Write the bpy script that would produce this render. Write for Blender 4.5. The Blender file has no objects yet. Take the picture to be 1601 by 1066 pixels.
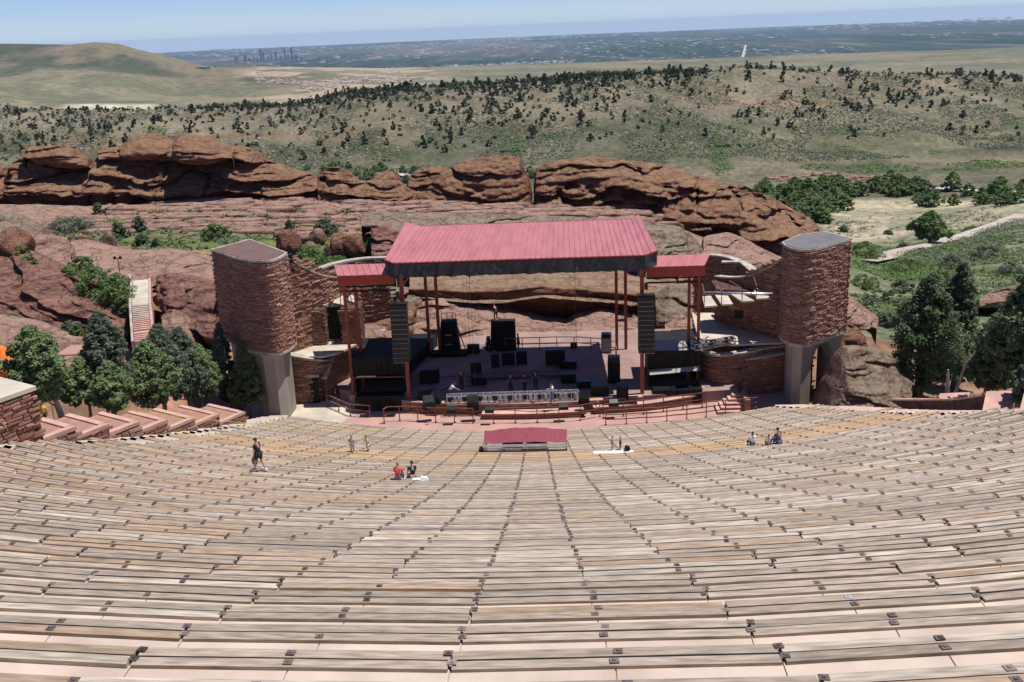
import bpy, math, random
import numpy as np
from mathutils import Vector, Matrix

random.seed(7)
RNG = np.random.default_rng(11)
S = bpy.context.scene
COL = S.collection
R = math.radians

# ------------------------------------------------------------------ camera
F = 1600.0
PITCH, YAW, ROLL, CZ = R(17.06), R(3.2), R(2.35), 28.5
FH = np.array([-math.sin(YAW), math.cos(YAW), 0.0])
RH = np.array([math.cos(YAW), math.sin(YAW), 0.0])
UP = np.array([0, 0, 1.0])
FW = FH * math.cos(PITCH) - UP * math.sin(PITCH)
UU = FH * math.sin(PITCH) + UP * math.cos(PITCH)
CAM = np.array([0, 0, CZ])
cr, sr = math.cos(ROLL), math.sin(ROLL)
cam_d = bpy.data.cameras.new('camera')
cam = bpy.data.objects.new('camera', cam_d)
COL.objects.link(cam)
ax = RH * cr - UU * sr
ay = RH * sr + UU * cr
# rotate so that the picture content turns counter-clockwise
ax, ay = (RH * cr - UU * sr), (RH * sr + UU * cr)
mw = Matrix(((ax[0], ay[0], -FW[0], 0), (ax[1], ay[1], -FW[1], 0), (ax[2], ay[2], -FW[2], CZ), (0, 0, 0, 1)))
cam.matrix_world = mw
cam_d.sensor_width = 36.0
cam_d.lens = 36.0 * F / 1601.0
cam_d.clip_start = 0.3
cam_d.clip_end = 200000
S.camera = cam

# ------------------------------------------------------------------ sky and sun
SUN = Vector((0.33, 0.05, 1.0)).normalized()        # towards the sun
w = bpy.data.worlds.new('World')
S.world = w
w.use_nodes = True
nt = w.node_tree
bg = nt.nodes['Background']
sky = nt.nodes.new('ShaderNodeTexSky')
sky.sky_type = 'NISHITA'
sky.sun_disc = False
sky.sun_elevation = math.asin(SUN.z)
sky.sun_rotation = math.atan2(SUN.x, SUN.y)
sky.altitude = 2500
sky.air_density = 1.0
sky.dust_density = 0.0
sky.ozone_density = 3.5
# keep the band just under the horizon as bright as the horizon itself
tcw = nt.nodes.new('ShaderNodeTexCoord')
spw = nt.nodes.new('ShaderNodeSeparateXYZ')
cbw = nt.nodes.new('ShaderNodeCombineXYZ')
mxw = nt.nodes.new('ShaderNodeMath')
mxw.operation = 'MAXIMUM'
mxw.inputs[1].default_value = .012
nt.links.new(tcw.outputs['Generated'], spw.inputs[0])
nt.links.new(spw.outputs[0], cbw.inputs[0])
nt.links.new(spw.outputs[1], cbw.inputs[1])
nt.links.new(spw.outputs[2], mxw.inputs[0])
nt.links.new(mxw.outputs[0], cbw.inputs[2])
nt.links.new(cbw.outputs[0], sky.inputs[0])
tnt = nt.nodes.new('ShaderNodeMix')
tnt.data_type = 'RGBA'
tnt.blend_type = 'MULTIPLY'
tnt.inputs[0].default_value = 1.0
tnt.inputs[7].default_value = (.88, .96, 1.27, 1)
nt.links.new(sky.outputs[0], tnt.inputs[6])
nt.links.new(tnt.outputs[2], bg.inputs[0])
bg.inputs[1].default_value = 0.08
sl = bpy.data.lights.new('sun', 'SUN')
sl.energy = 4.9
sl.angle = R(0.53)
sl.color = (1.0, 0.95, 0.88)
so = bpy.data.objects.new('sun', sl)
so.rotation_mode = 'QUATERNION'
so.rotation_quaternion = SUN.to_track_quat('Z', 'Y')
COL.objects.link(so)
S.view_settings.view_transform = 'Standard'
S.view_settings.look = 'None'
S.view_settings.exposure = 0.2
S.view_settings.gamma = 1.0
S.view_settings.use_curve_mapping = False
S.render.engine = 'CYCLES'
S.cycles.max_bounces = 5
S.cycles.diffuse_bounces = 2
S.cycles.volume_bounces = 0
S.cycles.volume_max_steps = 64


# ------------------------------------------------------------------ geometry helpers
def ray(x, y):
    X, Y = x - 800.5, 533 - y
    Xr, Yr = X * cr + Y * sr, -X * sr + Y * cr
    d = FW * F + RH * Xr + UU * Yr
    return d / np.linalg.norm(d)


def atz(x, y, z=0.0):
    d = ray(x, y)
    return CAM + d * ((z - CZ) / d[2])


def atY(x, y, Y):
    d = ray(x, y)
    return CAM + d * (Y / d[1])


def atd(x, y, dist):
    d = ray(x, y)
    return CAM + d * (dist / d.dot(FH))


def drop(h):
    return 1.66 + .453 * h - .00103 * h * h


RC = 43.0


def row_xc(h):
    return -0.5 - 2.5 * h / 70.0


def row_Y(X, h):
    return h + (X - row_xc(h)) ** 2 / (2 * RC)


def seat_z(X, Y):
    h = Y - (X - row_xc(Y)) ** 2 / (2 * RC)
    return CZ - drop(np.maximum(h, 0))


def seat(x, y):
    d = ray(x, y)
    t = 3.0
    while t < 160:
        p = CAM + d * t
        if p[2] <= max(0.0, seat_z(p[0], p[1])):
            return p
        t += .05


def vnoise(p, seed=0):
    p = np.asarray(p, float)
    i = np.floor(p).astype(np.int64)
    f = p - i
    f = f * f * (3 - 2 * f)

    def h(a, b, c):
        n = (a * 374761393 + b * 668265263 + c * 2147483647 + seed * 1274126177) & 0xffffffff
        n = ((n ^ (n >> 13)) * 1274126177) & 0xffffffff
        n = (n ^ (n >> 16)) & 0xffff
        return n / 65535.0
    x, y, z = i[..., 0], i[..., 1], i[..., 2]
    fx, fy, fz = f[..., 0], f[..., 1], f[..., 2]
    r = 0
    for dx in (0, 1):
        for dy in (0, 1):
            for dz in (0, 1):
                wgt = (fx if dx else 1 - fx) * (fy if dy else 1 - fy) * (fz if dz else 1 - fz)
                r = r + wgt * h(x + dx, y + dy, z + dz)
    return r * 2 - 1


def fbm(p, o=4, seed=0, gain=.5):
    p = np.asarray(p, float)
    a, s, t = 1.0, 0.0, 0.0
    for k in range(o):
        s = s + a * vnoise(p * 2 ** k + 17.3 * k, seed + k)
        t += a
        a *= gain
    return s / t


def p3(x, y=0.0, z=0.0):
    x, y, z = np.broadcast_arrays(np.asarray(x, float), y, z)
    return np.stack([x, y, z], -1)


def smooth(e0, e1, x):
    t = np.clip((x - e0) / (e1 - e0), 0, 1)
    return t * t * (3 - 2 * t)


def tag(o, label=None, cat=None, group=None, kind=None):
    if label: o['label'] = label
    if cat: o['category'] = cat
    if group: o['group'] = group
    if kind: o['kind'] = kind
    return o


def link(name, me, parent=None, mat=None):
    if mat is not None and len(me.materials) == 0:
        me.materials.append(mat)
    o = bpy.data.objects.new(name, me)
    COL.objects.link(o)
    if parent is not None:
        o.parent = parent
    return o


def thing(name, label, cat, loc=(0, 0, 0), rz=0.0, group=None):
    o = bpy.data.objects.new(name, None)
    o.empty_display_size = .3
    COL.objects.link(o)
    o.location = loc
    o.rotation_euler = (0, 0, rz)
    return tag(o, label, cat, group)


def np_mesh(name, V, Fc, smoothed=False):
    V = np.asarray(V, np.float32)
    Fc = np.asarray(Fc, np.int32)
    me = bpy.data.meshes.new(name)
    me.vertices.add(len(V))
    me.vertices.foreach_set('co', V.ravel())
    n, k = Fc.shape
    me.loops.add(n * k)
    me.loops.foreach_set('vertex_index', Fc.ravel())
    me.polygons.add(n)
    me.polygons.foreach_set('loop_start', np.arange(0, n * k, k, dtype=np.int32))
    me.polygons.foreach_set('loop_total', np.full(n, k, np.int32))
    if smoothed:
        me.polygons.foreach_set('use_smooth', np.ones(n, bool))
    me.update(calc_edges=True)
    return me


def vcol(me, C, name='Col'):
    a = me.color_attributes.new(name, 'FLOAT_COLOR', 'POINT')
    C = np.asarray(C, np.float32)
    if C.shape[1] == 3:
        C = np.concatenate([C, np.ones((len(C), 1), np.float32)], 1)
    a.data.foreach_set('color', C.ravel())


def grid_faces(nu, nv, wrap=False):
    u = np.arange(nu if wrap else nu - 1)
    v = np.arange(nv - 1)
    U, Vv = np.meshgrid(u, v, indexing='ij')
    a = U * nv + Vv
    b = ((U + 1) % nu) * nv + Vv
    return np.stack([a, b, b + 1, a + 1], -1).reshape(-1, 4)


class MB:
    """collects quads and tris for one mesh object"""

    def __init__(s):
        s.v, s.f = [], []

    def add(s, vs, fs):
        k = len(s.v)
        s.v += [tuple(float(c) for c in q) for q in vs]
        s.f += [tuple(k + i for i in f) for f in fs]
        return s

    def box(s, x0, x1, y0, y1, z0, z1, M=None):
        vs = [(x, y, z) for z in (z0, z1) for (x, y) in ((x0, y0), (x1, y0), (x1, y1), (x0, y1))]
        if M is not None:
            vs = [tuple(M @ Vector(q)) for q in vs]
        return s.add(vs, [(3, 2, 1, 0), (4, 5, 6, 7), (0, 1, 5, 4), (1, 2, 6, 5), (2, 3, 7, 6), (3, 0, 4, 7)])

    def bar(s, a, b, r, r2=None, n=4):
        a, b = Vector(a), Vector(b)
        r2 = r if r2 is None else r2
        d = (b - a)
        if d.length < 1e-6:
            return s
        d.normalize()
        t = Vector((0, 0, 1)) if abs(d.z) < .9 else Vector((1, 0, 0))
        e1 = d.cross(t).normalized()
        e2 = d.cross(e1)
        vs = []
        for c, rr in ((a, r), (b, r2)):
            for i in range(n):
                an = 2 * math.pi * (i + .5) / n
                vs.append(c + (e1 * math.cos(an) + e2 * math.sin(an)) * rr * (1.2 if n == 4 else 1))
        fs = [(i, (i + 1) % n, n + (i + 1) % n, n + i) for i in range(n)]
        fs += [tuple(range(n - 1, -1, -1)), tuple(range(n, 2 * n))]
        return s.add(vs, fs)

    def path(s, pts, r, n=4):
        for a, b in zip(pts[:-1], pts[1:]):
            s.bar(a, b, r, n=n)
        return s

    def prism(s, pts, z0, z1):
        n = len(pts)
        z0 = z0 if hasattr(z0, '__len__') else [z0] * n
        z1 = z1 if hasattr(z1, '__len__') else [z1] * n
        vs = [(p[0], p[1], z) for p, z in zip(pts, z0)] + [(p[0], p[1], z) for p, z in zip(pts, z1)]
        fs = [(i, (i + 1) % n, n + (i + 1) % n, n + i) for i in range(n)]
        fs += [tuple(range(n - 1, -1, -1)), tuple(range(n, 2 * n))]
        return s.add(vs, fs)

    def mesh(s, name, smoothed=False):
        me = bpy.data.meshes.new(name)
        me.from_pydata(s.v, [], s.f)
        if smoothed:
            me.polygons.foreach_set('use_smooth', np.ones(len(me.polygons), bool))
        me.update()
        return me

    def build(s, name, mat, parent=None, smoothed=False):
        return link(name, s.mesh(name, smoothed), parent, mat)


# ------------------------------------------------------------------ materials
def mat(name, col, rough=.8, var=.15, scale=4.0, col2=None, bump=0.0, bscale=20.0, spec=.3, metal=0.0, rnd=0.0,
        detail=5, stretch=(1, 1, 1), contrast=(.35, .65)):
    m = bpy.data.materials.new(name)
    m.use_nodes = True
    n = m.node_tree
    b = n.nodes['Principled BSDF']
    b.inputs['Roughness'].default_value = rough
    b.inputs['Specular IOR Level'].default_value = spec
    b.inputs['Metallic'].default_value = metal
    tc = n.nodes.new('ShaderNodeTexCoord')
    mp = n.nodes.new('ShaderNodeMapping')
    mp.inputs['Scale'].default_value = stretch
    n.links.new(tc.outputs['Object'], mp.inputs[0])
    no = n.nodes.new('ShaderNodeTexNoise')
    no.inputs['Scale'].default_value = scale
    no.inputs['Detail'].default_value = detail
    n.links.new(mp.outputs[0], no.inputs['Vector'])
    rp = n.nodes.new('ShaderNodeValToRGB')
    c2 = col2 or tuple(c * (1 - var * 2) for c in col)
    c1 = col if col2 else tuple(min(1, c * (1 + var)) for c in col)
    rp.color_ramp.elements[0].position, rp.color_ramp.elements[1].position = contrast
    rp.color_ramp.elements[0].color = (*c2, 1)
    rp.color_ramp.elements[1].color = (*c1, 1)
    n.links.new(no.outputs[0], rp.inputs[0])
    out = rp.outputs[0]
    if rnd:
        oi = n.nodes.new('ShaderNodeObjectInfo')
        mr = n.nodes.new('ShaderNodeMapRange')
        mr.inputs[3].default_value = 1 - rnd
        mr.inputs[4].default_value = 1 + rnd
        n.links.new(oi.outputs['Random'], mr.inputs[0])
        hs = n.nodes.new('ShaderNodeHueSaturation')
        n.links.new(mr.outputs[0], hs.inputs['Value'])
        n.links.new(out, hs.inputs['Color'])
        out = hs.outputs[0]
        ad = n.nodes.new('ShaderNodeVectorMath')
        ad.operation = 'MULTIPLY_ADD'
        cb = n.nodes.new('ShaderNodeCombineXYZ')
        for i in range(3):
            n.links.new(oi.outputs['Random'], cb.inputs[i])
        ad.inputs[1].default_value = (53, 37, 91)
        n.links.new(cb.outputs[0], ad.inputs[0])
        n.links.new(mp.outputs[0], ad.inputs[2])
        n.links.new(ad.outputs[0], no.inputs['Vector'])
    n.links.new(out, b.inputs['Base Color'])
    if bump:
        n2 = n.nodes.new('ShaderNodeTexNoise')
        n2.inputs['Scale'].default_value = bscale
        n2.inputs['Detail'].default_value = 6
        n.links.new(mp.outputs[0], n2.inputs['Vector'])
        bp = n.nodes.new('ShaderNodeBump')
        bp.inputs['Strength'].default_value = 1.0
        bp.inputs['Distance'].default_value = bump
        n.links.new(n2.outputs[0], bp.inputs['Height'])
        n.links.new(bp.outputs[0], b.inputs['Normal'])
    return m


def rock_mat(name, red, red2, top, pale, topamt=.8, band=1.0):
    """sandstone: mottled bands, lichen on what faces up, pale streaks, rough relief"""
    m = bpy.data.materials.new(name)
    m.use_nodes = True
    n = m.node_tree
    L = n.links.new
    b = n.nodes['Principled BSDF']
    b.inputs['Roughness'].default_value = .95
    b.inputs['Specular IOR Level'].default_value = .1
    tc = n.nodes.new('ShaderNodeTexCoord')

    def noise(scale, detail, st=(1, 1, 1), rough=.6):
        mp = n.nodes.new('ShaderNodeMapping')
        mp.inputs['Scale'].default_value = st
        L(tc.outputs['Object'], mp.inputs[0])
        no = n.nodes.new('ShaderNodeTexNoise')
        no.inputs['Scale'].default_value = scale
        no.inputs['Detail'].default_value = detail
        no.inputs['Roughness'].default_value = rough
        L(mp.outputs[0], no.inputs['Vector'])
        return no.outputs[0]

    def ramp(src, a, bb, c0, c1):
        r = n.nodes.new('ShaderNodeValToRGB')
        r.color_ramp.elements[0].position, r.color_ramp.elements[1].position = a, bb
        r.color_ramp.elements[0].color = (*c0, 1) if len(c0) == 3 else c0
        r.color_ramp.elements[1].color = (*c1, 1) if len(c1) == 3 else c1
        L(src, r.inputs[0])
        return r.outputs[0]

    def mix(fac, a, bb):
        x = n.nodes.new('ShaderNodeMix')
        x.data_type = 'RGBA'
        L(fac, x.inputs[0])
        L(a, x.inputs[6]) if not isinstance(a, tuple) else setattr(x.inputs[6], 'default_value', (*a, 1))
        L(bb, x.inputs[7]) if not isinstance(bb, tuple) else setattr(x.inputs[7], 'default_value', (*bb, 1))
        return x.outputs[2]
    base = ramp(noise(.35, 8, (1, 1, 3 * band)), .3, .7, red2, red)
    strk = ramp(noise(.9, 6, (.5, .5, 5), .7), .56, .74, (0, 0, 0), (1, 1, 1))
    c = mix(strk, base, pale)
    g = n.nodes.new('ShaderNodeNewGeometry')
    sx = n.nodes.new('ShaderNodeSeparateXYZ')
    L(g.outputs['Normal'], sx.inputs[0])
    up = n.nodes.new('ShaderNodeMath'); up.operation = 'MULTIPLY_ADD'
    L(noise(.5, 8), up.inputs[0])
    up.inputs[1].default_value = 1.3
    L(sx.outputs[2], up.inputs[2])
    tm = n.nodes.new('ShaderNodeMapRange')
    tm.inputs[1].default_value = 1.1
    tm.inputs[2].default_value = 1.75
    tm.inputs[4].default_value = topamt
    L(up.outputs[0], tm.inputs[0])
    c = mix(tm.outputs[0], c, top)
    fine = ramp(noise(6, 6), .25, .6, (.62, .58, .56), (1, 1, 1))
    mu = n.nodes.new('ShaderNodeMix'); mu.data_type = 'RGBA'; mu.blend_type = 'MULTIPLY'
    mu.inputs[0].default_value = 1
    L(c, mu.inputs[6]); L(fine, mu.inputs[7])
    # joints: dark fracture lines between bedded blocks
    mpv = n.nodes.new('ShaderNodeMapping')
    mpv.inputs['Scale'].default_value = (.36, .36, 1.15)
    L(tc.outputs['Object'], mpv.inputs[0])
    wob = n.nodes.new('ShaderNodeTexNoise')
    wob.inputs['Scale'].default_value = .8
    wob.inputs['Detail'].default_value = 5
    L(tc.outputs['Object'], wob.inputs['Vector'])
    wa = n.nodes.new('ShaderNodeVectorMath'); wa.operation = 'MULTIPLY_ADD'
    wa.inputs[1].default_value = (1.3, 1.3, .9)
    L(wob.outputs['Color'], wa.inputs[0]); L(mpv.outputs[0], wa.inputs[2])
    vo = n.nodes.new('ShaderNodeTexVoronoi')
    vo.feature = 'DISTANCE_TO_EDGE'
    vo.inputs['Scale'].default_value = 1.0
    L(wa.outputs[0], vo.inputs['Vector'])
    jr = n.nodes.new('ShaderNodeMapRange')
    jr.inputs[1].default_value, jr.inputs[2].default_value = .0, .055
    L(vo.outputs['Distance'], jr.inputs[0])
    jn = ramp(jr.outputs[0], 0.0, 1.0, (.45, .40, .38), (1, 1, 1))
    mj = n.nodes.new('ShaderNodeMix'); mj.data_type = 'RGBA'; mj.blend_type = 'MULTIPLY'
    L(ramp(noise(.22, 3), .42, .62, (.08, .08, .08), (.6, .6, .6)), mj.inputs[0])
    L(mu.outputs[2], mj.inputs[6]); L(jn, mj.inputs[7])
    L(mj.outputs[2], b.inputs['Base Color'])
    bj = n.nodes.new('ShaderNodeBump')
    bj.inputs['Distance'].default_value = .35
    bj.inputs['Strength'].default_value = .6
    L(jr.outputs[0], bj.inputs['Height'])
    bp = n.nodes.new('ShaderNodeBump')
    bp.inputs['Distance'].default_value = .6
    bp.inputs['Strength'].default_value = .9
    L(noise(2.2, 9, (.7, .7, 2.2), .65), bp.inputs['Height'])
    L(bj.outputs[0], bp.inputs['Normal'])
    L(bp.outputs[0], b.inputs['Normal'])
    return m


M = {}
M['concrete'] = mat('tread concrete', (.57, .47, .39), .9, col2=(.42, .34, .28), scale=1.1, bump=.004, bscale=60, detail=9)
M['concrete_edge'] = mat('old concrete', (.42, .38, .32), .9, var=.18, scale=2, bump=.01, bscale=15)
M['pier'] = mat('pier concrete', (.31, .275, .23), .85, var=.12, scale=.8, bump=.01, bscale=9, stretch=(1, 1, .25))
M['plaza'] = mat('pink paving', (.46, .275, .23), .9, col2=(.37, .23, .195), scale=.5, bump=.004, bscale=30, detail=8)
M['cream'] = mat('cream paving', (.50, .44, .36), .9, var=.1, scale=.7, bump=.003)
M['stage'] = mat('stage floor', (.34, .225, .195), .8, col2=(.24, .16, .14), scale=.6, detail=8)
gr = ((.33, .27, .20), (.19, .155, .12))
M['wood_grey'] = mat('grey plank', (.43, .35, .28), .9, col2=(.20, .16, .125), scale=3.4, stretch=(1, 8, 8), rnd=.2, detail=9, bump=.004, bscale=12, contrast=(.3, .72))
M['wood_tan'] = mat('tan plank', (.44, .325, .225), .9, col2=(.215, .155, .11), scale=3.2, stretch=(1, 8, 8), rnd=.2, detail=9, bump=.004, bscale=12, contrast=(.3, .72))
M['wood_new'] = mat('new plank', (.46, .315, .185), .85, col2=(.33, .215, .12), scale=1.5, stretch=(1, 9, 9), rnd=.14, detail=7, bump=.003)
M['wood_pale'] = mat('bleached plank', (.50, .43, .35), .9, col2=(.26, .215, .17), scale=2.2, stretch=(1, 12, 12), rnd=.16, detail=9, bump=.004, bscale=12)
M['plate'] = mat('rusty plate', (.19, .145, .13), .6, var=.3, scale=8, metal=.3, rnd=.35)
M['plate_new'] = mat('galvanised plate', (.40, .42, .45), .7, var=.15, scale=8, metal=.2)
M['dark'] = mat('dark gap', (.02, .018, .016), .95, var=.1)
M['red_roof'] = mat('red metal roof', (.455, .165, .165), .45, col2=(.35, .12, .12), scale=.55, spec=.5, detail=9, stretch=(3, .6, 1), contrast=(.25, .6))
M['red_steel'] = mat('rust red steel', (.29, .065, .04), .5, var=.15, scale=2)
M['fascia'] = mat('red fascia', (.36, .055, .04), .5, var=.06, scale=1)
M['black'] = mat('black cloth', (.012, .012, .014), .75, var=.3, scale=2)
M['black_gloss'] = mat('black plastic', (.012, .012, .014), .4, var=.2, scale=3)
M['tarp'] = mat('dark skirt', (.045, .047, .052), .6, var=.2, scale=1.2)
M['alu'] = mat('aluminium', (.55, .57, .60), .35, var=.1, scale=3, metal=.7)
M['rail'] = mat('rail paint', (.26, .10, .065), .5, var=.15, scale=2)
M['tower_roof_brown'] = mat('brown roof', (.15, .09, .08), .9, var=.08, scale=1)
M['tower_roof_grey'] = mat('grey roof', (.15, .145, .155), .9, var=.08, scale=1)
M['stone'] = mat('red facing stone', (.41, .21, .145), .95, col2=(.185, .095, .068), scale=1.3, detail=8, bump=.02, bscale=6, stretch=(.7, .7, 2.6), contrast=(.3, .68))
M['stone_pale'] = mat('pale facing stone', (.47, .30, .22), .95, col2=(.30, .175, .13), scale=1.5, detail=8, bump=.02, bscale=6, stretch=(.7, .7, 2.6))
M['mortar'] = mat('stone joints', (.10, .055, .042), .95, var=.2, scale=2)
M['coping'] = mat('pink coping', (.52, .32, .265), .9, var=.1, scale=1)
M['soil'] = mat('planter soil', (.36, .20, .145), .95, var=.12, scale=1.2, bump=.01)
M['rock'] = rock_mat('red sandstone', (.30, .135, .092), (.13, .058, .044), (.33, .215, .125), (.40, .24, .18))
M['rock_cream'] = rock_mat('cream topped sandstone', (.24, .125, .088), (.12, .062, .047), (.37, .265, .175), (.36, .25, .18), topamt=.85)
M['rock_plum'] = rock_mat('plum red sandstone', (.26, .125, .10), (.13, .065, .055), (.33, .19, .145), (.50, .36, .30), topamt=.7)
M['rock_pink'] = rock_mat('pink sandstone', (.40, .24, .185), (.25, .14, .11), (.44, .30, .235), (.52, .39, .32), topamt=.6)
M['rock_grey'] = rock_mat('lichened sandstone', (.29, .19, .14), (.15, .095, .072), (.32, .27, .20), (.42, .34, .26))
M['skin'] = mat('skin', (.42, .24, .17), .6, var=.05)
M['hair'] = mat('dark hair', (.03, .022, .018), .7, var=.1)
M['hair_fair'] = mat('fair hair', (.33, .22, .12), .7, var=.1)
M['bark'] = mat('juniper bark', (.20, .145, .11), .95, var=.3, scale=5, stretch=(1, 1, .2), bump=.02)
M['bark_pale'] = mat('bleached bark', (.38, .32, .26), .95, var=.2, scale=5, stretch=(1, 1, .2), bump=.02)


def cloth(name, c, rough=.85):
    if name not in M:
        M[name] = mat(name, c, rough, var=.08, scale=6)
    return M[name]


def leaf_mat(name, c1, c2, scale=1.2):
    m = mat(name, c1, .75, col2=c2, scale=scale, detail=4, spec=.15, contrast=(.35, .65))
    b = m.node_tree.nodes['Principled BSDF']
    n = m.node_tree
    tr = n.nodes.new('ShaderNodeBsdfTranslucent')
    mx = n.nodes.new('ShaderNodeMixShader')
    mx.inputs[0].default_value = .3
    src = b.inputs['Base Color'].links[0].from_socket
    n.links.new(src, tr.inputs[0])
    n.links.new(b.outputs[0], mx.inputs[1])
    n.links.new(tr.outputs[0], mx.inputs[2])
    n.links.new(mx.outputs[0], n.nodes['Material Output'].inputs[0])
    return m


M['juniper'] = leaf_mat('juniper leaves', (.22, .29, .12), (.12, .175, .08))
M['juniper_dark'] = leaf_mat('dark juniper leaves', (.165, .22, .11), (.08, .115, .06))
M['juniper_blue'] = leaf_mat('blue juniper leaves', (.175, .21, .13), (.09, .12, .08))
M['oak'] = leaf_mat('oak leaves', (.19, .27, .09), (.105, .165, .06))
M['sage'] = leaf_mat('sage leaves', (.21, .235, .155), (.13, .155, .10))
M['far_juniper'] = leaf_mat('far juniper leaves', (.085, .11, .06), (.05, .068, .042), .3)


def terrain_mat():
    m = bpy.data.materials.new('hillside')
    m.use_nodes = True
    n = m.node_tree
    L = n.links.new
    b = n.nodes['Principled BSDF']
    b.inputs['Roughness'].default_value = .95
    b.inputs['Specular IOR Level'].default_value = .05
    at = n.nodes.new('ShaderNodeAttribute'); at.attribute_name = 'Col'
    tc = n.nodes.new('ShaderNodeTexCoord')
    no = n.nodes.new('ShaderNodeTexNoise')
    no.inputs['Scale'].default_value = .35
    no.inputs['Detail'].default_value = 10
    no.inputs['Roughness'].default_value = .75
    L(tc.outputs['Object'], no.inputs['Vector'])
    r = n.nodes.new('ShaderNodeValToRGB')
    r.color_ramp.elements[0].position, r.color_ramp.elements[1].position = .33, .66
    r.color_ramp.elements[0].color = (.42, .47, .44, 1)
    r.color_ramp.elements[1].color = (1.32, 1.25, 1.2, 1)
    L(no.outputs[0], r.inputs[0])
    n3_ = n.nodes.new('ShaderNodeTexNoise')
    n3_.inputs['Scale'].default_value = .022
    n3_.inputs['Detail'].default_value = 8
    n3_.inputs['Roughness'].default_value = .8
    L(tc.outputs['Object'], n3_.inputs['Vector'])
    r3 = n.nodes.new('ShaderNodeValToRGB')
    r3.color_ramp.elements[0].position, r3.color_ramp.elements[1].position = .38, .60
    r3.color_ramp.elements[0].color = (.55, .60, .55, 1)
    r3.color_ramp.elements[1].color = (1.15, 1.12, 1.1, 1)
    L(n3_.outputs[0], r3.inputs[0])
    mu = n.nodes.new('ShaderNodeMix'); mu.data_type = 'RGBA'; mu.blend_type = 'MULTIPLY'
    mu.inputs[0].default_value = 1
    L(at.outputs[0], mu.inputs[6]); L(r.outputs[0], mu.inputs[7])
    m2_ = n.nodes.new('ShaderNodeMix'); m2_.data_type = 'RGBA'; m2_.blend_type = 'MULTIPLY'
    m2_.inputs[0].default_value = 1
    L(mu.outputs[2], m2_.inputs[6]); L(r3.outputs[0], m2_.inputs[7])
    L(m2_.outputs[2], b.inputs['Base Color'])
    return m


def plain_mat():
    """far plain: woods, blocks of roofs, fields; all far too small to tell apart"""
    m = bpy.data.materials.new('city plain')
    m.use_nodes = True
    n = m.node_tree
    L = n.links.new
    b = n.nodes['Principled BSDF']
    b.inputs['Roughness'].default_value = .95
    b.inputs['Specular IOR Level'].default_value = .05
    at = n.nodes.new('ShaderNodeAttribute'); at.attribute_name = 'Col'
    tc = n.nodes.new('ShaderNodeTexCoord')

    def noise(s, d, rough=.6):
        mp = n.nodes.new('ShaderNodeMapping')
        mp.inputs['Scale'].default_value = (1, .09, 1)
        L(tc.outputs['Object'], mp.inputs[0])
        no = n.nodes.new('ShaderNodeTexNoise')
        no.inputs['Scale'].default_value = s
        no.inputs['Detail'].default_value = d
        no.inputs['Roughness'].default_value = rough
        L(mp.outputs[0], no.inputs['Vector'])
        return no.outputs[0]
    r = n.nodes.new('ShaderNodeValToRGB')
    cr_ = r.color_ramp
    cr_.elements[0].position, cr_.elements[1].position = .40, .50
    cr_.elements[0].color = (.55, .60, .6, 1)
    cr_.elements[1].color = (1.0, 1.0, 1.0, 1)
    e = cr_.elements.new(.57); e.color = (2.2, 2.0, 1.9, 1)
    e = cr_.elements.new(.62); e.color = (6.0, 5.4, 5.2, 1)
    L(noise(.0045, 10, .9), r.inputs[0])
    mu = n.nodes.new('ShaderNodeMix'); mu.data_type = 'RGBA'; mu.blend_type = 'MULTIPLY'
    mu.inputs[0].default_value = 1
    L(at.outputs[0], mu.inputs[6]); L(r.outputs[0], mu.inputs[7])
    L(mu.outputs[2], b.inputs['Base Color'])
    return m


M['terrain'] = terrain_mat()
M['plain'] = plain_mat()

# ------------------------------------------------------------------ terrain
def aE(x, y):
    d = ray(x, y)
    f = d.dot(FH)
    return d.dot(RH) / f, -d[2] / f


def ring(dist, pts, byz=False):
    """pts: (px, y) or (px, z). Gives arrays a -> z"""
    A, Z = [], []
    for x, v in pts:
        a, E = aE(x, 300 if byz else v)
        A.append(a)
        Z.append(v if byz else CZ - dist * E)
    return dist, np.array(A), np.array(Z)


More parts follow.
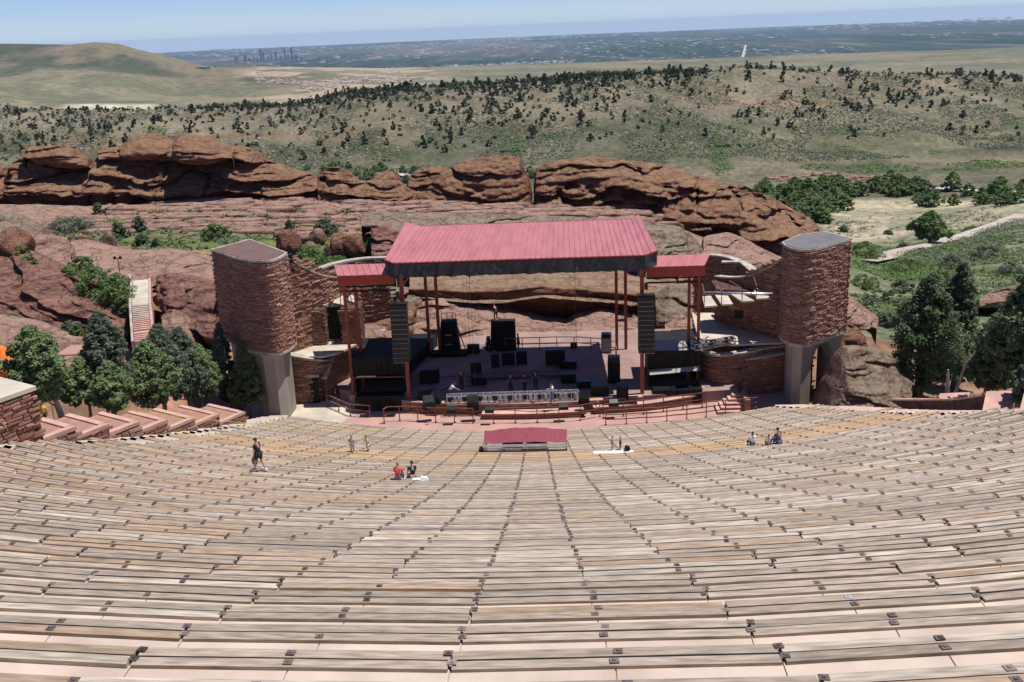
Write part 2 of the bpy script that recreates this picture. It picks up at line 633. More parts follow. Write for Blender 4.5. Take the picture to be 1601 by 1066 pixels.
XS = (-200, 0, 200, 400, 600, 800, 1000, 1200, 1300, 1400, 1600, 1800)
zr = lambda d, zs: ring(d, list(zip(XS, zs)), True)
RIDGE = [(-300, 172), (0, 170), (100, 171), (200, 173), (300, 171), (400, 169), (470, 163), (520, 152), (560, 144), (640, 137), (700, 134),
         (800, 130), (900, 122), (1000, 119), (1100, 112), (1150, 104), (1200, 105), (1260, 111), (1320, 114), (1400, 117),
         (1500, 118), (1600, 122), (1900, 128)]
rings = [
    zr(92, (7, 6.5, 5, 1, -.6, -.6, -.6, -2, -3, -3.5, -5, -6)),
    zr(105, (7, 6.5, 6, 3, 0, 0, 0, -2.5, -4.5, -5.5, -7, -8)),
    zr(120, (7, 6.5, 6, 5, 3.5, 3, 1.5, -2, -6, -8, -9, -10)),
    zr(150, (5, 5, 5.5, 5.5, 4.5, 3, 2, -4, -10, -13, -11.5, -12)),
    zr(200, (-2, -2, -2, -3, -4, -5, -8, -13, -17, -20, -17, -16)),
    zr(300, (-22, -22, -22, -22, -24, -26, -30, -33, -35, -36, -31, -28)),
    zr(420, (-42,) * 8 + (-44, -45, -43, -42)),
    zr(520, (-50,) * 12),
    zr(580, (-47, -47, -47, -46, -45, -45, -45, -46, -47, -47, -46, -46)),
    ring(760, [(x, y + 7) for x, y in RIDGE]),
    ring(790, RIDGE),
    ring(830, [(x, y + 1.5) for x, y in RIDGE]),
    zr(1000, (-75,) * 12),
    zr(1600, (-140,) * 12),
    zr(2600, (-178,) * 12),
    ring(3300, [(-200, 150), (-100, 140), (0, 148), (60, 156), (150, 160), (250, 160), (330, 160), (450, 153), (560, 150), (800, 144), (1200, 130), (1800, 110)]),
    ring(3700, [(-200, 120), (-60, 122), (0, 126), (50, 138), (110, 152), (250, 150), (330, 148), (450, 142), (560, 141), (800, 138), (1200, 122), (1800, 100)]),
    ring(4600, [(-200, 110), (0, 112), (80, 108), (140, 105), (220, 112), (300, 128), (380, 128), (450, 124), (560, 126), (800, 124), (1200, 112), (1800, 88)]),
    ring(5600, [(-200, 76), (-80, 70), (0, 67.5), (60, 69), (110, 69), (150, 65), (185, 67), (215, 76), (250, 84), (285, 93), (310, 100), (335, 107), (400, 108), (480, 109), (600, 113), (800, 110), (1200, 99), (1800, 75)]),
    ring(6600, [(-200, 90), (0, 86), (150, 84), (250, 98), (330, 104), (400, 103), (600, 106), (800, 101), (1200, 88), (1800, 66)]),
]
acol = np.linspace(-.72, .74, 460)
zk = np.array([np.interp(acol, r_[1], r_[2]) for r_ in rings])
dk = np.array([r_[0] for r_ in rings])
PLAIN_Z = -330.0
rds = np.unique(np.concatenate([np.arange(92, 300, 2.0), np.arange(300, 560, 4), np.arange(560, 830, 2.2), np.geomspace(830, 2600, 50), np.geomspace(2600, 6600, 150)]))


def ground_far(a, d):
    """terrain height for azimuth tangent a and forward distance d (arrays)"""
    a = np.asarray(a, float); d = np.asarray(d, float)
    out = np.zeros(np.broadcast(a, d).shape)
    a, d = np.broadcast_arrays(a, d)
    k = np.clip(np.searchsorted(dk, d) - 1, 0, len(dk) - 2)
    t = (d - dk[k]) / (dk[k + 1] - dk[k])
    ia = (a - acol[0]) / (acol[1] - acol[0])
    i0 = np.clip(np.floor(ia).astype(int), 0, len(acol) - 2)
    fa = np.clip(ia - i0, 0, 1)
    z0 = zk[k, i0] * (1 - fa) + zk[k, i0 + 1] * fa
    z1 = zk[k + 1, i0] * (1 - fa) + zk[k + 1, i0 + 1] * fa
    ts = t * t * (3 - 2 * t)
    t = np.where((d > 600) & (d < 800), t, .5 * t + .5 * ts)
    out = z0 * (1 - t) + z1 * t
    x, y = a * d, d
    am = np.interp(d, [92, 110, 200, 500, 600, 770, 900, 2600, 3300, 4600, 5600, 6600], [0, .3, 1.2, 1.5, 3.0, 2.2, 4, 6, 7, 26, 10, 5])
    sc = np.interp(d, [92, 300, 700, 2000, 5000], [14, 30, 45, 150, 520])
    # fixed octave scales blended by distance
    nz = fbm(p3(x / 40, y / 40), 4, 3) * (d < 1300) + fbm(p3(x / 480, y / 480), 5, 5) * (d >= 1300)
    # drainage gullies running down the ridge face and the green hill
    gl = -np.abs(fbm(p3(x / 55 + 5, y / 210), 3, 9)) * np.interp(d, [560, 640, 740, 780], [0, 7, 5, 0])
    gl = gl - np.abs(fbm(p3(x / 420, y / 1300), 4, 21)) * np.interp(d, [3300, 4200, 5200, 5600], [0, 95, 70, 0]) * smooth(-.02, -.25, a)
    return out + nz * am + gl


def gpos(a, d):
    z = ground_far(a, d)
    a, d = np.broadcast_arrays(np.asarray(a, float), d)
    return np.stack([FH[0] * d + RH[0] * a * d, FH[1] * d + RH[1] * a * d, z], -1)


def px_of(P_):
    v = P_ - CAM
    wv = v @ FW
    Xr, Yr = v @ RH / wv * F, v @ UU / wv * F
    return 800.5 + Xr * cr - Yr * sr, 533 - (Xr * sr + Yr * cr)


AA, DD = np.meshgrid(acol, rds, indexing='ij')
PT = gpos(AA, DD)
na, nd = AA.shape


def lerp3(c0, c1, t):
    return np.asarray(c0) * (1 - t[..., None]) + np.asarray(c1) * t[..., None]


PX, PY = px_of(PT)
gx, gy = AA * DD, DD
n1 = fbm(p3(gx / 60, gy / 60), 5, 31)
n2 = fbm(p3(gx / 18, gy / 18), 4, 41)
n3 = fbm(p3(gx / 300, gy / 300), 4, 51)
shape_ = AA.shape
ones = np.ones(shape_)
C = lerp3((.20, .175, .13), (.115, .12, .085), smooth(-.3, .35, n1 * .7 + n2 * .6))                      # grass
# the ridge face: scree and bare soil towards the top
up_ = smooth(620, 730, DD) * smooth(900, 820, DD)
scree = up_ * smooth(-.35, .15, n1 + .3 * n2)
C = C * (1 - .65 * scree[..., None]) + np.array((.27, .235, .18)) * .65 * scree[..., None]
och = smooth(.1, .45, fbm(p3(gx / 90, gy / 30), 4, 61)) * smooth(640, 690, DD) * smooth(760, 720, DD)
C = C * (1 - .6 * och[..., None]) + np.array((.27, .18, .12)) * .6 * och[..., None]
lowg = smooth(480, 540, DD) * smooth(690, 600, DD) * smooth(-.05, .35, fbm(p3(gx / 35, gy / 50), 4, 71))
C = C * (1 - .35 * lowg[..., None]) + np.array((.105, .13, .07)) * .35 * lowg[..., None]
# meadow on the right and the grassy slope
mead = smooth(1270, 1310, PX) * smooth(400, 385, PY + (PX - 1330) * .12 + 10) * smooth(306, 318, PY + n2 * 4)
C = C * (1 - mead[..., None]) + lerp3((.44, .39, .29), (.27, .27, .17), smooth(-.2, .35, n2 * .7 + n1 * .6)) * mead[..., None]
rs = smooth(1290, 1330, PX) * (1 - mead) * smooth(400, 300, DD)
pk = smooth(128, 140, DD) * smooth(190, 175, DD) * smooth(1290, 1240, PX)
C = C * (1 - rs[..., None]) + lerp3((.23, .235, .15), (.13, .16, .09), smooth(-.35, .25, n2)) * rs[..., None]
# left ledge behind the rocks: green scrub ground and red soil
lf = smooth(185, 165, DD)
C = C * (1 - lf[..., None]) + lerp3((.30, .165, .115), (.14, .165, .07), smooth(-.3, .15, n2 + .2 * (AA < 0))) * lf[..., None] * (1 - rs[..., None]) + C * lf[..., None] * rs[..., None]
C = C * (1 - pk[..., None]) + lerp3((.36, .22, .17), (.27, .16, .125), smooth(-.3, .3, n2)) * pk[..., None]
pk2 = smooth(92, 96, DD) * smooth(108, 104, DD) * smooth(600, 660, PX) * smooth(1200, 1120, PX)
C = C * (1 - pk2[..., None]) + np.array((.30, .18, .14)) * pk2[..., None]
# dry valley floor and hill far left
fv = smooth(2000, 2600, DD)
dry = lerp3((.25, .225, .155), (.165, .165, .105), smooth(-.25, .25, n3 + .4 * n1))
C = C * (1 - fv[..., None]) + dry * fv[..., None]
hl = smooth(4300, 5000, DD) * smooth(-.19, -.24, AA)
hc = lerp3((.215, .18, .12), (.085, .095, .06), smooth(.0, .3, fbm(p3(gx / 420, gy / 800), 5, 81) - .15 * smooth(.0, .5, n3)))
C = C * (1 - hl[..., None]) + hc * hl[..., None]
# building site, pale cut earth
q = fbm(p3(gx / 150, gy / 220), 5, 91)
site = smooth(350, 400, PX) * smooth(740, 640, PX) * smooth(2600, 3200, DD) * smooth(.02, .14, q + .12 * smooth(150, 125, PY) - .06)
C = C * (1 - .8 * site[..., None]) + np.array((.48, .37, .285)) * .8 * site[..., None]
frs = smooth(80, 130, PX) * smooth(260, 225, PX) * smooth(161, 164, PY) * smooth(172, 169, PY) * fv
C = C * (1 - .9 * frs[..., None]) + np.array((.62, .56, .45)) * .9 * frs[..., None]
me = np_mesh('hills', PT.reshape(-1, 3), grid_faces(na, nd), True)
vcol(me, C.reshape(-1, 3))
hills = link('hills', me, None, M['terrain'])
tag(hills, 'rolling grass and scrub hills with a long rocky ridge', None, None, 'structure')

# far plain with the city
rp_ = np.geomspace(6500, 40000, 130)
ac2 = np.linspace(-.74, .76, 420)
A2, D2 = np.meshgrid(ac2, rp_, indexing='ij')
dend = 38000 - 14000 * (A2 / .5) ** 2 * .6
D2 = 6500 + (D2 - 6500) * (dend - 6500) / (40000 - 6500)
zed = np.interp(ac2, rings[-1][1], rings[-1][2])[:, None]
ZZ = PLAIN_Z + fbm(p3(A2 * D2 / 3000, D2 / 5000), 4, 101) * 14 * smooth(6600, 9000, D2)
ZZ = np.where(D2 < 8500, zed - 3 + (ZZ - zed + 3) * smooth(6500, 8500, D2), ZZ)
P2 = np.stack([FH[0] * D2 + RH[0] * A2 * D2, FH[1] * D2 + RH[1] * A2 * D2, ZZ], -1)
X2, Y2 = px_of(P2)
m1 = fbm(p3(A2 * D2 / 700, D2 / 2600), 5, 111)
m2 = fbm(p3(A2 * D2 / 2600, D2 / 9000), 4, 121)
C2 = lerp3((.018, .038, .026), (.05, .06, .048), smooth(-.12, .4, m1))
fld = smooth(.12, .3, m2) * smooth(12000, 18000, D2)
C2 = C2 * (1 - .7 * fld[..., None]) + np.array((.10, .095, .08)) * .7 * fld[..., None]
nf = smooth(9500, 7500, D2 + 1200 * m1) * smooth(.0, .25, A2 + .12)
C2 = C2 * (1 - nf[..., None]) + np.array((.27, .24, .165)) * nf[..., None]
sub = smooth(-.2, -.12, A2) * smooth(.12, .05, A2) * smooth(10500, 9000, D2)
C2 = C2 * (1 - .5 * sub[..., None]) + np.array((.15, .16, .13)) * .5 * sub[..., None]
me = np_mesh('plain', P2.reshape(-1, 3), grid_faces(*A2.shape), True)
vcol(me, C2.reshape(-1, 3))
plain = link('plain', me, None, M['plain'])
tag(plain, 'flat wooded plain with suburbs and city blocks to the horizon', None, None, 'structure')

# near ground: under and beside the seating, down to the plaza
gxs = np.linspace(-75, 75, 151)
gys = np.linspace(-6, 100, 107)
GX, GY = np.meshgrid(gxs, gys, indexing='ij')


def near_z(X, Y):
    s = CZ - drop(np.clip(Y, -5, 66))
    side = smooth(20.5, 22.5, np.abs(X + .8))
    zz = s - 3.0 * (1 - side) - .9 * side
    fl = np.interp(Y, [60, 70, 92, 100], [-.35, -.35, -.6, -.8])
    # left of the towers the ground stays higher
    fl = fl + smooth(-26, -34, X) * 3.0 * smooth(60, 72, Y) - smooth(22, 34, X) * 2.5 * smooth(75, 92, Y)
    t = smooth(58, 68, Y)
    zz = zz * (1 - t) + fl * t
    return zz + .15 * fbm(p3(X / 3, Y / 3), 3, 5) * side


GZ = near_z(GX, GY)
me = np_mesh('near_ground', np.stack([GX, GY, GZ], -1).reshape(-1, 3), grid_faces(151, 107), True)
cc = lerp3((.36, .20, .15), (.26, .155, .11), smooth(-.3, .3, fbm(p3(GX / 4, GY / 4), 4, 7)))
gg = smooth(.05, .3, fbm(p3(GX / 5, GY / 5), 4, 8)) * smooth(24, 27, np.abs(GX + .8))
cc = cc * (1 - .7 * gg[..., None]) + np.array((.13, .16, .07)) * .7 * gg[..., None]
vcol(me, cc.reshape(-1, 3))
near = link('ground', me, None, M['terrain'])
tag(near, 'bare red ground beside and below the seating', None, None, 'structure')

# ------------------------------------------------------------------ haze
hz = MB().box(-42000, 42000, -8, 46000, -420, 75)
hm = bpy.data.materials.new('haze')
hm.use_nodes = True
hm.node_tree.nodes.clear()
ho = hm.node_tree.nodes.new('ShaderNodeOutputMaterial')
hv = hm.node_tree.nodes.new('ShaderNodeVolumePrincipled')
hv.inputs['Color'].default_value = (.58, .77, 1.0, 1)
hv.inputs['Density'].default_value = 2.1e-5
hv.inputs['Anisotropy'].default_value = .0
hm.node_tree.links.new(hv.outputs[0], ho.inputs['Volume'])
haze = hz.build('haze', hm)
tag(haze, None, None, None, 'stuff')

# ------------------------------------------------------------------ seating bowl
PITCH_ROW = 1.095
H0 = 7.01
N0, N1 = -4, 56
SX0, SX1 = -21.6, 20.4


def side_limits(h):
    x0 = np.interp(h, [0, 55, 62, 70], [-21.6, -21.6, -21.0, -20.2])
    x1 = np.interp(h, [0, 39, 50, 62, 69], [20.4, 20.3, 18.4, 16.9, 15.2])
    # what can be seen from up here, with a wide margin
    v = 6.0 + .74 * max(h, 2)
    return max(x0, -v - .06 * h - 1), min(x1, v)


bowl = MB()
HS = []
xs_ = np.linspace(-23, 22, 61)
V, Fc = [], []
vp, vn = [], []
k = 0
for n in range(N0, N1 + 1):
    h = H0 + n * PITCH_ROW
    x0, x1 = side_limits(h)
    X = np.linspace(x0 - .35, x1 + .35, 60)
    z = CZ - drop(h)
    zl = CZ - drop(h + PITCH_ROW)
    hf, hb = h + .124, h - PITCH_ROW + .124
    rows = [(hb, z - .05), (hf, z - .05), (hf, zl - .3)]
    base = len(vp)
    for (hh, zz) in rows:
        for x in X:
            vp.append((x, row_Y(x, h) + (hh - h), zz))
    for r in range(2):
        for i in range(59):
            a = base + r * 60 + i
            vn.append((a, a + 1, a + 61, a + 60))
me = np_mesh('seating_terrace', np.array(vp), np.array(vn))
terr = link('seating_terrace', me, None, M['concrete'])
tag(terr, 'stepped pink concrete terraces that carry the rows of benches', None, None, 'structure')

# concrete slabs of the nearest terraces, one by one
def joints(n):
    h = H0 + n * PITCH_ROW
    x0, x1 = side_limits(h)
    off = -.98 - .0333 * (h - 7)
    k0 = math.ceil((x0 - off) / 1.3)
    k1 = math.floor((x1 - off) / 1.3)
    return h, x0, x1, off, k0, k1


for n in range(N0, 9):
    h, x0, x1, off, k0, k1 = joints(n)
    z = CZ - drop(h)
    for kk in range(k0, k1):
        xa, xb = off + kk * 1.3 + .006, off + (kk + 1) * 1.3 - .006
        if xb < x0 or xa > x1:
            continue
        ya, yb = row_Y(xa, h), row_Y(xb, h)
        m_ = MB()
        m_.add([(xa, ya - PITCH_ROW + .14, z - .06), (xb, yb - PITCH_ROW + .14, z - .06), (xb, yb - .10, z - .06), (xa, ya - .10, z - .06),
                (xa, ya - PITCH_ROW + .14, z - .035), (xb, yb - PITCH_ROW + .14, z - .035), (xb, yb - .10, z - .035), (xa, ya - .10, z - .035)],
               [(4, 5, 6, 7), (0, 1, 5, 4), (1, 2, 6, 5), (2, 3, 7, 6), (3, 0, 4, 7)])
        o = m_.build('slab', M['concrete'], terr)


def plank_mesh(name, L_, mt):
    m_ = MB()
    m_.box(-L_ / 2, L_ / 2, -.0565, .0565, -.05, 0)
    me_ = m_.mesh(name)
    me_.materials.append(mt)
    return me_


PL = {k_: plank_mesh('plank', 2.575, M[k_]) for k_ in ('wood_grey', 'wood_tan', 'wood_new', 'wood_pale')}
pm = MB().box(-.037, .037, -.032, .032, 0, .008).box(-.012, .012, -.012, .012, .008, .016)
PLATE = pm.mesh('bracket_plate'); PLATE.materials.append(M['plate'])
PLATE2 = PLATE.copy(); PLATE2.materials.clear(); PLATE2.materials.append(M['plate_new'])
rb = random.Random(5)
desc_near = ['nearest to the camera']
total_rows = N1 - N0 + 1
for n in range(N0, N1 + 1):
    h, x0, x1, off, k0, k1 = joints(n)
    z = CZ - drop(h)
    idx_front = N1 - n + 1
    newrow = 36 <= n <= 40
    look = 'new orange planks' if newrow else ('greyed planks' if n < 9 else 'weathered planks')
    ordn = lambda i: '%d%s' % (i, 'th' if 10 <= i % 100 <= 20 else {1: 'st', 2: 'nd', 3: 'rd'}.get(i % 10, 'th'))
    if idx_front == 1:
        lab = 'front curved bench row of weathered planks, bordering the pink plaza'
    else:
        lab = 'curved bench row of %s, %s up from the pink plaza' % (look, ordn(idx_front))
    row = thing('bench_row', lab, 'bench', (0, h, z), 0, 'curved plank bench rows of the seating bowl')
    pj = MB()
    sh = rb.choice((0, 0, 0, 1))
    for kk in range(k0 - 1, k1 + 1):
        xa = off + kk * 1.3
        # plates at every joint
        if x0 <= xa <= x1:
            for s_ in (-1, 1):
                if rb.random() < .14:
                    continue
                px_, py_ = xa + rb.uniform(-.03, .03), row_Y(xa, h) + s_ * .064
                if n < 12:
                    o = link('bracket_plate', PLATE2 if rb.random() < .015 else PLATE, row)
                    o.location = (px_, py_ - h, .002)
                    o.rotation_euler = (0, 0, math.atan((xa - row_xc(h)) / RC) + rb.uniform(-.12, .12))
                else:
                    pj.box(px_ - .05, px_ + .05, py_ - h - .04, py_ - h + .04, 0, .009)
        if (kk + sh) % 2 == 0:
            xc = xa + 1.3
            if xc < x0 - .3 or xc > x1 + .3:
                continue
            an = math.atan((xc - row_xc(h)) / RC)
            for s_ in (-1, 1):
                rr = rb.random()
                edge = max(0, min(1, (-xc - 2) / 14))
                if newrow:
                    kx = 'wood_new' if rr < .8 else 'wood_tan'
                elif n > 40:
                    kx = 'wood_tan' if rr < .45 else 'wood_pale' if rr < .7 else 'wood_grey'
                else:
                    kx = 'wood_new' if rr < .002 + .006 * edge else 'wood_pale' if rr < .16 * (1 - edge) + .06 else 'wood_tan' if rr < .36 + .35 * edge else 'wood_grey'
                if s_ == -1 and n < 12 and kx in ('wood_pale', 'wood_tan') and rb.random() < .6:
                    kx = 'wood_grey'
                o = link('plank', PL[kx], row)
                o.location = (xc + rb.uniform(-.006, .006), row_Y(xc, h) - h + s_ * (.063 + rb.uniform(0, .007)), rb.uniform(-.006, .006))
                o.rotation_euler = (0, 0, an + rb.uniform(-.0012, .0012))
                o.scale = (1, rb.uniform(.95, 1.04), 1)
    if pj.v:
        tag(pj.build('bracket_plates', M['plate'], row), None, None, None, 'stuff')


# ------------------------------------------------------------------ helpers for the things
def atX(x, y, X):
    d = ray(x, y)
    return CAM + d * (X / d[0])


def gz_arr(Q):
    Q = np.asarray(Q, float)
    dd = Q[:, :2] @ FH[:2]
    far = ground_far((Q[:, :2] @ RH[:2]) / np.maximum(dd, 1), np.maximum(dd, 92.0))
    nr_ = near_z(Q[:, 0], Q[:, 1])
    return np.where((dd < 98) & (np.abs(Q[:, 0]) < 74), nr_, far)


def ground_hit(x, y):
    """where the sight line through a point of the photograph meets the ground"""
    d = ray(x, y)
    t = np.concatenate([np.arange(20, 150, .25), np.arange(150, 1500, 1.0)])
    P_ = CAM + d * t[:, None]
    hit = np.nonzero(P_[:, 2] <= gz_arr(P_))[0]
    if not len(hit):
        return CAM + d * 1500
    k = hit[0]
    t = np.linspace(t[max(0, k - 1)], t[k], 12)
    P_ = CAM + d * t[:, None]
    hit = np.nonzero(P_[:, 2] <= gz_arr(P_))[0]
    return P_[hit[0]] if len(hit) else P_[-1]


def gz(X, Y):
    dd = X * FH[0] + Y * FH[1]
    if dd < 98 and abs(X) < 74:
        return float(near_z(np.array(X), np.array(Y)))
    return float(ground_far((X * RH[0] + Y * RH[1]) / dd, dd))


def resample(pts, us):
    pts = np.array(pts, float)
    t = (pts[:, 0] - pts[0, 0]) / (pts[-1, 0] - pts[0, 0])
    return np.stack([np.interp(us, t, pts[:, k]) for k in range(pts.shape[1])], -1)


def rock_mass(label, top, bot, mt, dt, db, seed=0, per=2.2, amp=1.0, dip=0.0, nv=64, bulge=.12, back=6.0, rough=.5, step=1.6,
              name='rock_outcrop', rnd=.25, group=None, g=2.0, uc=.8):
    """layered sandstone: outline at its real distance, ledges and hollows pushed in and out, rounded over the top and closed behind.
    top / bot: outline points (x, y) seen from the terrace; dt / db: distance of the crest and of the foot"""
    x0, x1 = top[0][0], top[-1][0]
    nu = max(12, int(abs(x1 - x0) / step))
    us = np.linspace(0, 1, nu)
    T_ = resample(top, us)
    B_ = resample(bot, us)
    dts = np.interp(us, np.linspace(0, 1, len(dt)), dt) if hasattr(dt, '__len__') else np.full(nu, dt)
    dbs = np.interp(us, np.linspace(0, 1, len(db)), db) if hasattr(db, '__len__') else np.full(nu, db)
    TP = np.array([atd(a, b, c) for (a, b), c in zip(T_, dts)])
    BP = np.array([atd(a, b, c) for (a, b), c in zip(B_, dbs)])
    BP[:, 2] -= .8
    H = (TP[:, 2] - BP[:, 2])
    tan = np.gradient(TP[:, :2], axis=0)
    tan /= np.linalg.norm(tan, axis=1)[:, None] + 1e-9
    nrm = np.stack([tan[:, 1], -tan[:, 0]], -1)
    nrm = nrm * .35 + np.array([0, -.65]); nrm /= np.linalg.norm(nrm, axis=1)[:, None]
    ts = np.linspace(0, 1, nv)
    end = np.minimum(1, np.minimum(us, 1 - us) * nu / 7) ** .5
    P_ = np.zeros((nu, nv, 3))
    tt = 1 - (1 - ts) ** 1.25
    P_[:] = BP[:, None] * (1 - tt)[None, :, None] + TP[:, None] * tt[None, :, None]
    # steep foot, laid back only towards the crest, undercut at the bottom
    gg_ = tt ** g
    P_[..., :2] = BP[:, None, :2] * (1 - gg_)[None, :, None] + TP[:, None, :2] * gg_[None, :, None]
    P_[..., 1] += uc * (1 - smooth(0, .38, ts))[None] * np.interp(np.minimum(us, 1 - us), [0, .06], [.2, 1])[:, None]
    Hm = np.maximum(H, .5)[:, None]
    lat = (P_[..., 0])
    # ledges
    wv = fbm(p3(lat / 9, P_[..., 2] / 5, P_[..., 1] / 9), 4, seed + 1)
    s = (P_[..., 2] + dip * lat + wv * per * 1.1) / per
    f = s - np.floor(s)
    k_ = np.floor(s)
    lam = .55 + .9 * np.abs(vnoise(p3(k_ * 3.1, lat / 14), seed + 2))
    L1 = smooth(0, .09, f) * (1 - f) ** .8 * lam
    s2 = (P_[..., 2] + dip * lat + wv * per * .8) / (per * .31)
    f2 = s2 - np.floor(s2)
    L2 = smooth(0, .25, f2) * (1 - f2) * (.3 + np.abs(vnoise(p3(np.floor(s2) * 2.3, lat / 5), seed + 3)))
    hol = fbm(p3(lat / 4.5, P_[..., 1] / 6, P_[..., 2] / 2.4), 4, seed + 4)
    d_ = amp * (1.5 * L1 + .7 * L2 - .45) + rough * (hol * .8 - 1.1 * smooth(.12, .42, -hol))
    crk = -smooth(.07, .0, np.abs(fbm(p3(lat / 8, P_[..., 2] / 14, 3.3), 3, seed + 6))) * .8 * amp * smooth(-.1, .25, vnoise(p3(lat / 11, P_[..., 2] / 5), seed + 7))
    d_ = d_ + crk
    d_ = d_ + bulge * Hm * np.sin(np.pi * np.clip(ts, 0, 1))[None] ** .8
    d_ = d_ * np.interp(ts, [0, .82, 1], [1, 1, .12])[None] * (.25 + .75 * end[:, None])
    P_[..., 0] += nrm[:, None, 0] * d_
    P_[..., 1] += nrm[:, None, 1] * d_
    # over the top and down behind
    nb = 7
    tb = np.linspace(0, 1, nb + 1)[1:]
    K = np.zeros((nu, nb, 3))
    bk = back * (.4 + .6 * end)[:, None]
    K[..., 0] = TP[:, None, 0] + 0 * bk * tb
    K[..., 1] = TP[:, None, 1] + bk * tb
    K[..., 2] = TP[:, None, 2] - (H[:, None] + 2) * tb ** 2.6 - .12 * tb
    K[..., 2] += .25 * amp * fbm(p3(K[..., 0] / 2.5, K[..., 1] / 2.5), 3, seed + 8) * (1 - tb)
    G = np.concatenate([P_, K], 1)
    G += (fbm(p3(G[..., 0] / 1.1, G[..., 1] / 1.1, G[..., 2] / .5), 4, seed + 9) * .24 * min(1.5, amp + .3))[..., None] * np.array([.5, -1, .4])
    # close the two ends
    e0 = np.tile(G[0].mean(0), (1, nv + nb, 1)); e0[..., 2] = G[:1, :, 2]
    e1 = np.tile(G[-1].mean(0), (1, nv + nb, 1)); e1[..., 2] = G[-1:, :, 2]
    G = np.concatenate([e0, G, e1], 0)
    rdg = 1 - 2 * np.abs(fbm(p3(G[..., 0] / 2.4, G[..., 1] / 2.4, G[..., 2] / 1.0), 4, seed + 12))
    G += (rdg * .3 * min(1.4, amp + .2) - .15)[..., None] * np.array([0, -.8, .35]) * (np.arange(G.shape[1]) < nv)[None, :, None]
    org = G.reshape(-1, 3).mean(0); org[2] = G[..., 2].min()
    me = np_mesh(name, (G - org).reshape(-1, 3), grid_faces(nu + 2, nv + nb), True)
    o = link(name, me, None, mt)
    o.location = org
    return tag(o, label, 'rock', group)


ICO = {}


def ico(n):
    if n not in ICO:
        import bmesh
        b_ = bmesh.new()
        bmesh.ops.create_icosphere(b_, subdivisions=n, radius=1)
        b_.verts.ensure_lookup_table()
        ICO[n] = (np.array([v.co[:] for v in b_.verts]), np.array([[v.index for v in f.verts] for f in b_.faces]))
        b_.free()
    return ICO[n]


def boulder(x, y, wpx, hpx, label, mt, dist=None, seed=0, deep=.9, name='boulder', n=4, facet=.7, group='loose sandstone boulders', tilt=0.0):
    """x, y: foot of the boulder in the photograph"""
    p = ground_hit(x, y) if dist is None else atd(x, y, dist)
    dd = p[:2] @ FH[:2]
    sc = (dd * math.cos(PITCH) + (CZ - p[2]) * math.sin(PITCH)) / F
    W, H = wpx * sc / 2, hpx * sc / .97
    V_, Fc_ = ico(n)
    V_ = V_.copy()
    r_ = np.random.default_rng(seed + 100)
    q = np.ones(len(V_))
    for i in range(9):
        a = r_.normal(size=3); a /= np.linalg.norm(a)
        c = r_.uniform(.5, .85)
        dd_ = V_ @ a
        q = np.minimum(q, np.where(dd_ > 1e-3, c / np.maximum(dd_, 1e-3), 9))
    q = 1 * (1 - facet) + q * facet + .16 * fbm(V_ * 1.6 + seed, 4, seed) + .05 * fbm(V_ * 6 + seed, 3, seed + 1)
    V_ = V_ * q[:, None]
    V_ = V_ * np.array([W, W * deep, H * .62]) / np.percentile(np.abs(V_[:, 0]), 98)
    Rt = Matrix.Rotation(tilt, 3, 'Y')
    V_ = V_ @ np.array(Rt).T
    V_[:, 2] += H * .42
    me = np_mesh(name, V_, Fc_, True)
    o = link(name, me, None, mt)
    o.location = p
    return tag(o, label, 'rock', group)


# ------------------------------------------------------------------ rock formations
Rk, Rp, Rg, Rc, Rm = M['rock'], M['rock_pink'], M['rock_grey'], M['rock_cream'], M['rock_plum']
rock_mass('long pale pink bedrock shelf below the left red cliff',
          [(-60, 318), (60, 322), (150, 322), (270, 330), (400, 330), (520, 328), (600, 330), (660, 333)],
          [(-60, 362), (60, 362), (150, 368), (270, 366), (400, 366), (520, 366), (600, 366), (660, 352)], Rp, 148, 130, 3, per=1.3, amp=1.5, dip=.02, bulge=.02, rough=.35, g=1.1, uc=.15)
rock_mass('long layered red cliff on the left with stacked ledges and dark hollow foot',
          [(10, 275), (20, 252), (45, 245), (85, 252), (110, 262), (140, 262), (152, 246), (200, 240), (262, 246), (300, 248), (345, 238), (362, 228), (395, 230), (420, 250), (455, 264), (500, 278), (540, 292), (575, 305)],
          [(10, 306), (60, 312), (140, 322), (200, 326), (270, 332), (330, 328), (420, 330), (500, 332), (575, 334)], Rk, 158, 152, 11, per=2.4, amp=2.2, dip=.06, bulge=.16, rough=1.2, uc=2.2, g=1.6)
rock_mass('rounded red rock cut by the left picture edge at the end of the cliff',
          [(-110, 250), (-60, 246), (-10, 255), (4, 262), (14, 274)], [(-110, 318), (-40, 318), (14, 316)], Rk, 158, 152, 15, per=2.6, amp=1.6, rough=1.0, uc=1.5, g=1.6)
rock_mass('two flat capstones lying on the far left end of the red cliff',
          [(33, 235), (45, 230), (78, 228), (92, 227), (112, 233), (138, 248)],
          [(33, 237), (52, 248), (85, 254), (103, 255), (120, 256), (138, 254)], Rk, 157, 154, 21, per=1.6, amp=.8, nv=26, bulge=.2, back=5)
rock_mass('broad low dome of smooth ochre rock on the cliff top',
          [(152, 236), (168, 231), (186, 229), (205, 216), (220, 211), (240, 210), (258, 216), (276, 224)],
          [(152, 241), (200, 243), (240, 244), (276, 243)], Rk, 160, 154, 31, per=2.6, amp=.5, nv=30, bulge=.3, back=8)
rock_mass('great overhanging capstone boulder at the highest point of the cliff',
          [(270, 232), (274, 216), (284, 210), (300, 210), (322, 216), (345, 227), (362, 237)],
          [(270, 240), (280, 247), (300, 250), (325, 249), (345, 243), (362, 239)], Rk, 155, 149, 41, per=3.2, amp=.7, nv=34, bulge=.35, back=9)
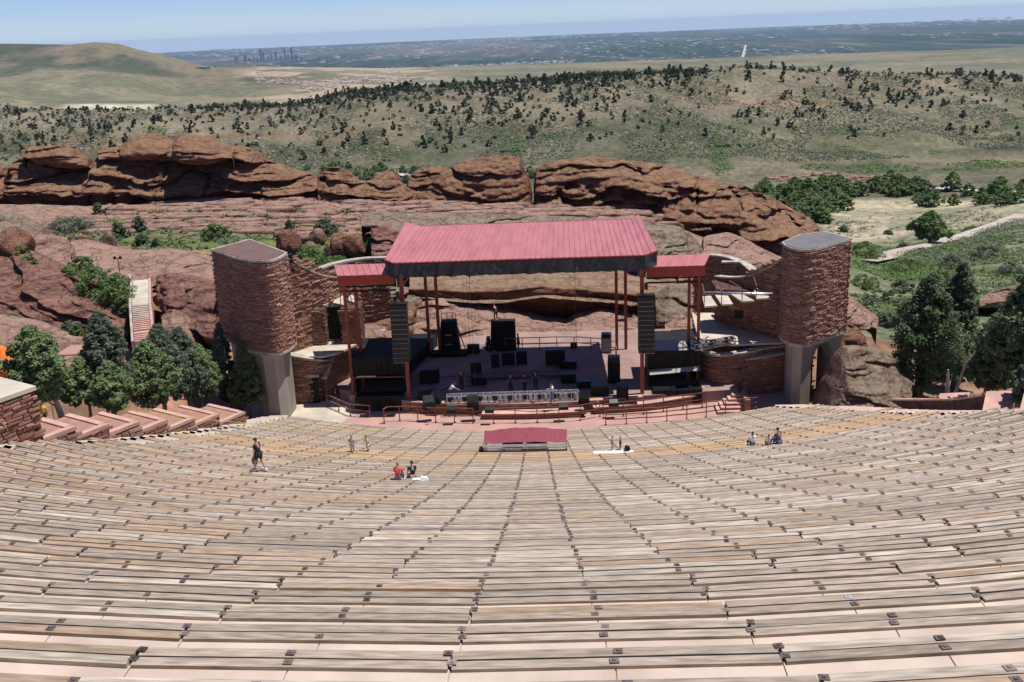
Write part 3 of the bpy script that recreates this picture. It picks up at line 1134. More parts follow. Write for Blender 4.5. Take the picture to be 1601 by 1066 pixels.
rock_mass('thin dipping slabs between the left cliff and the middle block',
          [(498, 275), (512, 262), (528, 262), (545, 270), (560, 282), (572, 284), (590, 278), (615, 276), (634, 292), (650, 304)],
          [(498, 322), (540, 330), (600, 332), (650, 332)], Rk, 154, 149, 51, per=1.8, amp=1.2, dip=.12, rough=.6)
rock_mass('small dark topped rock beside the gap where the far road shows',
          [(580, 282), (586, 271), (604, 268), (618, 270), (626, 284), (632, 296)], [(580, 298), (604, 300), (632, 300)], Rk, 162, 158, 55, per=1.6, amp=.9, nv=28)
rock_mass('rounded ochre rock just left of the big tilted middle block',
          [(634, 296), (638, 276), (652, 265), (672, 261), (700, 262)], [(634, 312), (660, 316), (700, 318)], Rk, 160, 155, 61, per=1.7, amp=.7, nv=30)
rock_mass('big tilted middle block of red rock with a smooth left flank',
          [(641, 322), (655, 305), (672, 288), (690, 270), (712, 258), (735, 250), (765, 244), (795, 245), (811, 247), (818, 262), (828, 280), (832, 300)],
          [(641, 330), (690, 336), (770, 340), (832, 342)], Rk, 157, 150, 71, per=2.7, amp=1.3, dip=-.02, rough=.9, bulge=.14, uc=1.6, g=1.5)
rock_mass('largest red massif on the right of the gap with caves and a sheer dark foot',
          [(835, 288), (838, 264), (858, 253), (880, 249), (925, 247), (965, 249), (1000, 252), (1035, 257), (1055, 264), (1090, 274), (1125, 284), (1160, 290), (1200, 306), (1240, 327), (1266, 340), (1280, 354)],
          [(835, 342), (900, 345), (1000, 352), (1060, 366), (1110, 385), (1160, 400), (1210, 402), (1250, 385), (1280, 366)], Rk, [158, 158, 156, 150, 146], [152, 151, 146, 138, 134], 81, per=3.4, amp=2.4, rough=2.2, bulge=.2, uc=2.5, g=2.2)
rock_mass('grey capped overhanging ledge running behind the stage roof',
          [(563, 338), (580, 333), (600, 331), (625, 334), (650, 338), (700, 336), (780, 337), (860, 339), (940, 342), (1005, 346)],
          [(563, 343), (585, 352), (610, 362), (640, 362), (700, 362), (780, 362), (1005, 372)], Rg, 122, 118, 91, per=2.6, amp=.7, nv=26, bulge=.12, uc=1.5)
rock_mass('dark layered rock pillar under the ledge left of the roof',
          [(582, 348), (600, 346), (640, 350), (680, 352)], [(582, 425), (600, 430), (640, 432), (680, 432)], Rm, 120, 112, 93, per=2.1, amp=1.2, rough=.8)
rock_mass('cream lichened ledge beside the right end of the stage roof',
          [(985, 352), (1010, 350), (1040, 352), (1062, 355), (1080, 366), (1092, 378), (1100, 392)],
          [(985, 412), (1030, 412), (1070, 410), (1100, 404)], Rg, 116, 108, 95, per=2.3, amp=1.2, rough=.7, bulge=.2)
rock_mass('slanting lit slab at the foot of the right massif',
          [(1100, 372), (1138, 364), (1160, 372), (1185, 386), (1212, 400), (1240, 410)], [(1100, 400), (1140, 402), (1185, 412), (1240, 420)], Rp, 124, 116, 97, per=2.6, amp=.7, nv=28)
rock_mass('pink broken rock between the curved walls and the massif',
          [(1060, 402), (1100, 396), (1140, 392), (1175, 398), (1210, 404), (1238, 412)], [(1060, 440), (1140, 440), (1238, 440)], Rp, 112, 106, 99, per=1.9, amp=.8, nv=28)
# under the roof, behind the stage
rock_mass('long cream topped slab overhanging a dark recess behind the stage',
          [(640, 418), (690, 420), (740, 428), (790, 428), (850, 418), (920, 416), (1000, 420), (1060, 430), (1085, 440)],
          [(640, 455), (690, 457), (740, 460), (790, 458), (850, 451), (920, 457), (1000, 466), (1085, 475)], Rc, 110, 97.6, 103, per=1.7, amp=.75, rough=.5, bulge=.10, g=1.3, uc=0, dip=.04)
rock_mass('upright red brown wall under the cream slab behind the stage',
          [(640, 452), (690, 454), (740, 457), (790, 455), (850, 448), (920, 454), (1000, 463), (1085, 472)],
          [(640, 492), (740, 496), (850, 494), (920, 494), (1000, 498), (1085, 496)], Rk, 98.2, 99.6, 104, per=2.4, amp=.3, rough=.3, bulge=.0, nv=30, back=9, g=1, uc=1.2)
rock_mass('dark recess wall of red rock under the long slab',
          [(610, 470), (760, 474), (900, 476), (1100, 474)], [(610, 512), (760, 516), (900, 514), (1100, 512)], Rk, 103, 99, 105, per=2.4, amp=.8, nv=26)
rock_mass('smooth pale pink rock lying along the back of the stage',
          [(600, 486), (650, 474), (690, 466), (730, 474), (800, 484), (850, 496), (885, 500), (905, 490), (945, 482), (1000, 492), (1050, 500), (1090, 496), (1118, 502)],
          [(600, 536), (690, 538), (800, 540), (905, 536), (1000, 532), (1060, 534), (1118, 530)], Rp, 98, 92.5, 107, per=2.4, amp=.7, rough=.6, bulge=.22, back=5, g=1.1, uc=.15)
rock_mass('low pink rock bench just behind the stage railing',
          [(636, 508), (700, 502), (780, 512), (850, 514), (905, 512), (960, 508), (1000, 514)], [(636, 540), (700, 541), (850, 541), (1000, 538)], Rp, 93.5, 91.2, 109, per=1.8, amp=.35, rough=.3, bulge=.3, back=4, nv=26, g=1.1, uc=.15)
rock_mass('brown humped rock under the left wing roof',
          [(552, 492), (570, 480), (600, 472), (630, 470), (650, 480)], [(552, 518), (600, 528), (650, 530)], Rk, 96, 92.5, 111, per=2.0, amp=.9, nv=30, bulge=.3, back=4)
rock_mass('ochre rock behind the left hanging speaker',
          [(580, 462), (600, 452), (630, 450), (660, 456)], [(580, 482), (620, 486), (660, 488)], Rg, 99, 96.5, 113, per=1.8, amp=.7, nv=26, bulge=.3, back=4)
rock_mass('low pink boulder bench at the left rear of the stage',
          [(536, 518), (560, 508), (600, 510), (628, 520)], [(536, 538), (580, 542), (628, 540)], Rp, 92, 89.6, 115, per=1.5, amp=.4, nv=24, bulge=.3, back=3, g=1.1, uc=.15)
rock_mass('ochre and red rock hump behind the right hanging speaker',
          [(1025, 462), (1045, 448), (1075, 444), (1105, 452), (1125, 470)], [(1025, 502), (1075, 510), (1125, 506)], Rg, 99, 95, 117, per=2.4, amp=.9, nv=30, bulge=.3, back=4)
rock_mass('broken pink rock at the right rear of the stage',
          [(1040, 504), (1065, 492), (1090, 500), (1122, 492), (1140, 508)], [(1040, 532), (1090, 536), (1140, 536)], Rp, 94, 91, 119, per=1.6, amp=.7, nv=26, bulge=.3, back=3)
# left foreground
rock_mass('grey weathered slab at the far left edge above the dark boulder',
          [(-60, 330), (0, 333), (25, 340), (45, 352), (62, 366)], [(-60, 395), (0, 392), (30, 388), (62, 380)], Rg, 106, 98, 123, per=2.4, amp=.7, bulge=.2, g=1.1, uc=.15)
rock_mass('pale mottled slab above the green thicket on the left',
          [(40, 382), (55, 366), (75, 366), (98, 378), (112, 392)], [(40, 408), (70, 418), (95, 424), (112, 422)], Rp, 101, 96, 125, per=2.2, amp=.5, nv=28, bulge=.2, back=4, g=1.1, uc=.15)
rock_mass('long smooth domed pink slab behind the stairs',
          [(96, 384), (110, 378), (135, 384), (175, 396), (215, 395), (255, 393), (300, 402), (345, 416)],
          [(96, 418), (150, 428), (215, 440), (260, 442), (300, 446), (345, 452)], Rp, 104, 97, 127, per=4.5, amp=.5, rough=.35, bulge=.16, back=9, g=1.1, uc=.15)
rock_mass('slanting brown slab overhanging a dark hollow beside the stairs',
          [(246, 432), (262, 430), (290, 434), (345, 446)], [(246, 484), (268, 496), (300, 520), (345, 560)], Rm, [96, 95, 92], [93, 88, 84], 129, per=4.0, amp=1.2, rough=.5, bulge=.12)
rock_mass('pale rounded rock under the slanting slab by the juniper tops',
          [(252, 494), (268, 484), (285, 490), (310, 506)], [(252, 525), (280, 535), (310, 540)], Rp, 88, 85.5, 131, per=1.8, amp=.4, nv=24, bulge=.3, back=3)
rock_mass('great tilted red slab with pale streaks on the left edge',
          [(-60, 372), (0, 376), (15, 384), (40, 396), (62, 408), (100, 430), (150, 452), (180, 474), (200, 490)],
          [(-60, 488), (0, 492), (50, 497), (100, 512), (150, 522), (180, 522), (200, 512)], Rm, [98, 94, 90], [88, 87, 87], 133, per=2.6, amp=1.0, dip=.42, rough=.8, bulge=.12, back=8, g=1.2, uc=.3)
rock_mass('lower smooth pink rock apron behind the orange canopy',
          [(-60, 492), (0, 498), (40, 505), (80, 522), (120, 536), (150, 548), (170, 566)],
          [(-60, 575), (0, 575), (60, 575), (110, 580), (170, 585)], Rp, [84, 82, 80], [76, 76, 76], 135, per=3.4, amp=.5, dip=.3, rough=.3, bulge=.1, back=6, g=1.1, uc=.15)
# right of the towers
rock_mass('red rock slope showing past the outer edge of the right tower',
          [(1312, 455), (1325, 458), (1340, 470), (1355, 482), (1372, 496)], [(1312, 505), (1335, 506), (1372, 504)], Rp, 92, 88, 141, per=1.4, amp=.7, nv=30, dip=-.3, back=5)
rock_mass('dark rounded slab standing between right tower and big boulder',
          [(1312, 500), (1326, 503), (1342, 513), (1354, 528), (1360, 545)], [(1312, 552), (1340, 555), (1360, 555)], Rk, 82, 80, 143, per=5, amp=.4, nv=26, back=3)
rock_mass('huge grey and pink boulder at the foot of the right tower',
          [(1296, 640), (1304, 614), (1312, 590), (1320, 564), (1329, 549), (1345, 547), (1378, 552), (1400, 562), (1425, 580)],
          [(1298, 653), (1312, 657), (1340, 658), (1380, 654), (1425, 642)], Rg, [67, 71, 75], [65, 63.5, 64], 145, per=1.5, amp=.55, dip=.30, rough=.4, bulge=.03, back=7, g=1.15, uc=0)
rock_mass('pink rock behind the big right juniper',
          [(1358, 552), (1372, 548), (1395, 556), (1420, 566)], [(1358, 575), (1390, 580), (1420, 582)], Rp, 84, 80, 147, per=3, amp=.3, nv=22, back=4)
rock_mass('thin red rock outcrop on the slope beyond the right junipers',
          [(1532, 467), (1550, 458), (1570, 452), (1592, 446)], [(1532, 474), (1560, 474), (1592, 470)], Rp, 128, 126, 149, per=1, amp=.3, nv=20, back=3)
# loose boulders
for i, (x, y, w_, h_, lab, mt, sd) in enumerate([
    (132, 384, 28, 18, 'squarish tan boulder in the scrub on the left shelf', Rg, 1),
    (173, 388, 30, 24, 'pointed tan boulder right of the squarish one in the scrub', Rg, 2),
    (452, 408, 42, 46, 'tall brown slab boulder leaning left of the pale boulders', Rk, 3),
    (478, 380, 28, 18, 'pale flat boulder leaning on the tall brown slab', Rp, 4),
    (497, 382, 28, 24, 'pale rounded boulder on top of the boulder pile', Rp, 5),
    (488, 392, 20, 14, 'small round boulder wedged below the pale ones', Rp, 6),
    (532, 404, 34, 34, 'dark sided boulder in the middle of the pile', Rk, 7),
    (552, 404, 44, 38, 'wide brown boulder behind the bush', Rk, 8),
    (514, 408, 12, 26, 'slim upright grey stone at the foot of the pile', Rg, 9),
    (434, 372, 14, 10, 'small tan stone in the scrub above the left tower roof', Rp, 10),
    (207, 366, 12, 9, 'small pale stone beside the dark shrub on the shelf', Rp, 12),
    (78, 440, 46, 34, 'dark red block perched on the tilted slab', Rk, 13),
    (14, 408, 70, 44, 'massive dark overhanging boulder at the left edge', Rk, 14),
    (48, 408, 22, 14, 'small pink rock by the bright green shrub', Rp, 15),
    (1395, 652, 20, 10, 'small dark stone at the base of the huge right boulder', Rk, 16),
    (1240, 412, 26, 16, 'pink block below the end of the right massif', Rp, 17)]):
    boulder(x, y, w_, h_, lab, mt, {0: None}.get(i, None) if i < 11 else (96 if x < 100 else None), sd, group=None)

# ------------------------------------------------------------------ masonry
STONES = []
rs_ = random.Random(3)
for i in range(8):
    j = lambda a: rs_.uniform(-a, a)
    vs = [(-.5, 0, -.5), (.5, 0, -.5), (.5, 0, .5), (-.5, 0, .5),
          (-.46 + j(.04), -.7 + j(.3), -.42 + j(.08)), (.46 + j(.04), -.7 + j(.3), -.42 + j(.08)), (.45 + j(.05), -.8 + j(.25), .38 + j(.1)), (-.45 + j(.05), -.8 + j(.25), .38 + j(.1))]
    fs = [(4, 5, 6, 7), (0, 1, 5, 4), (1, 2, 6, 5), (2, 3, 7, 6), (3, 0, 4, 7)]
    STONES.append((vs, fs))
ST_ME = {}
for key in ('stone', 'stone_pale'):
    for i, (vs, fs) in enumerate(STONES):
        m_ = MB().add(vs, fs).mesh('stone'); m_.materials.append(M[key]); ST_ME[key, i] = m_


def wall_pts(pts, n=None):
    """smooth a plan line (Catmull-Rom)"""
    P_ = [np.array(p, float) for p in pts]
    out = []
    for i in range(len(P_) - 1):
        p0 = P_[max(0, i - 1)]; p1 = P_[i]; p2 = P_[i + 1]; p3_ = P_[min(len(P_) - 1, i + 2)]
        for t in np.linspace(0, 1, 7)[:-1]:
            out.append(.5 * ((2 * p1) + (-p0 + p2) * t + (2 * p0 - 5 * p1 + 4 * p2 - p3_) * t * t + (-p0 + 3 * p1 - 3 * p2 + p3_) * t ** 3))
    out.append(P_[-1])
    return out


def cladding(parent, line, z0f, z1f, limit, seed=1, ch=.15, cl=.52, holes=(), org=(0, 0, 0), prot=.09):
    """courses of split stones on the side of the line that faces right of its direction; line: plan points; z0f/z1f: functions of 0..1"""
    r_ = random.Random(seed)
    L_ = [0.0]
    for a, b in zip(line[:-1], line[1:]):
        L_.append(L_[-1] + float(np.hypot(b[0] - a[0], b[1] - a[1])))
    tot = L_[-1]
    xs = [p[0] for p in line]; ys = [p[1] for p in line]
    items = []
    zmin = min(z0f(i / 20) for i in range(21)); zmax = max(z1f(i / 20) for i in range(21))
    z = zmin
    while z < zmax:
        h = ch * r_.uniform(.7, 1.35)
        s = r_.uniform(-.3, 0)
        while s < tot:
            l = cl * r_.uniform(.45, 1.7)
            c = s + l / 2
            if 0 < c < tot:
                u = c / tot
                if z + h * .5 > z0f(u) and z + h * .6 < z1f(u) and not any(a < c < b and q0 < z + h / 2 < q1 for a, b, q0, q1 in holes):
                    x = float(np.interp(c, L_, xs)); y = float(np.interp(c, L_, ys))
                    x2 = float(np.interp(min(c + .15, tot), L_, xs)); y2 = float(np.interp(min(c + .15, tot), L_, ys))
                    x1_ = float(np.interp(max(c - .15, 0), L_, xs)); y1_ = float(np.interp(max(c - .15, 0), L_, ys))
                    an = math.atan2(y2 - y1_, x2 - x1_)
                    items.append((l * h, x, y, z + h / 2, an, l - .02, h - .018, prot * r_.uniform(.35, 1.7), r_.randrange(8), 'stone_pale' if r_.random() < .13 else 'stone'))
            s += l
        z += h
    items.sort(key=lambda t: -t[0])
    bulk = {'stone': MB(), 'stone_pale': MB()}
    for i, (_, x, y, z, an, l, h, pr, k, key) in enumerate(items):
        if i < limit:
            o = link('stone', ST_ME[key, k], parent)
            o.location = (x - org[0], y - org[1], z - org[2])
            o.rotation_euler = (0, 0, an)
            o.scale = (l, pr, h)
        else:
            ca, sa = math.cos(an), math.sin(an)
            vs, fs = STONES[k]
            bulk[key].add([(x - org[0] + ca * a * l - sa * b * pr, y - org[1] + sa * a * l + ca * b * pr, z - org[2] + c * h) for a, b, c in vs], fs)
    for key, b_ in bulk.items():
        if b_.v:
            tag(b_.build('stone_facing' if key == 'stone' else 'pale_stone_facing', M[key], parent), None, None, None, 'stuff')


def ribbon(m_, line, z0, z1, th, org=(0, 0, 0), side=1):
    """a wall of thickness th along a plan line; z0/z1 functions of 0..1; thickness on the left of the direction"""
    n = len(line)
    P_ = np.array([p[:2] for p in line], float)
    t = np.gradient(P_, axis=0)
    t /= np.linalg.norm(t, axis=1)[:, None]
    nr = np.stack([-t[:, 1], t[:, 0]], -1) * th * side
    vs = []
    for i in range(n):
        u = i / (n - 1)
        for q, z in ((P_[i], z0(u)), (P_[i], z1(u)), (P_[i] + nr[i], z1(u)), (P_[i] + nr[i], z0(u))):
            vs.append((q[0] - org[0], q[1] - org[1], z - org[2]))
    fs = []
    for i in range(n - 1):
        a = i * 4
        for k in range(4):
            fs.append((a + k, a + 4 + k, a + 4 + (k + 1) % 4, a + (k + 1) % 4) if side > 0 else (a + (k + 1) % 4, a + 4 + (k + 1) % 4, a + 4 + k, a + k))
    fs += [(0, 1, 2, 3), (4 * n - 1, 4 * n - 2, 4 * n - 3, 4 * n - 4)]
    m_.add(vs, fs)
    return m_


def stone_wall(name, label, cat, pts3, z0, th=.5, limit=120, seed=1, cop='concrete_edge', smooth_line=True, holes=(), copw=.16, **kw):
    """pts3: plan points with the height of the coping"""
    line = wall_pts([p[:2] for p in pts3]) if smooth_line else [np.array(p[:2], float) for p in pts3]
    tops = wall_pts([(i, p[2]) for i, p in enumerate(pts3)]) if smooth_line else [(i, p[2]) for i, p in enumerate(pts3)]
    tz = [float(t[1]) for t in tops]
    z1f = lambda u: float(np.interp(u * (len(tz) - 1), range(len(tz)), tz))
    z0f = z0 if callable(z0) else (lambda u: z0)
    org = (float(line[0][0]), float(line[0][1]), min(z0f(0), z0f(1)))
    t = thing(name, label, cat, org)
    ribbon(MB(), line, z0f, lambda u: z1f(u) - copw, th, org).build('core', M['mortar'], t)
    # coping, a little proud
    P_ = np.array([p[:2] for p in line], float)
    tg = np.gradient(P_, axis=0); tg /= np.linalg.norm(tg, axis=1)[:, None]
    off = P_ - np.stack([-tg[:, 1], tg[:, 0]], -1) * .13
    ribbon(MB(), off, lambda u: z1f(u) - copw + .003, z1f, th + .22, org).build('coping', M[cop], t)
    cladding(t, line, z0f, lambda u: z1f(u) - copw, limit, seed, holes=holes, org=org, **kw)
    return t


# ------------------------------------------------------------------ towers
def tower(label, plan, back, zt, zb, roofm, seed):
    """plan: front line from the inner tip round the nose to the outer corner; back: the remaining corners"""
    org = (plan[0][0], plan[0][1], 0)
    t = thing('stone_tower', label, 'tower', org)
    line = wall_pts(plan)
    if seed == 2:
        line = line[::-1]
    # stones sit on the right-hand side of the line: keep the outside on the right
    full = [tuple(p) for p in line] + [tuple(q) for q in (back if seed == 1 else back[::-1])]
    loc = [(p[0] - org[0], p[1] - org[1]) for p in full]
    MB().prism(loc, zb, zt - .12).build('core', M['mortar'], t)
    c_ = np.mean(np.array(loc), axis=0)
    cap = [tuple(c_ + (np.array(q) - c_) * 1.035) for q in loc]
    MB().prism(cap, zt - .12, zt + .06).build('cap', M['concrete_edge'], t)
    MB().prism([tuple(c_ + (np.array(q) - c_) * .96) for q in loc], zt + .061, zt + .10).build('roof', roofm, t)
    MB().prism(cap, zb - .22, zb).build('base_slab', M['concrete_edge'], t)
    full2 = full + [full[0]]
    cladding(t, [np.array(p) for p in full2], lambda u: zb + .02, lambda u: zt - .12, 300, seed, org=org, ch=.115, cl=.45, prot=.085)
    return t, full


RT, rfull = tower('curved red stone tower on concrete legs right of the stage with a grey flat roof',
                  [(21.6, 77.1), (19.9, 75.4), (18.5, 74.1), (17.5, 73.6), (16.75, 74.1), (16.4, 75.1), (16.4, 76.5)][::-1], [(20.4, 79.9), (18.2, 79.0)], 12.2, 5.05, M['tower_roof_grey'], 1)
LT, lfull = tower('wider red stone tower half in shade left of the stage with a brown flat roof',
                  [(-27.4, 77.1), (-25.6, 75.1), (-24.2, 73.5), (-22.9, 72.7), (-21.8, 72.5), (-21.2, 73.4), (-21.0, 75.1)][::-1], [(-25.5, 80.8)], 12.8, 5.75, M['tower_roof_brown'], 2)


def pier(parent, org, pts, z0, z1, flare, mt=None):
    """concrete leg that widens under the slab"""
    c = np.mean(np.array(pts), axis=0)
    zs = [z0, z1 - 1.5, z1 - .9, z1 - .45, z1 - .15, z1]
    fl = [0, 0, .06, .22, .55, 1.0]
    m_ = MB()
    n = len(pts)
    vs = []
    for z, f_ in zip(zs, fl):
        for p in pts:
            q = np.array(p) + (np.array(p) - c) / np.linalg.norm(np.array(p) - c) * flare * f_
            vs.append((q[0] - org[0], q[1] - org[1], z))
    fs = []
    for k in range(len(zs) - 1):
        for i in range(n):
            fs.append((k * n + i, k * n + (i + 1) % n, (k + 1) * n + (i + 1) % n, (k + 1) * n + i))
    fs.append(tuple(range(n - 1, -1, -1)))
    m_.add(vs, fs)
    m_.build('pier', mt or M['pier'], parent)


pier(LT, LT.location, [(-23.95, 74.0), (-23.1, 73.2), (-22.2, 73.0), (-21.75, 73.9), (-21.75, 76.0), (-23.9, 76.0)], -.6, 5.53, .35)
pier(LT, LT.location, [(-26.9, 77.4), (-26.3, 76.8), (-25.7, 77.4), (-26.2, 79.6), (-26.9, 79.4)], -.6, 5.53, .1)
pier(RT, RT.location, [(16.85, 75.2), (17.0, 74.4), (17.6, 74.0), (18.45, 74.5), (18.3, 76.5), (16.9, 76.5)], -.8, 4.83, .3)
pier(RT, RT.location, [(20.6, 76.5), (21.35, 77.2), (20.6, 79.2), (20.0, 79.0)], -2.5, 4.83, .12)
# haunch between the two right legs: an arch in the concrete frame
m_ = MB()
a_, b_ = np.array([18.4, 74.45]), np.array([20.7, 76.6])
dv = (b_ - a_) / np.linalg.norm(b_ - a_); nv_ = np.array([-dv[1], dv[0]])
LL = np.linalg.norm(b_ - a_)
prev = None
for k in range(13):
    s_ = k / 12
    zz = 4.83 - .35 - 1.6 * (abs(2 * s_ - 1) ** 3.2)
    p = a_ + dv * LL * s_ - np.array(RT.location[:2])
    cur = [(p[0], p[1], zz), (p[0], p[1], 4.83), (p[0] + nv_[0] * .9, p[1] + nv_[1] * .9, 4.83), (p[0] + nv_[0] * .9, p[1] + nv_[1] * .9, zz)]
    if prev:
        m_.add(prev + cur, [(0, 4, 5, 1), (1, 5, 6, 2), (2, 6, 7, 3), (3, 7, 4, 0)])
    prev = cur
m_.build('arch', M['pier'], RT)

# ------------------------------------------------------------------ plaza, stage and floors
arc = [(x, row_Y(x, H0 + N1 * PITCH_ROW) + .12) for x in np.linspace(-21, 16, 40)]
pl = [(p[0], p[1]) for p in arc] + [(17, 74), (17, 92), (-26, 92), (-26, 76), (-21.4, 72)]
o = MB().prism(pl, -.35, -.02).build('plaza', M['plaza'])
tag(o, 'pink paved plaza between benches and stage', None, None, 'structure')
o = MB().prism([(-26.0, 73.9), (-21.0, 71.2), (-17.6, 72.0), (-16.0, 76.0), (-18, 80), (-26, 80)], -.02, -.012).build('plaza_apron', M['cream'])
tag(o, 'cream concrete paving below the left tower', None, None, 'structure')
st = MB().prism([(-12.6, 74.6), (-8, 74.0), (-3.4, 73.8), (1.2, 74.0), (5.9, 74.6), (13.2, 75.6), (13.2, 92.5), (-20.2, 92.5), (-20.2, 82), (-18.5, 77.6)], -.02, .9)
o = st.build('stage_floor', M['stage'])
tag(o, 'pink stage floor with a sunlit front strip', None, None, 'structure')
# paving stones of the stage front wall
sw = stone_wall('stage_front_wall', 'low red stone wall along the front edge of the stage', 'wall',
                [(-12.4, 74.4, .93), (-8, 73.75, .93), (-3.4, 73.5, .93), (1.2, 73.75, .93), (5.7, 74.4, .93)], 0, .3, 200, 5, 'coping', ch=.16, cl=.5, copw=.08, prot=.05)
o = stone_wall('step_wall', 'lower stone step wall in the middle of the stage front', 'wall',
               [(-6.6, 72.7, .45), (-2.6, 72.55, .45), (1.2, 72.8, .45)], 0, .8, 60, 6, 'coping', ch=.15, cl=.5, copw=.08, prot=.05)
o = stone_wall('step_wall', 'stone ramp wall in front of the right speaker wing', 'wall',
               [(1.9, 73.3, .55), (6, 73.8, .6), (10.0, 75.0, .75)], 0, .4, 80, 7, 'coping', ch=.15, cl=.5, copw=.08, prot=.05)

# ------------------------------------------------------------------ stage roof
roof = thing('stage_roof', 'big pink red metal roof over the stage with a black skirt', 'roof', (-3.4, 75, 0))
ox, oy = -3.4, 75.0
fl, fr, bl, br_ = (-12.9, 75.0, 11.85), (5.95, 75.0, 11.9), (-12.5, 88.3, 12.1), (5.85, 88.3, 12.15)
flo, fro, blo, bro = (-13.6, 75.6, 12.0), (6.9, 75.6, 12.1), (-14.0, 89.3, 12.35), (6.55, 89.3, 12.4)


def lerpv(a, b, t):
    return tuple(np.array(a) * (1 - t) + np.array(b) * t)


def roof_panel(a0, a1, b0, b1, nme='roof_panel'):
    """a: front edge left/right, b: back edge left/right"""
    L3 = lambda p, dz: (p[0] - ox, p[1] - oy, p[2] + dz)
    m_ = MB()
    m_.add([L3(a0, -.06), L3(a1, -.06), L3(b1, -.06), L3(b0, -.06), L3(a0, 0), L3(a1, 0), L3(b1, 0), L3(b0, 0)],
           [(4, 5, 6, 7), (3, 2, 1, 0), (0, 1, 5, 4), (1, 2, 6, 5), (2, 3, 7, 6), (3, 0, 4, 7)])
    m_.bar(L3(lerpv(a0, a1, .04), .03), L3(lerpv(b0, b1, .04), .03), .03)
    m_.build(nme, M['red_roof'], roof)


NP = 44
for i in range(NP):
    t0, t1 = i / NP, (i + 1) / NP - .0006
    roof_panel(lerpv(fl, fr, t0), lerpv(fl, fr, t1), lerpv(bl, br_, t0), lerpv(bl, br_, t1))
for i in range(2):
    roof_panel(lerpv(flo, fl, i / 2), lerpv(flo, fl, i / 2 + .49), lerpv(blo, bl, i / 2), lerpv(blo, bl, i / 2 + .49))
    roof_panel(lerpv(fr, fro, i / 2 + .01), lerpv(fr, fro, i / 2 + .5), lerpv(br_, bro, i / 2 + .01), lerpv(br_, bro, i / 2 + .5))
# trim and roof beams
loc_ = lambda p, dz=0.0: (p[0] - ox, p[1] - oy, p[2] + dz)
MB().path([loc_(flo, -.10), loc_(fl, -.10), loc_(fr, -.10), loc_(fro, -.10)], .075).build('front_trim', M['fascia'], roof)
MB().path([loc_(blo, -.5), loc_(bro, -.5)], .12).build('back_beam', M['red_steel'], roof)
MB().path([loc_(flo, -.2), loc_(blo, -.2)], .12).path([loc_(fro, -.2), loc_(bro, -.2)], .12).build('side_beam', M['red_steel'], roof)
for yy in (77.5, 81, 84.5):
    MB().box(-9.9, 9.9, yy - oy - .12, yy - oy + .12, 11.2, 11.7).build('roof_beam', M['red_steel'], roof)
# cloth skirt hung round the front in swags
def skirt(a, b, n, nm):
    us = np.linspace(0, 1, n)
    V_, F_ = [], []
    rr = np.random.default_rng(5)
    for i, u in enumerate(us):
        p = np.array(lerpv(a, b, u))
        L_ = np.linalg.norm(np.array(b) - np.array(a)) * u
        for j, v in enumerate(np.linspace(0, 1, 9)):
            sw_ = math.sin(L_ * 4.3 + 1.4 * math.sin(v * 3 + L_)) * .10 * v ** .7 + .05 * math.sin(L_ * 11 + 3 * v)
            dz = -1.05 * v + .05 * abs(math.sin(L_ * 2.15)) * v
            V_.append((p[0] - ox, p[1] - oy - .12 - sw_ - .05, p[2] - .12 + dz))
    me = np_mesh(nm, V_, grid_faces(n, 9), True)
    link(nm, me, roof, M['tarp'])


skirt(fl, fr, 360, 'skirt_cloth')
skirt(flo, fl, 30, 'skirt_cloth')
skirt(fr, fro, 30, 'skirt_cloth')
V_ = []
for (a, b, nm) in ((flo, blo, 'side_cloth'), (fro, bro, 'side_cloth')):
    m_ = MB()
    k = lerpv(a, b, .12)
    m_.add([loc_(a, -.15), loc_(k, -.15), loc_(k, -1.15), loc_(a, -1.15)], [(0, 1, 2, 3)])
    m_.build(nm, M['tarp'], roof)


def post(x, y, z0, z1, r, parent, base=.0, lean=0.0, mt=None):
    m_ = MB().bar((x - ox, y - oy, z0), (x - ox + lean, y - oy, z1), r)
    m_.build('column', mt or M['red_steel'], parent)
    if base:
        MB().box(x - ox - .35, x - ox + .35, y - oy - .35, y - oy + .35, z0 - base, z0 - .003).build('footing', M['coping'], parent)


for x in (-12.45, 5.75):
    post(x, 75.1, .9, 11.7, .17, roof, .5)
for x in (-12.2, -11.3, 5.2, 4.4):
    post(x, 86.5, .9, 12.0, .15, roof)
for x in (-12.45, 5.75):       # twin outer legs and their cross members of the wings
    for z in (6.2,):
        MB().bar((x - ox, .1, 9.9), (x - ox, 11.5, 9.9), .10).build('side_truss', M['red_steel'], roof)


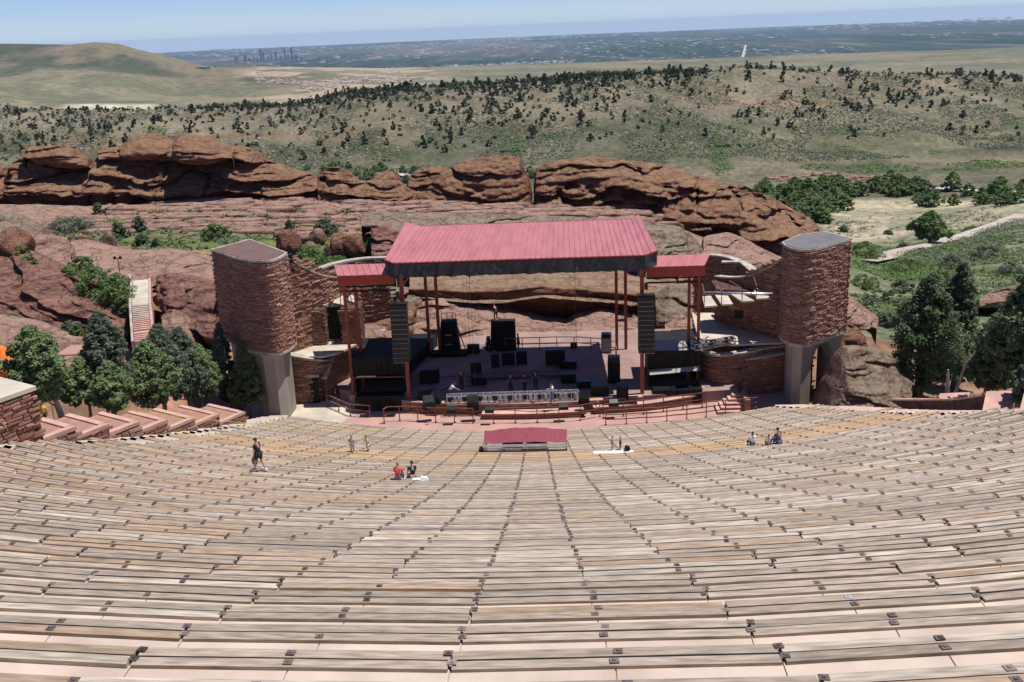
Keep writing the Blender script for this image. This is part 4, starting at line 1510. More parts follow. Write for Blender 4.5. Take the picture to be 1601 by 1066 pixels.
def wing(label, x0, x1, sgn):
    t = thing('wing_roof', label, 'roof', (x0, 76.5, 0))
    lx = lambda x: x - x0
    npan = 8
    for i in range(npan):
        a, b = x0 + (x1 - x0) * i / npan, x0 + (x1 - x0) * (i + 1) / npan - .01 * np.sign(x1 - x0)
        m_ = MB()
        sh = .75 * -sgn
        m_.add([(lx(a), 0, 10.62), (lx(b), 0, 10.62), (lx(b) + sh, 2.6, 10.9), (lx(a) + sh, 2.6, 10.9)], [(0, 1, 2, 3)])
        m_.bar((lx(a), 0, 10.65), (lx(a) + sh, 2.6, 10.93), .025)
        m_.build('roof_panel', M['red_roof'], t)
    xa, xb = sorted((lx(x0), lx(x1)))
    MB().box(xa, xb, -.06, .0, 9.82, 10.61).build('fascia', M['fascia'], t)
    MB().box(lx(x0) - .03, lx(x0) + .03, .0, 2.6, 9.85, 10.61).build('side_fascia', M['fascia'], t)
    MB().box(xa, xb, .02, 2.6, 9.9, 9.96).build('soffit', M['red_steel'], t)
    for (dx, dy, z0) in ((.35, .4, .75), (.95, 1.6, .9)):
        MB().bar((lx(x0) + dx * -sgn * -1, dy, z0), (lx(x0) + dx * sgn, dy, 9.9), .13).build('column', M['red_steel'], t)
    for z in (3.5, 6.5, 8.6):
        MB().bar((lx(x0) + .35 * sgn, .4, z), (lx(x0) + .95 * sgn, 1.6, z + .5), .05).build('brace', M['red_steel'], t)
    MB().bar((xa, .5, 9.25), (xb, .5, 9.25), .07).bar((xa, .5, 9.6), (xb, .5, 9.6), .06).build('beam', M['black'], t)
    MB().box(lx(x0) + .35 * sgn - .3, lx(x0) + .35 * sgn + .3, .1, .7, -.02, .75).build('footing', M['coping'], t)
    return t


wing('small pink red roof on thin steel legs at the left end of the stage', -17.6, -13.2, 1)
wing('small pink red roof on thin steel legs at the right end of the stage', 10.6, 6.2, -1)


# ------------------------------------------------------------------ hanging loudspeakers
def line_array(label, x, y, ztop, n, hgt, w_):
    t = thing('line_array', label, 'loudspeaker', (x, y, ztop - n * hgt))
    MB().box(-w_ / 2 - .05, w_ / 2 + .05, -.35, .35, n * hgt + .02, n * hgt + .14).build('flying_frame', M['black'], t)
    MB().bar((0, 0, n * hgt + .14), (0, 0, 10.7 - (ztop - n * hgt)), .03).build('hoist_chain', M['alu'], t)
    MB().box(-.12, .12, -.12, .12, n * hgt + .5, n * hgt + 1.0).build('hoist', M['black_gloss'], t)
    for i in range(n):
        c = (n - 1 - i) * .018 * (n - i) * .35
        z = i * hgt
        for s_ in (-1, 1):
            m_ = MB().box(min(0.004 * s_, s_ * w_ / 2), max(0.004 * s_, s_ * w_ / 2), -.35 - c * .3, .35, z + .012, z + hgt - .012)
            m_.build('cabinet', M['black_gloss'], t)
        MB().box(-w_ / 2 + .02, w_ / 2 - .02, -.36 - c * .3, -.345 - c * .3, z - .006, z + .006).build('joint_strip', M['alu'], t)


line_array('tall black hanging loudspeaker column left of the stage', -12.65, 74.35, 8.75, 12, .37, 1.25)
line_array('tall black hanging loudspeaker column right of the stage', 6.0, 74.35, 8.9, 12, .36, 1.2)


# ------------------------------------------------------------------ speaker wings with black drapes
def drape(m_, x0, x1, y, z0, z1, n=40, amp=.05):
    k = len(m_.v)
    vs = []
    for i in range(n + 1):
        x = x0 + (x1 - x0) * i / n
        dy = amp * math.sin(i * 1.7) + amp * .4 * math.sin(i * 3.1)
        vs += [(x, y + dy, z0), (x, y + dy * .6, z1)]
    m_.add(vs, [(2 * i, 2 * i + 2, 2 * i + 3, 2 * i + 1) for i in range(n)])
    return m_


def speaker_wing(label, xa, xb, sgn):
    x0 = xa
    t = thing('speaker_wing', label, 'platform', (x0, 75.2, 0))
    X = lambda x: x - x0
    lo, hi = min(X(xa), X(xb)), max(X(xa), X(xb))
    MB().box(lo, hi, 1.2, 6.5, 3.75, 3.95).build('deck', M['black'], t)
    drape(MB(), lo, hi, 1.18, 2.45, 3.74).build('valance', M['black'], t)
    MB().bar((lo, 1.0, 2.35), (hi, 1.0, 2.35), .05).build('cross_beam', M['red_steel'], t)
    drape(MB(), lo, hi, 4.2, .92, 3.7, 50, .1).build('back_drape', M['black'], t)
    for x in (lo + .1, hi - .1):
        MB().box(x - .04, x + .04, 1.3, 4.2, .92, 3.74).build('side_drape', M['black'], t)
    m_ = MB().box(lo + .3, hi - .1, -.35, .9, -.018, 1.22)
    m_.build('front_box', M['black_gloss'], t)
    for k in range(4):
        xx = lo + .3 + (hi - lo - .4) * (k + .5) / 4
        MB().box(xx - .5, xx + .5, -.372, -.352, .05, 1.15).build('grille', M['black'], t)
    return t


LW = speaker_wing('black draped speaker platform under the left wing roof', -12.9, -17.0, -1)
RW = speaker_wing('black draped speaker platform under the right wing roof', 6.3, 10.4, 1)
MB().box(-3.8, -2.3, .95, 1.6, 2.42, 2.47).build('grey_board', M['alu'], LW)
m_ = MB().add([(.2, 1.1, 3.96), (3.2, 1.1, 3.96), (3.0, 2.9, 4.25), (-.3, 3.0, 4.3)], [(0, 1, 2, 3)])
m_.build('silver_sheet', cloth('silver sheet', (.30, .29, .28), .5), RW)
m_ = MB().add([(.1, .6, 2.15), (4.0, .7, 2.4), (4.0, 1.1, 2.62), (.1, 1.1, 2.42)], [(0, 1, 2, 3)])
m_.build('grey_awning', cloth('grey awning', (.33, .31, .28), .6), RW)

# slanting side ramps seen behind the left wing
o = MB().prism([(-17.0, 81.5), (-13.2, 81.0), (-11.8, 89.0), (-14.2, 89.2)], .905, 2.0).build('side_ramp', M['black'])
tag(o, 'dark ramp leading up behind the left speaker platform', 'ramp')

# ------------------------------------------------------------------ wing buildings
def Pz(x, y, Y):
    p = atY(x, y, Y)
    return (p[0], p[1], p[2])


# left
stone_wall('curved_wall', 'tall curved stone wall sweeping from the left tower towards the stage', 'wall',
           [Pz(440, 396, 78.5), Pz(455, 405, 79.2), Pz(480, 419, 80.5), Pz(505, 429, 82.0), Pz(532, 432, 84.5), Pz(560, 430, 87.5)], 0.0, .5, 260, 11, ch=.15, cl=.58, prot=.11)
stone_wall('curved_wall', 'rear curved stone wall rising behind the left wing roof', 'wall',
           [Pz(490, 425, 87.5), Pz(515, 414, 89.5), Pz(545, 407, 91), Pz(575, 403, 92), Pz(606, 402, 92.5)], 1.0, .5, 200, 12, ch=.15, cl=.58, prot=.11)
stone_wall('curved_wall', 'lower curved stone wall with a small doorway beside the left tower', 'wall',
           [Pz(430, 551, 77.6), Pz(444, 553, 77.4), Pz(468, 557, 77.0), Pz(492, 561, 77.2), Pz(513, 562, 78.3), Pz(518, 560, 79.6)], -.02, .5, 220, 13, cop='concrete_edge', ch=.15, cl=.55, prot=.10,
           holes=((3.25, 4.35, -1, 2.4),))
p = Pz(489, 610, 77.0)
t = thing('doorway', 'small dark doorway in the lower wall beside the left tower', 'door', (p[0], 76.98, 0))
MB().box(-.5, .5, -.02, .02, 0, 2.2).build('opening', M['dark'], t)
MB().box(-.62, .62, -.06, .03, 2.203, 2.4).build('lintel', M['concrete_edge'], t)
# terrace behind the lower wall
fz = 3.9
MB_ = MB().prism([(-22.3, 77.6), (-19.6, 77.3), (-18.1, 78.4), (-17.2, 80.5), (-17.5, 84.5), (-22.5, 82)], -.02, fz - .05)
MB_ = MB().prism([(-22.3, 77.6), (-19.6, 77.3), (-18.3, 78.4), (-17.4, 80.5), (-17.6, 84.5), (-22.5, 82)], fz - .2, fz - .05)
o = MB_.build('terrace', M['cream'])
tag(o, 'cream terrace floor behind the lower left wall', None, None, 'structure')
# recessed building with slabs on top
t = thing('stair_block', 'recessed stone block with tall black doorway and cream slab treads left of the stage', 'building', (-20.5, 80.6, 3.8))
tx = lambda x: x + 20.5
for (xa, xb, ya, nm) in ((-22.2, -19.9, 80.4, 'wall_panel'), (-18.6, -17.0, 80.6, 'wall_panel')):
    MB().box(tx(xa), tx(xb), ya - 80.6, 1.6, 0.05, 3.05).build(nm, M['mortar'], t)
    cladding(t, [np.array((xa, ya)), np.array((xb, ya))], lambda u: 3.9, lambda u: 6.85, 60, 20, org=(-20.5, 80.6, 3.8), ch=.15, cl=.5, prot=.08)
MB().box(tx(-19.9), tx(-18.6), .9, 1.5, .05, 3.0).build('doorway', M['dark'], t)
MB().bar((tx(-19.9), .2, .35), (tx(-18.6), .2, .35), .03).build('door_rail', M['rail'], t)
for k, (a, b, c, d) in enumerate((((453, 467), (491, 466), (489, 457), (462, 458)), ((488, 477), (510, 477), (524, 458), (509, 456)), ((521, 473), (539, 477), (538, 458), (527, 457)), ((545, 470), (556, 473), (554, 462), (546, 460)))):
    q = [atz(px_, py_, 7.0)[:2] for px_, py_ in (a, b, c, d)]
    q = [(v[0] + 20.5, v[1] - 80.6) for v in q]
    MB().prism(q, 3.02 + .003 * k, 3.2 + .003 * k).build('slab', M['cream'], t)
    m_ = MB()
    for e in (q[1], ((q[1][0] + q[2][0]) / 2, (q[1][1] + q[2][1]) / 2), q[2]):
        m_.bar((e[0], e[1], 3.2), (e[0], e[1], 4.25), .035)
    m_.bar((q[1][0], q[1][1], 4.2), (q[2][0], q[2][1], 4.2), .03)
    m_.build('railing', M['rail'], t)
for k, y in enumerate((383, 397, 405, 419)):
    p = Pz(451 + k * 2.2, y, 77.9)
    t2 = thing('spotlight', ('topmost', 'second', 'third', 'lowest')[k] + ' of the four black spotlights on the edge of the left tower', 'spotlight', p)
    MB().bar((0, 0, 0), (.1, -.35, -.12), .13, .19, 8).build('lamp_body', M['black_gloss'], t2)
    MB().bar((-.1, .25, .0), (0, 0, 0), .03).build('bracket', M['black_gloss'], t2)
# right
stone_wall('curved_wall', 'tall dark curved stone wall sweeping from the stage to the right tower', 'wall',
           [Pz(1118, 431, 84.5), Pz(1140, 433, 83), Pz(1165, 431, 81.5), Pz(1192, 422, 80), Pz(1214, 409, 79), Pz(1232, 395, 78.5)], 1.0, .5, 200, 14, ch=.15, cl=.58, prot=.11)
stone_wall('curved_wall', 'rear arched stone wall with pale coping left of the right tower', 'wall',
           [Pz(1086, 400, 92), Pz(1110, 398, 91.2), Pz(1135, 401, 90), Pz(1160, 411, 88.2), Pz(1184, 427, 86)], 0.0, .5, 220, 15, ch=.15, cl=.58, prot=.11)
t = stone_wall('chamber_wall', 'small square stone chamber between the two right curved walls', 'wall',
               [Pz(1128, 409, 87.5), Pz(1158, 409, 87.0), Pz(1176, 424, 85.4)], 4.0, .4, 60, 16, smooth_line=False, ch=.15, cl=.58)
stone_wall('curved_wall', 'lower bulging stone wall with a small brown door right of the stage', 'wall',
           [Pz(1092, 540, 80.0), Pz(1099, 549, 78.2), Pz(1118, 554, 77.0), Pz(1142, 553, 76.8), Pz(1170, 549, 77.0), Pz(1200, 542, 77.6), Pz(1232, 538, 78)], -.02, .5, 260, 17, ch=.15, cl=.55, prot=.10,
           holes=((6.2, 7.1, -1, 2.2),))
p = Pz(1146, 605, 76.9)
t = thing('door', 'small brown door set in the lower right wall', 'door', (p[0], 76.78, 0))
MB().box(-.42, .42, -.04, .02, .02, 2.05).build('leaf', cloth('door paint', (.20, .10, .055)), t)
MB().box(-.55, .55, -.05, .03, 2.053, 2.25).build('frame', M['mortar'], t)
o = MB().prism([(10.6, 80), (11.0, 78.4), (13, 77.5), (17, 77.7), (20, 79), (20, 86), (11, 87)], 3.8, 3.95).build('terrace', M['cream'])
tag(o, 'cream terrace floor behind the lower right wall', None, None, 'structure')
# overhanging block under the slab treads
t = thing('stair_block', 'dark overhanging stone block under pale slab treads right of the stage', 'building', (14.5, 80.0, 4.0))
lx = [Pz(1120, 478, 81), Pz(1226, 478, 79.2)]
q = [(lx[0][0] - 14.5, lx[0][1] - 80), (lx[1][0] - 14.5, lx[1][1] - 80), (lx[1][0] - 14.5, 84 - 80), (lx[0][0] - 14.5, 84 - 80)]
MB().prism(q, [2.3, .5, .5, 2.3], 3.55).build('core', M['mortar'], t)
cladding(t, [np.array(lx[0][:2]), np.array(lx[1][:2])], lambda u: 6.35 - 1.9 * u, lambda u: 7.5, 160, 22, org=(14.5, 80, 4.0), ch=.15, cl=.5, prot=.07)
for i in range(2):
    pw = Pz((1155, 1208)[i], (492, 515)[i], (80.3, 79.4)[i])
    MB().box(pw[0] - 14.5 - .35, pw[0] - 14.5 + .35, pw[1] - 80 - .12, pw[1] - 80 - .02, pw[2] - 4 - .3, pw[2] - 4 + .35).build('window', M['dark'], t)
for k, (a, b, c, d) in enumerate((((1101, 479), (1122, 477), (1112, 462), (1098, 463)), ((1128, 476), (1146, 475), (1138, 462), (1118, 461)), ((1160, 471), (1180, 470), (1160, 459), (1140, 458)), ((1182, 467), (1205, 466), (1190, 452), (1178, 451)), ((1213, 448), (1225, 447), (1225, 438), (1212, 442)))):
    q = [atz(px_, py_, 7.7)[:2] for px_, py_ in (a, b, c, d)]
    q = [(v[0] - 14.5, v[1] - 80) for v in q]
    MB().prism(q, 3.57 + .003 * k, 3.7 + .003 * k).build('slab', M['cream'], t)
    m_ = MB()
    for e in (q[0], q[3]):
        m_.bar((e[0], e[1], 3.7), (e[0], e[1], 4.75), .035)
    m_.bar((q[0][0], q[0][1], 4.7), (q[3][0], q[3][1], 4.7), .03)
    m_.build('railing', M['rail'], t)
a_, b_ = Pz(1100, 458, 79.5), Pz(1224, 460, 77.8)
t = thing('metal_pipe', 'grey metal pipe running from the right wing to the right tower', 'pipe', a_)
MB().bar((0, 0, 0), np.array(b_) - np.array(a_), .13, n=8).build('pipe', M['alu'], t, True)
MB().bar((1.5, .5, -.6), (1.5, -.1, .3), .05).bar((4.2, .4, -.6), (4.2, -.2, .3), .05).build('bracket', M['rail'], t)
# dark foot of the right building: shaded wall beneath
stone_wall('foot_wall', 'shaded stone wall under the overhang at the foot of the right tower', 'wall',
           [(13.9, 76.75, 3.0), (16.6, 77.3, 3.2), (19.5, 78.2, 3.2)], -.3, .4, 60, 19, smooth_line=False)
# left and right dark side walls next to the speaker wings
o = stone_wall('curved_wall', 'dark stone flank wall between lower left wall and speaker platform', 'wall',
               [Pz(509, 590, 77.4), Pz(524, 550, 79.3), Pz(545, 545, 80.5), Pz(556, 543, 82)], -.02, .5, 80, 23)


# ------------------------------------------------------------------ railings
def railing(label, pts, z, h=1.05, mid=1, sp=1.6, group='rust coloured railings', cat='railing', r=.04):
    """pts: photograph points of the rail foot"""
    P_ = [atz(x, y, z) for x, y in pts]
    t = thing('railing', label, cat, tuple(P_[0]), 0, group)
    P_ = [p - P_[0] for p in P_]
    L_ = [0]
    for a, b in zip(P_[:-1], P_[1:]):
        L_.append(L_[-1] + np.linalg.norm(b - a))
    P_ = np.array(P_)
    at_ = lambda s: Vector([float(np.interp(s, L_, P_[:, k])) for k in range(3)])
    n = max(1, round(L_[-1] / sp))
    pm_ = MB().bar((0, 0, 0), (0, 0, h), r).box(-.09, .09, -.09, .09, 0, .03).mesh('post')
    pm_.materials.append(M['rail'])
    for i in range(n + 1):
        link('post', pm_, t).location = at_(L_[-1] * i / n)
    for k in range(mid + 1):
        zz = h - k * h / (mid + 1) * .95
        m_ = MB()
        for a, b in zip(P_[:-1], P_[1:]):
            m_.bar(a + UP * zz, b + UP * zz, r * .9)
        m_.build('rail', M['rail'], t)
    return t


railing('short curved railing on the pink plaza below the left speaker platform', [(512, 634), (528, 641), (548, 650), (579, 652)], 0, .95)
railing('long railing across the front of the plaza from the left bend to the centre', [(601, 662), (607, 658), (642, 657), (675, 660), (706, 660), (740, 661)], 0, 1.15)
railing('railing across the middle of the stage front', [(772, 662), (806, 661), (840, 660), (874, 660), (907, 657), (938, 651)], 0, 1.2)
railing('nearer of the two long ramp railings right of the centre', [(947, 664), (974, 663), (1001, 661), (1028, 660), (1054, 657), (1080, 655), (1104, 652)], 0, 1.15, 2)
railing('farther of the two long ramp railings right of the centre', [(943, 654), (970, 651), (1010, 647), (1050, 642), (1098, 636)], 0, 1.15, 1)
railing('curved double railing beside the small steps at the right', [(1104, 652), (1128, 649), (1152, 648), (1170, 646), (1182, 645), (1181, 640)], 0, 1.2, 2)
railing('railing along the back edge of the stage', [(790, 548), (835, 547), (866, 546), (905, 546), (940, 549), (962, 554), (964, 566)], .9, 1.15, 1)
railing('low railing behind the right speaker platform', [(1016, 556), (1046, 556), (1068, 556)], .9, 1.1, 1)
railing('railing behind the hanging speaker at the left rear wall', [(560, 470), (578, 468)], 6.5, 1.0, 1)
# small steps at the right of the stage front
p = atz(1122, 648, 0)
t = thing('stone_steps', 'small flight of red stone steps at the right end of the stage', 'steps', tuple(p))
for i in range(5):
    MB().box(0 + i * .32, 2.0, i * .35, 1.9, i * .2 + .002, (i + 1) * .2).build('step', M['coping'], t)
MB().box(2.02, 2.4, -.1, 1.9, 0, 1.15).build('cheek_wall', M['soil'], t)


# ------------------------------------------------------------------ things on the stage
def lighting_truss(label, a, b, z, w_, h_, lamps, mt, group):
    A, B = atz(*a, z), atz(*b, z)
    d = (B - A); L_ = np.linalg.norm(d)
    an = math.atan2(d[1], d[0])
    t = thing('lighting_truss', label, 'truss', tuple(A), an, group)
    for nm, y, zz in (('chord', 0, .06), ('chord', 0, h_), ('chord', w_, .06), ('chord', w_, h_)):
        MB().bar((0, y, zz), (L_, y, zz), .045).build(nm, mt, t)
    n = int(L_ / .55)
    m_ = MB()
    for i in range(n + 1):
        x = L_ * i / n
        m_.bar((x, 0, .06), (x, 0, h_), .025).bar((x, w_, .06), (x, w_, h_), .025).bar((x, 0, h_), (x, w_, h_), .025)
        if i < n:
            x2 = L_ * (i + 1) / n
            m_.bar((x, w_, .06), (x2, w_, h_), .02).bar((x, 0, h_), (x2, w_, h_), .02)
    tag(m_.build('lacing', mt, t), None, None, None, 'stuff')
    if lamps:
        lm = MB().bar((0, 0, .42), (0, .02, .12), .13, .17, 8).mesh('lamp')
        lm.materials.append(mt)
        lm2 = lm.copy(); lm2.materials.clear(); lm2.materials.append(M['black_gloss'])
        for i in range(lamps):
            o = link('lamp', lm if i % 3 else lm2, t)
            o.location = (L_ * (i + .5) / lamps, w_ * .45, .12)
    return t


lighting_truss('long silver lighting truss with lamps lying along the front of the stage', (699, 634), (905, 627), .9, .6, .72, 26, M['alu'], None)
lighting_truss('dark lighting truss in the shade across the middle of the stage', (735, 596), (900, 590), .9, .5, .5, 0, cloth('dull truss', (.10, .10, .105), .5), None)
p0 = atz(1093, 548, 3.95)
t = lighting_truss('silver truss lying on the terrace behind the lower right wall', (1086, 549), (1150, 538), 3.96, .5, .5, 8, M['alu'], None)
# speaker tower on the left of the stage
p = atz(703, 552, .9)
t = thing('amplifier_stack', 'tall black equipment rack topped by a guard rail, left rear of the stage', 'rack', tuple(p))
MB().add([(-.95, 0, 0), (.95, 0, 0), (.95, 1.1, 0), (-.95, 1.1, 0), (-.65, .1, 2.9), (.7, .1, 2.9), (.7, 1, 2.9), (-.65, 1, 2.9)],
         [(3, 2, 1, 0), (4, 5, 6, 7), (0, 1, 5, 4), (1, 2, 6, 5), (2, 3, 7, 6), (3, 0, 4, 7)]).build('cabinet', M['black'], t)
m_ = MB()
for x in (-.6, -.1, .4, .65):
    m_.bar((x, .5, 2.9), (x, .5, 3.6), .03)
m_.bar((-.6, .5, 3.58), (.65, .5, 3.58), .03)
m_.build('guard_rail', M['rail'], t)
for i in range(5):
    MB().box(-.3, .25, -.0 + .02 * i - .03, .02 * i + .01, .35 + i * .42, .45 + i * .42).build('panel', M['alu'] if i % 2 else M['black_gloss'], t)
MB().box(-1.6, 1.6, -1.2, -.02, 0, .35).build('skirt', M['black'], t)
MB().bar((.75, .4, 2.4), (1.5, .2, 0), .05).build('brace', M['black'], t)
p = atz(787, 549, .9)
t = thing('drum_riser', 'wide black stepped riser at the centre rear of the stage', 'riser', tuple(p))
for i in range(5):
    MB().box(-1.15 + .02 * i, 1.15 - .02 * i, i * .22, i * .22 + .9, i * .5 + .004 * i, (i + 1) * .5).build('tier', M['black'], t)
MB().box(-1.5, -1.18, .2, .9, 0, 1.2).build('side_case', M['black_gloss'], t)
cases = [
    (740, 553, 1.1, .8, .5, 'low flat black case left of the rear riser'), (745, 590, .9, 1.3, .45, 'black amplifier cabinet beside the dark truss'),
    (775, 575, .7, 1.2, .4, 'upright black road case left of centre on the stage'), (795, 571, 1.1, 1.1, .5, 'pair of black cases at the centre of the stage'),
    (816, 570, .9, 1.2, .5, 'black road case right of the centre pair'), (868, 572, 1.6, 1.4, 1.0, 'bulky black drum heap on the right half of the stage'),
    (888, 578, 1.5, .7, .8, 'low dark bundle beside the drum heap'), (897, 545, .6, .5, .4, 'small dark box at the right rear of the stage'),
    (749, 603, 1.2, .7, .5, 'dark floor case left on the stage behind the truss'), (889, 600, 1.2, .8, .6, 'dark floor case right on the stage behind the truss'),
    (672, 600, 1.6, 1.2, .9, 'black covered heap beside the left speaker platform'), (665, 626, 1.2, .9, .7, 'black case in the shade by the left column'),
    (915, 608, 1.3, .6, .7, 'low black case near the right edge of the stage shade'), (938, 620, 1.4, .9, .8, 'large black case left of the right column'),
    (960, 600, 1.0, 2.2, .8, 'tall black cabinet between stage and right speaker platform'), (973, 624, .9, 1.1, .7, 'black case right against the right column'),
    (948, 552, .9, 1.7, .8, 'grey panelled cabinet at the right rear of the stage')]
for i, (x, y, w_, h_, d_, lab) in enumerate(cases):
    p = atz(x, y, .9)
    t = thing('road_case', lab, 'case', tuple(p), 0.1 * math.sin(i * 7))
    mm = M['black'] if i != 16 else cloth('silver sheet', (.30, .29, .28), .5)
    MB().box(-w_ / 2, w_ / 2, 0, d_, .06, h_ * .78).build('body', mm, t)
    MB().box(-w_ / 2 + .02, w_ / 2 - .02, .02, d_ - .02, h_ * .78 + .015, h_).build('lid', M['black_gloss'], t)
    for sx in (-1, 1):
        MB().box(sx * w_ * .4 - .05, sx * w_ * .4 + .05, .05, .15, 0, .058).build('castor', M['black_gloss'], t)
# floor monitors: wedges
for i, (x, y, s, lab) in enumerate([(672, 641, .9, 'black monitor speaker on its edge left of the truss'), (680, 632, .8, 'grey topped monitor speaker leaning behind its neighbour'), (740, 641, .9, 'upright black monitor speaker before the left half of the truss'),
                                    (706, 646, .7, 'left flat floor monitor on the front wall'), (765, 646, .65, 'second flat floor monitor on the front wall'), (881, 641, .75, 'third flat floor monitor on the front wall, right of centre'),
                                    (912, 634, .8, 'black monitor speaker with a yellow cable right of the truss'), (960, 636, .75, 'flat floor monitor near the right column')]):
    p = atz(x, y, .93)
    t = thing('stage_monitor', lab, 'loudspeaker', tuple(p), (.3, -.2, .1, 0, 0, 0, -.3, .1)[i])
    hh = s * (1.15 if i in (0, 1, 2, 6) else .62)
    MB().add([(-s * .5, 0, 0), (s * .5, 0, 0), (s * .5, s * .6, 0), (-s * .5, s * .6, 0), (-s * .5, s * .08, hh * .55), (s * .5, s * .08, hh * .55), (s * .45, s * .55, hh), (-s * .45, s * .55, hh)],
             [(3, 2, 1, 0), (4, 5, 6, 7), (0, 1, 5, 4), (1, 2, 6, 5), (2, 3, 7, 6), (3, 0, 4, 7)]).build('cabinet', M['black'], t)
    MB().add([(-s * .44, s * .10, hh * .60), (s * .44, s * .10, hh * .60), (s * .41, s * .5, hh * .985 + .03), (-s * .41, s * .5, hh * .985 + .03)], [(0, 1, 2, 3)]).build('grille', M['black_gloss'], t)
# bins and drums
for (x, y, z, lab, c, r_, h_) in ((597, 533, .9, 'blue purple rubbish bin by the left rear stage edge', (.12, .11, .24), .42, 1.1), (458, 627, -.01, 'dark bin with a pale blue lid liner below the left tower', (.035, .035, .045), .42, 1.15),
                                  (449, 624, -.01, 'darker bin without liner next to the left tower leg', (.03, .028, .03), .38, 1.1), (609, 531, .9, 'grey bucket behind the left hanging speaker', (.22, .24, .25), .3, .7)):
    p = atz(x, y, z)
    t = thing('bin', lab, 'bin', tuple(p))
    MB().bar((0, 0, 0), (0, 0, h_), r_ * .85, r_, 14).build('drum', cloth('bin %d' % int(x), c, .5), t, True)
    MB().bar((0, 0, h_ + .002), (0, 0, h_ + .07), r_ * 1.06, r_ * .9, 14).build('lid', cloth('liner', (.30, .33, .55), .6) if x in (458, 597) else M['black_gloss'], t)
# cables snaking over the stage floor
for i, (pts, c, lab) in enumerate((
        ([(690, 628), (682, 618), (700, 606), (726, 603), (760, 606)], (.02, .02, .02), 'black cable curling from the left monitors into the shade'),
        ([(912, 630), (922, 625), (918, 618), (930, 622), (936, 630)], (.55, .45, .08), 'yellow cable coiled on the monitor right of the truss'),
        ([(740, 643), (790, 641), (830, 643), (876, 641)], (.02, .02, .02), 'thin black cable along the sunlit front of the stage'),
        ([(660, 600), (690, 590), (730, 588), (780, 592), (850, 586)], (.02, .02, .02), 'long black cable crossing the shaded stage floor'))):
    P_ = [atz(x, y, .93) for x, y in pts]
    W_c = wall_pts([tuple(p) for p in P_])
    m_ = MB()
    for p, q in zip(W_c[:-1], W_c[1:]):
        m_.bar(p - P_[0], q - P_[0], .03, n=5)
    o = m_.build('cable', cloth('cable %d' % i, c, .6)); o.location = tuple(P_[0])
    tag(o, lab, 'cable')
# thin hoist cables hanging from the roof
for i, (x, y) in enumerate(((735, 545), (745, 640), (903, 625), (729, 545))):
    p = atz(x, y, .9)
    t = thing('hoist_cable', 'thin hoist cable hanging from the roof %s' % ('at the left rear of the stage', 'over the left part of the front truss', 'over the right end of the front truss', 'just left of the left rear cable')[i], 'cable', tuple(p))
    MB().bar((0, 0, 0), (0, 0, 10.3), .012 if i != 2 else .02).build('cable', M['tarp'], t)
    MB().bar((0, 0, 10.3), (0, 0, 10.7), .09).build('hoist', M['black_gloss'], t)

# ------------------------------------------------------------------ covered mixing booth among the benches
bp = [atY(756, 707, 52.0), atY(887, 705, 52.0)]
bx0, bx1 = bp[0][0], bp[1][0]
gzb = seat_z(np.array((bx0 + bx1) / 2), np.array(52.6))
zt = atY(757, 694, 52.2)[2]
t = thing('mixing_booth', 'covered sound booth with a faded maroon canopy and chain-link front among the benches', 'booth', (bx0, 52.2, float(gzb) - .4))
W_ = bx1 - bx0
zh = zt - gzb + .4
yb_ = float((lambda q: q[1])(atz(820, 669, zt + .42)) - 52.2)
m_ = MB()
nx, ny = 16, 8
vs = []
for i in range(nx + 1):
    for j in range(ny + 1):
        x = W_ * i / nx; y = .05 + yb_ * j / ny
        u, v = i / nx, j / ny
        z = zh + .18 * math.sin(math.pi * u) * (.4 + .6 * v) + .02 * math.sin(i * 2.1 + j) - .04 * abs(math.sin(math.pi * 3 * u)) + .28 * v
        vs.append((x + (.1 - .2 * u) * (1 - v) * 0, y, z))
fs = [(i * (ny + 1) + j, (i + 1) * (ny + 1) + j, (i + 1) * (ny + 1) + j + 1, i * (ny + 1) + j + 1) for i in range(nx) for j in range(ny)]
m_.add(vs, fs)
m_.build('canopy', cloth('maroon canvas', (.235, .045, .065), .7), t, True)
for x in (.05, W_ * .245, W_ * .5, W_ * .755, W_ - .05):
    MB().bar((x, 0, -.2), (x, 0, zh - .03), .045).build('post', M['rail'], t)
for x in (.05, W_ - .05):
    MB().bar((x, yb_, -3.2), (x, yb_, zh + .1), .045).build('post', M['rail'], t)
    MB().bar((x, 0, zh - .08), (x, yb_, zh + .18), .07).build('side_truss', M['alu'], t)
MB().bar((-.05, -.03, zh - .12), (W_ + .05, -.03, zh - .12), .07).build('front_truss', M['alu'], t)
MB().bar((0, -.02, zh - .45), (W_, -.02, zh - .45), .045).build('cross_rail', M['rail'], t)
MB().bar((0, -.02, zh - .28), (W_, -.02, zh - .28), .03).build('cross_rail', M['alu'], t)
MB().bar((0, -.02, .38), (W_, -.02, .38), .03).build('bottom_rail', M['rail'], t)
m_ = MB()
k = 0
x = 0.0
while x < W_:
    m_.bar((x, -.01, .38), (min(x + .45, W_), -.01, .38 + min(.45, W_ - x)), .009, n=3)
    m_.bar((x, -.0, .83), (min(x + .45, W_), -.0, .83 - min(.45, W_ - x)), .009, n=3)
    x += .13
tag(m_.build('wire_mesh', M['alu'], t), None, None, None, 'stuff')
MB().box(.9, W_ * .45, 2.0, 2.8, -.4, .75).build('mixing_desk', M['black'], t)
MB().box(W_ * .5, W_ * .74, 1.6, 2.6, -.2, .9).build('rack_case', M['black'], t)
MB().box(-.3, -.06, .2, .7, .2, .65).build('side_box', M['black_gloss'], t)

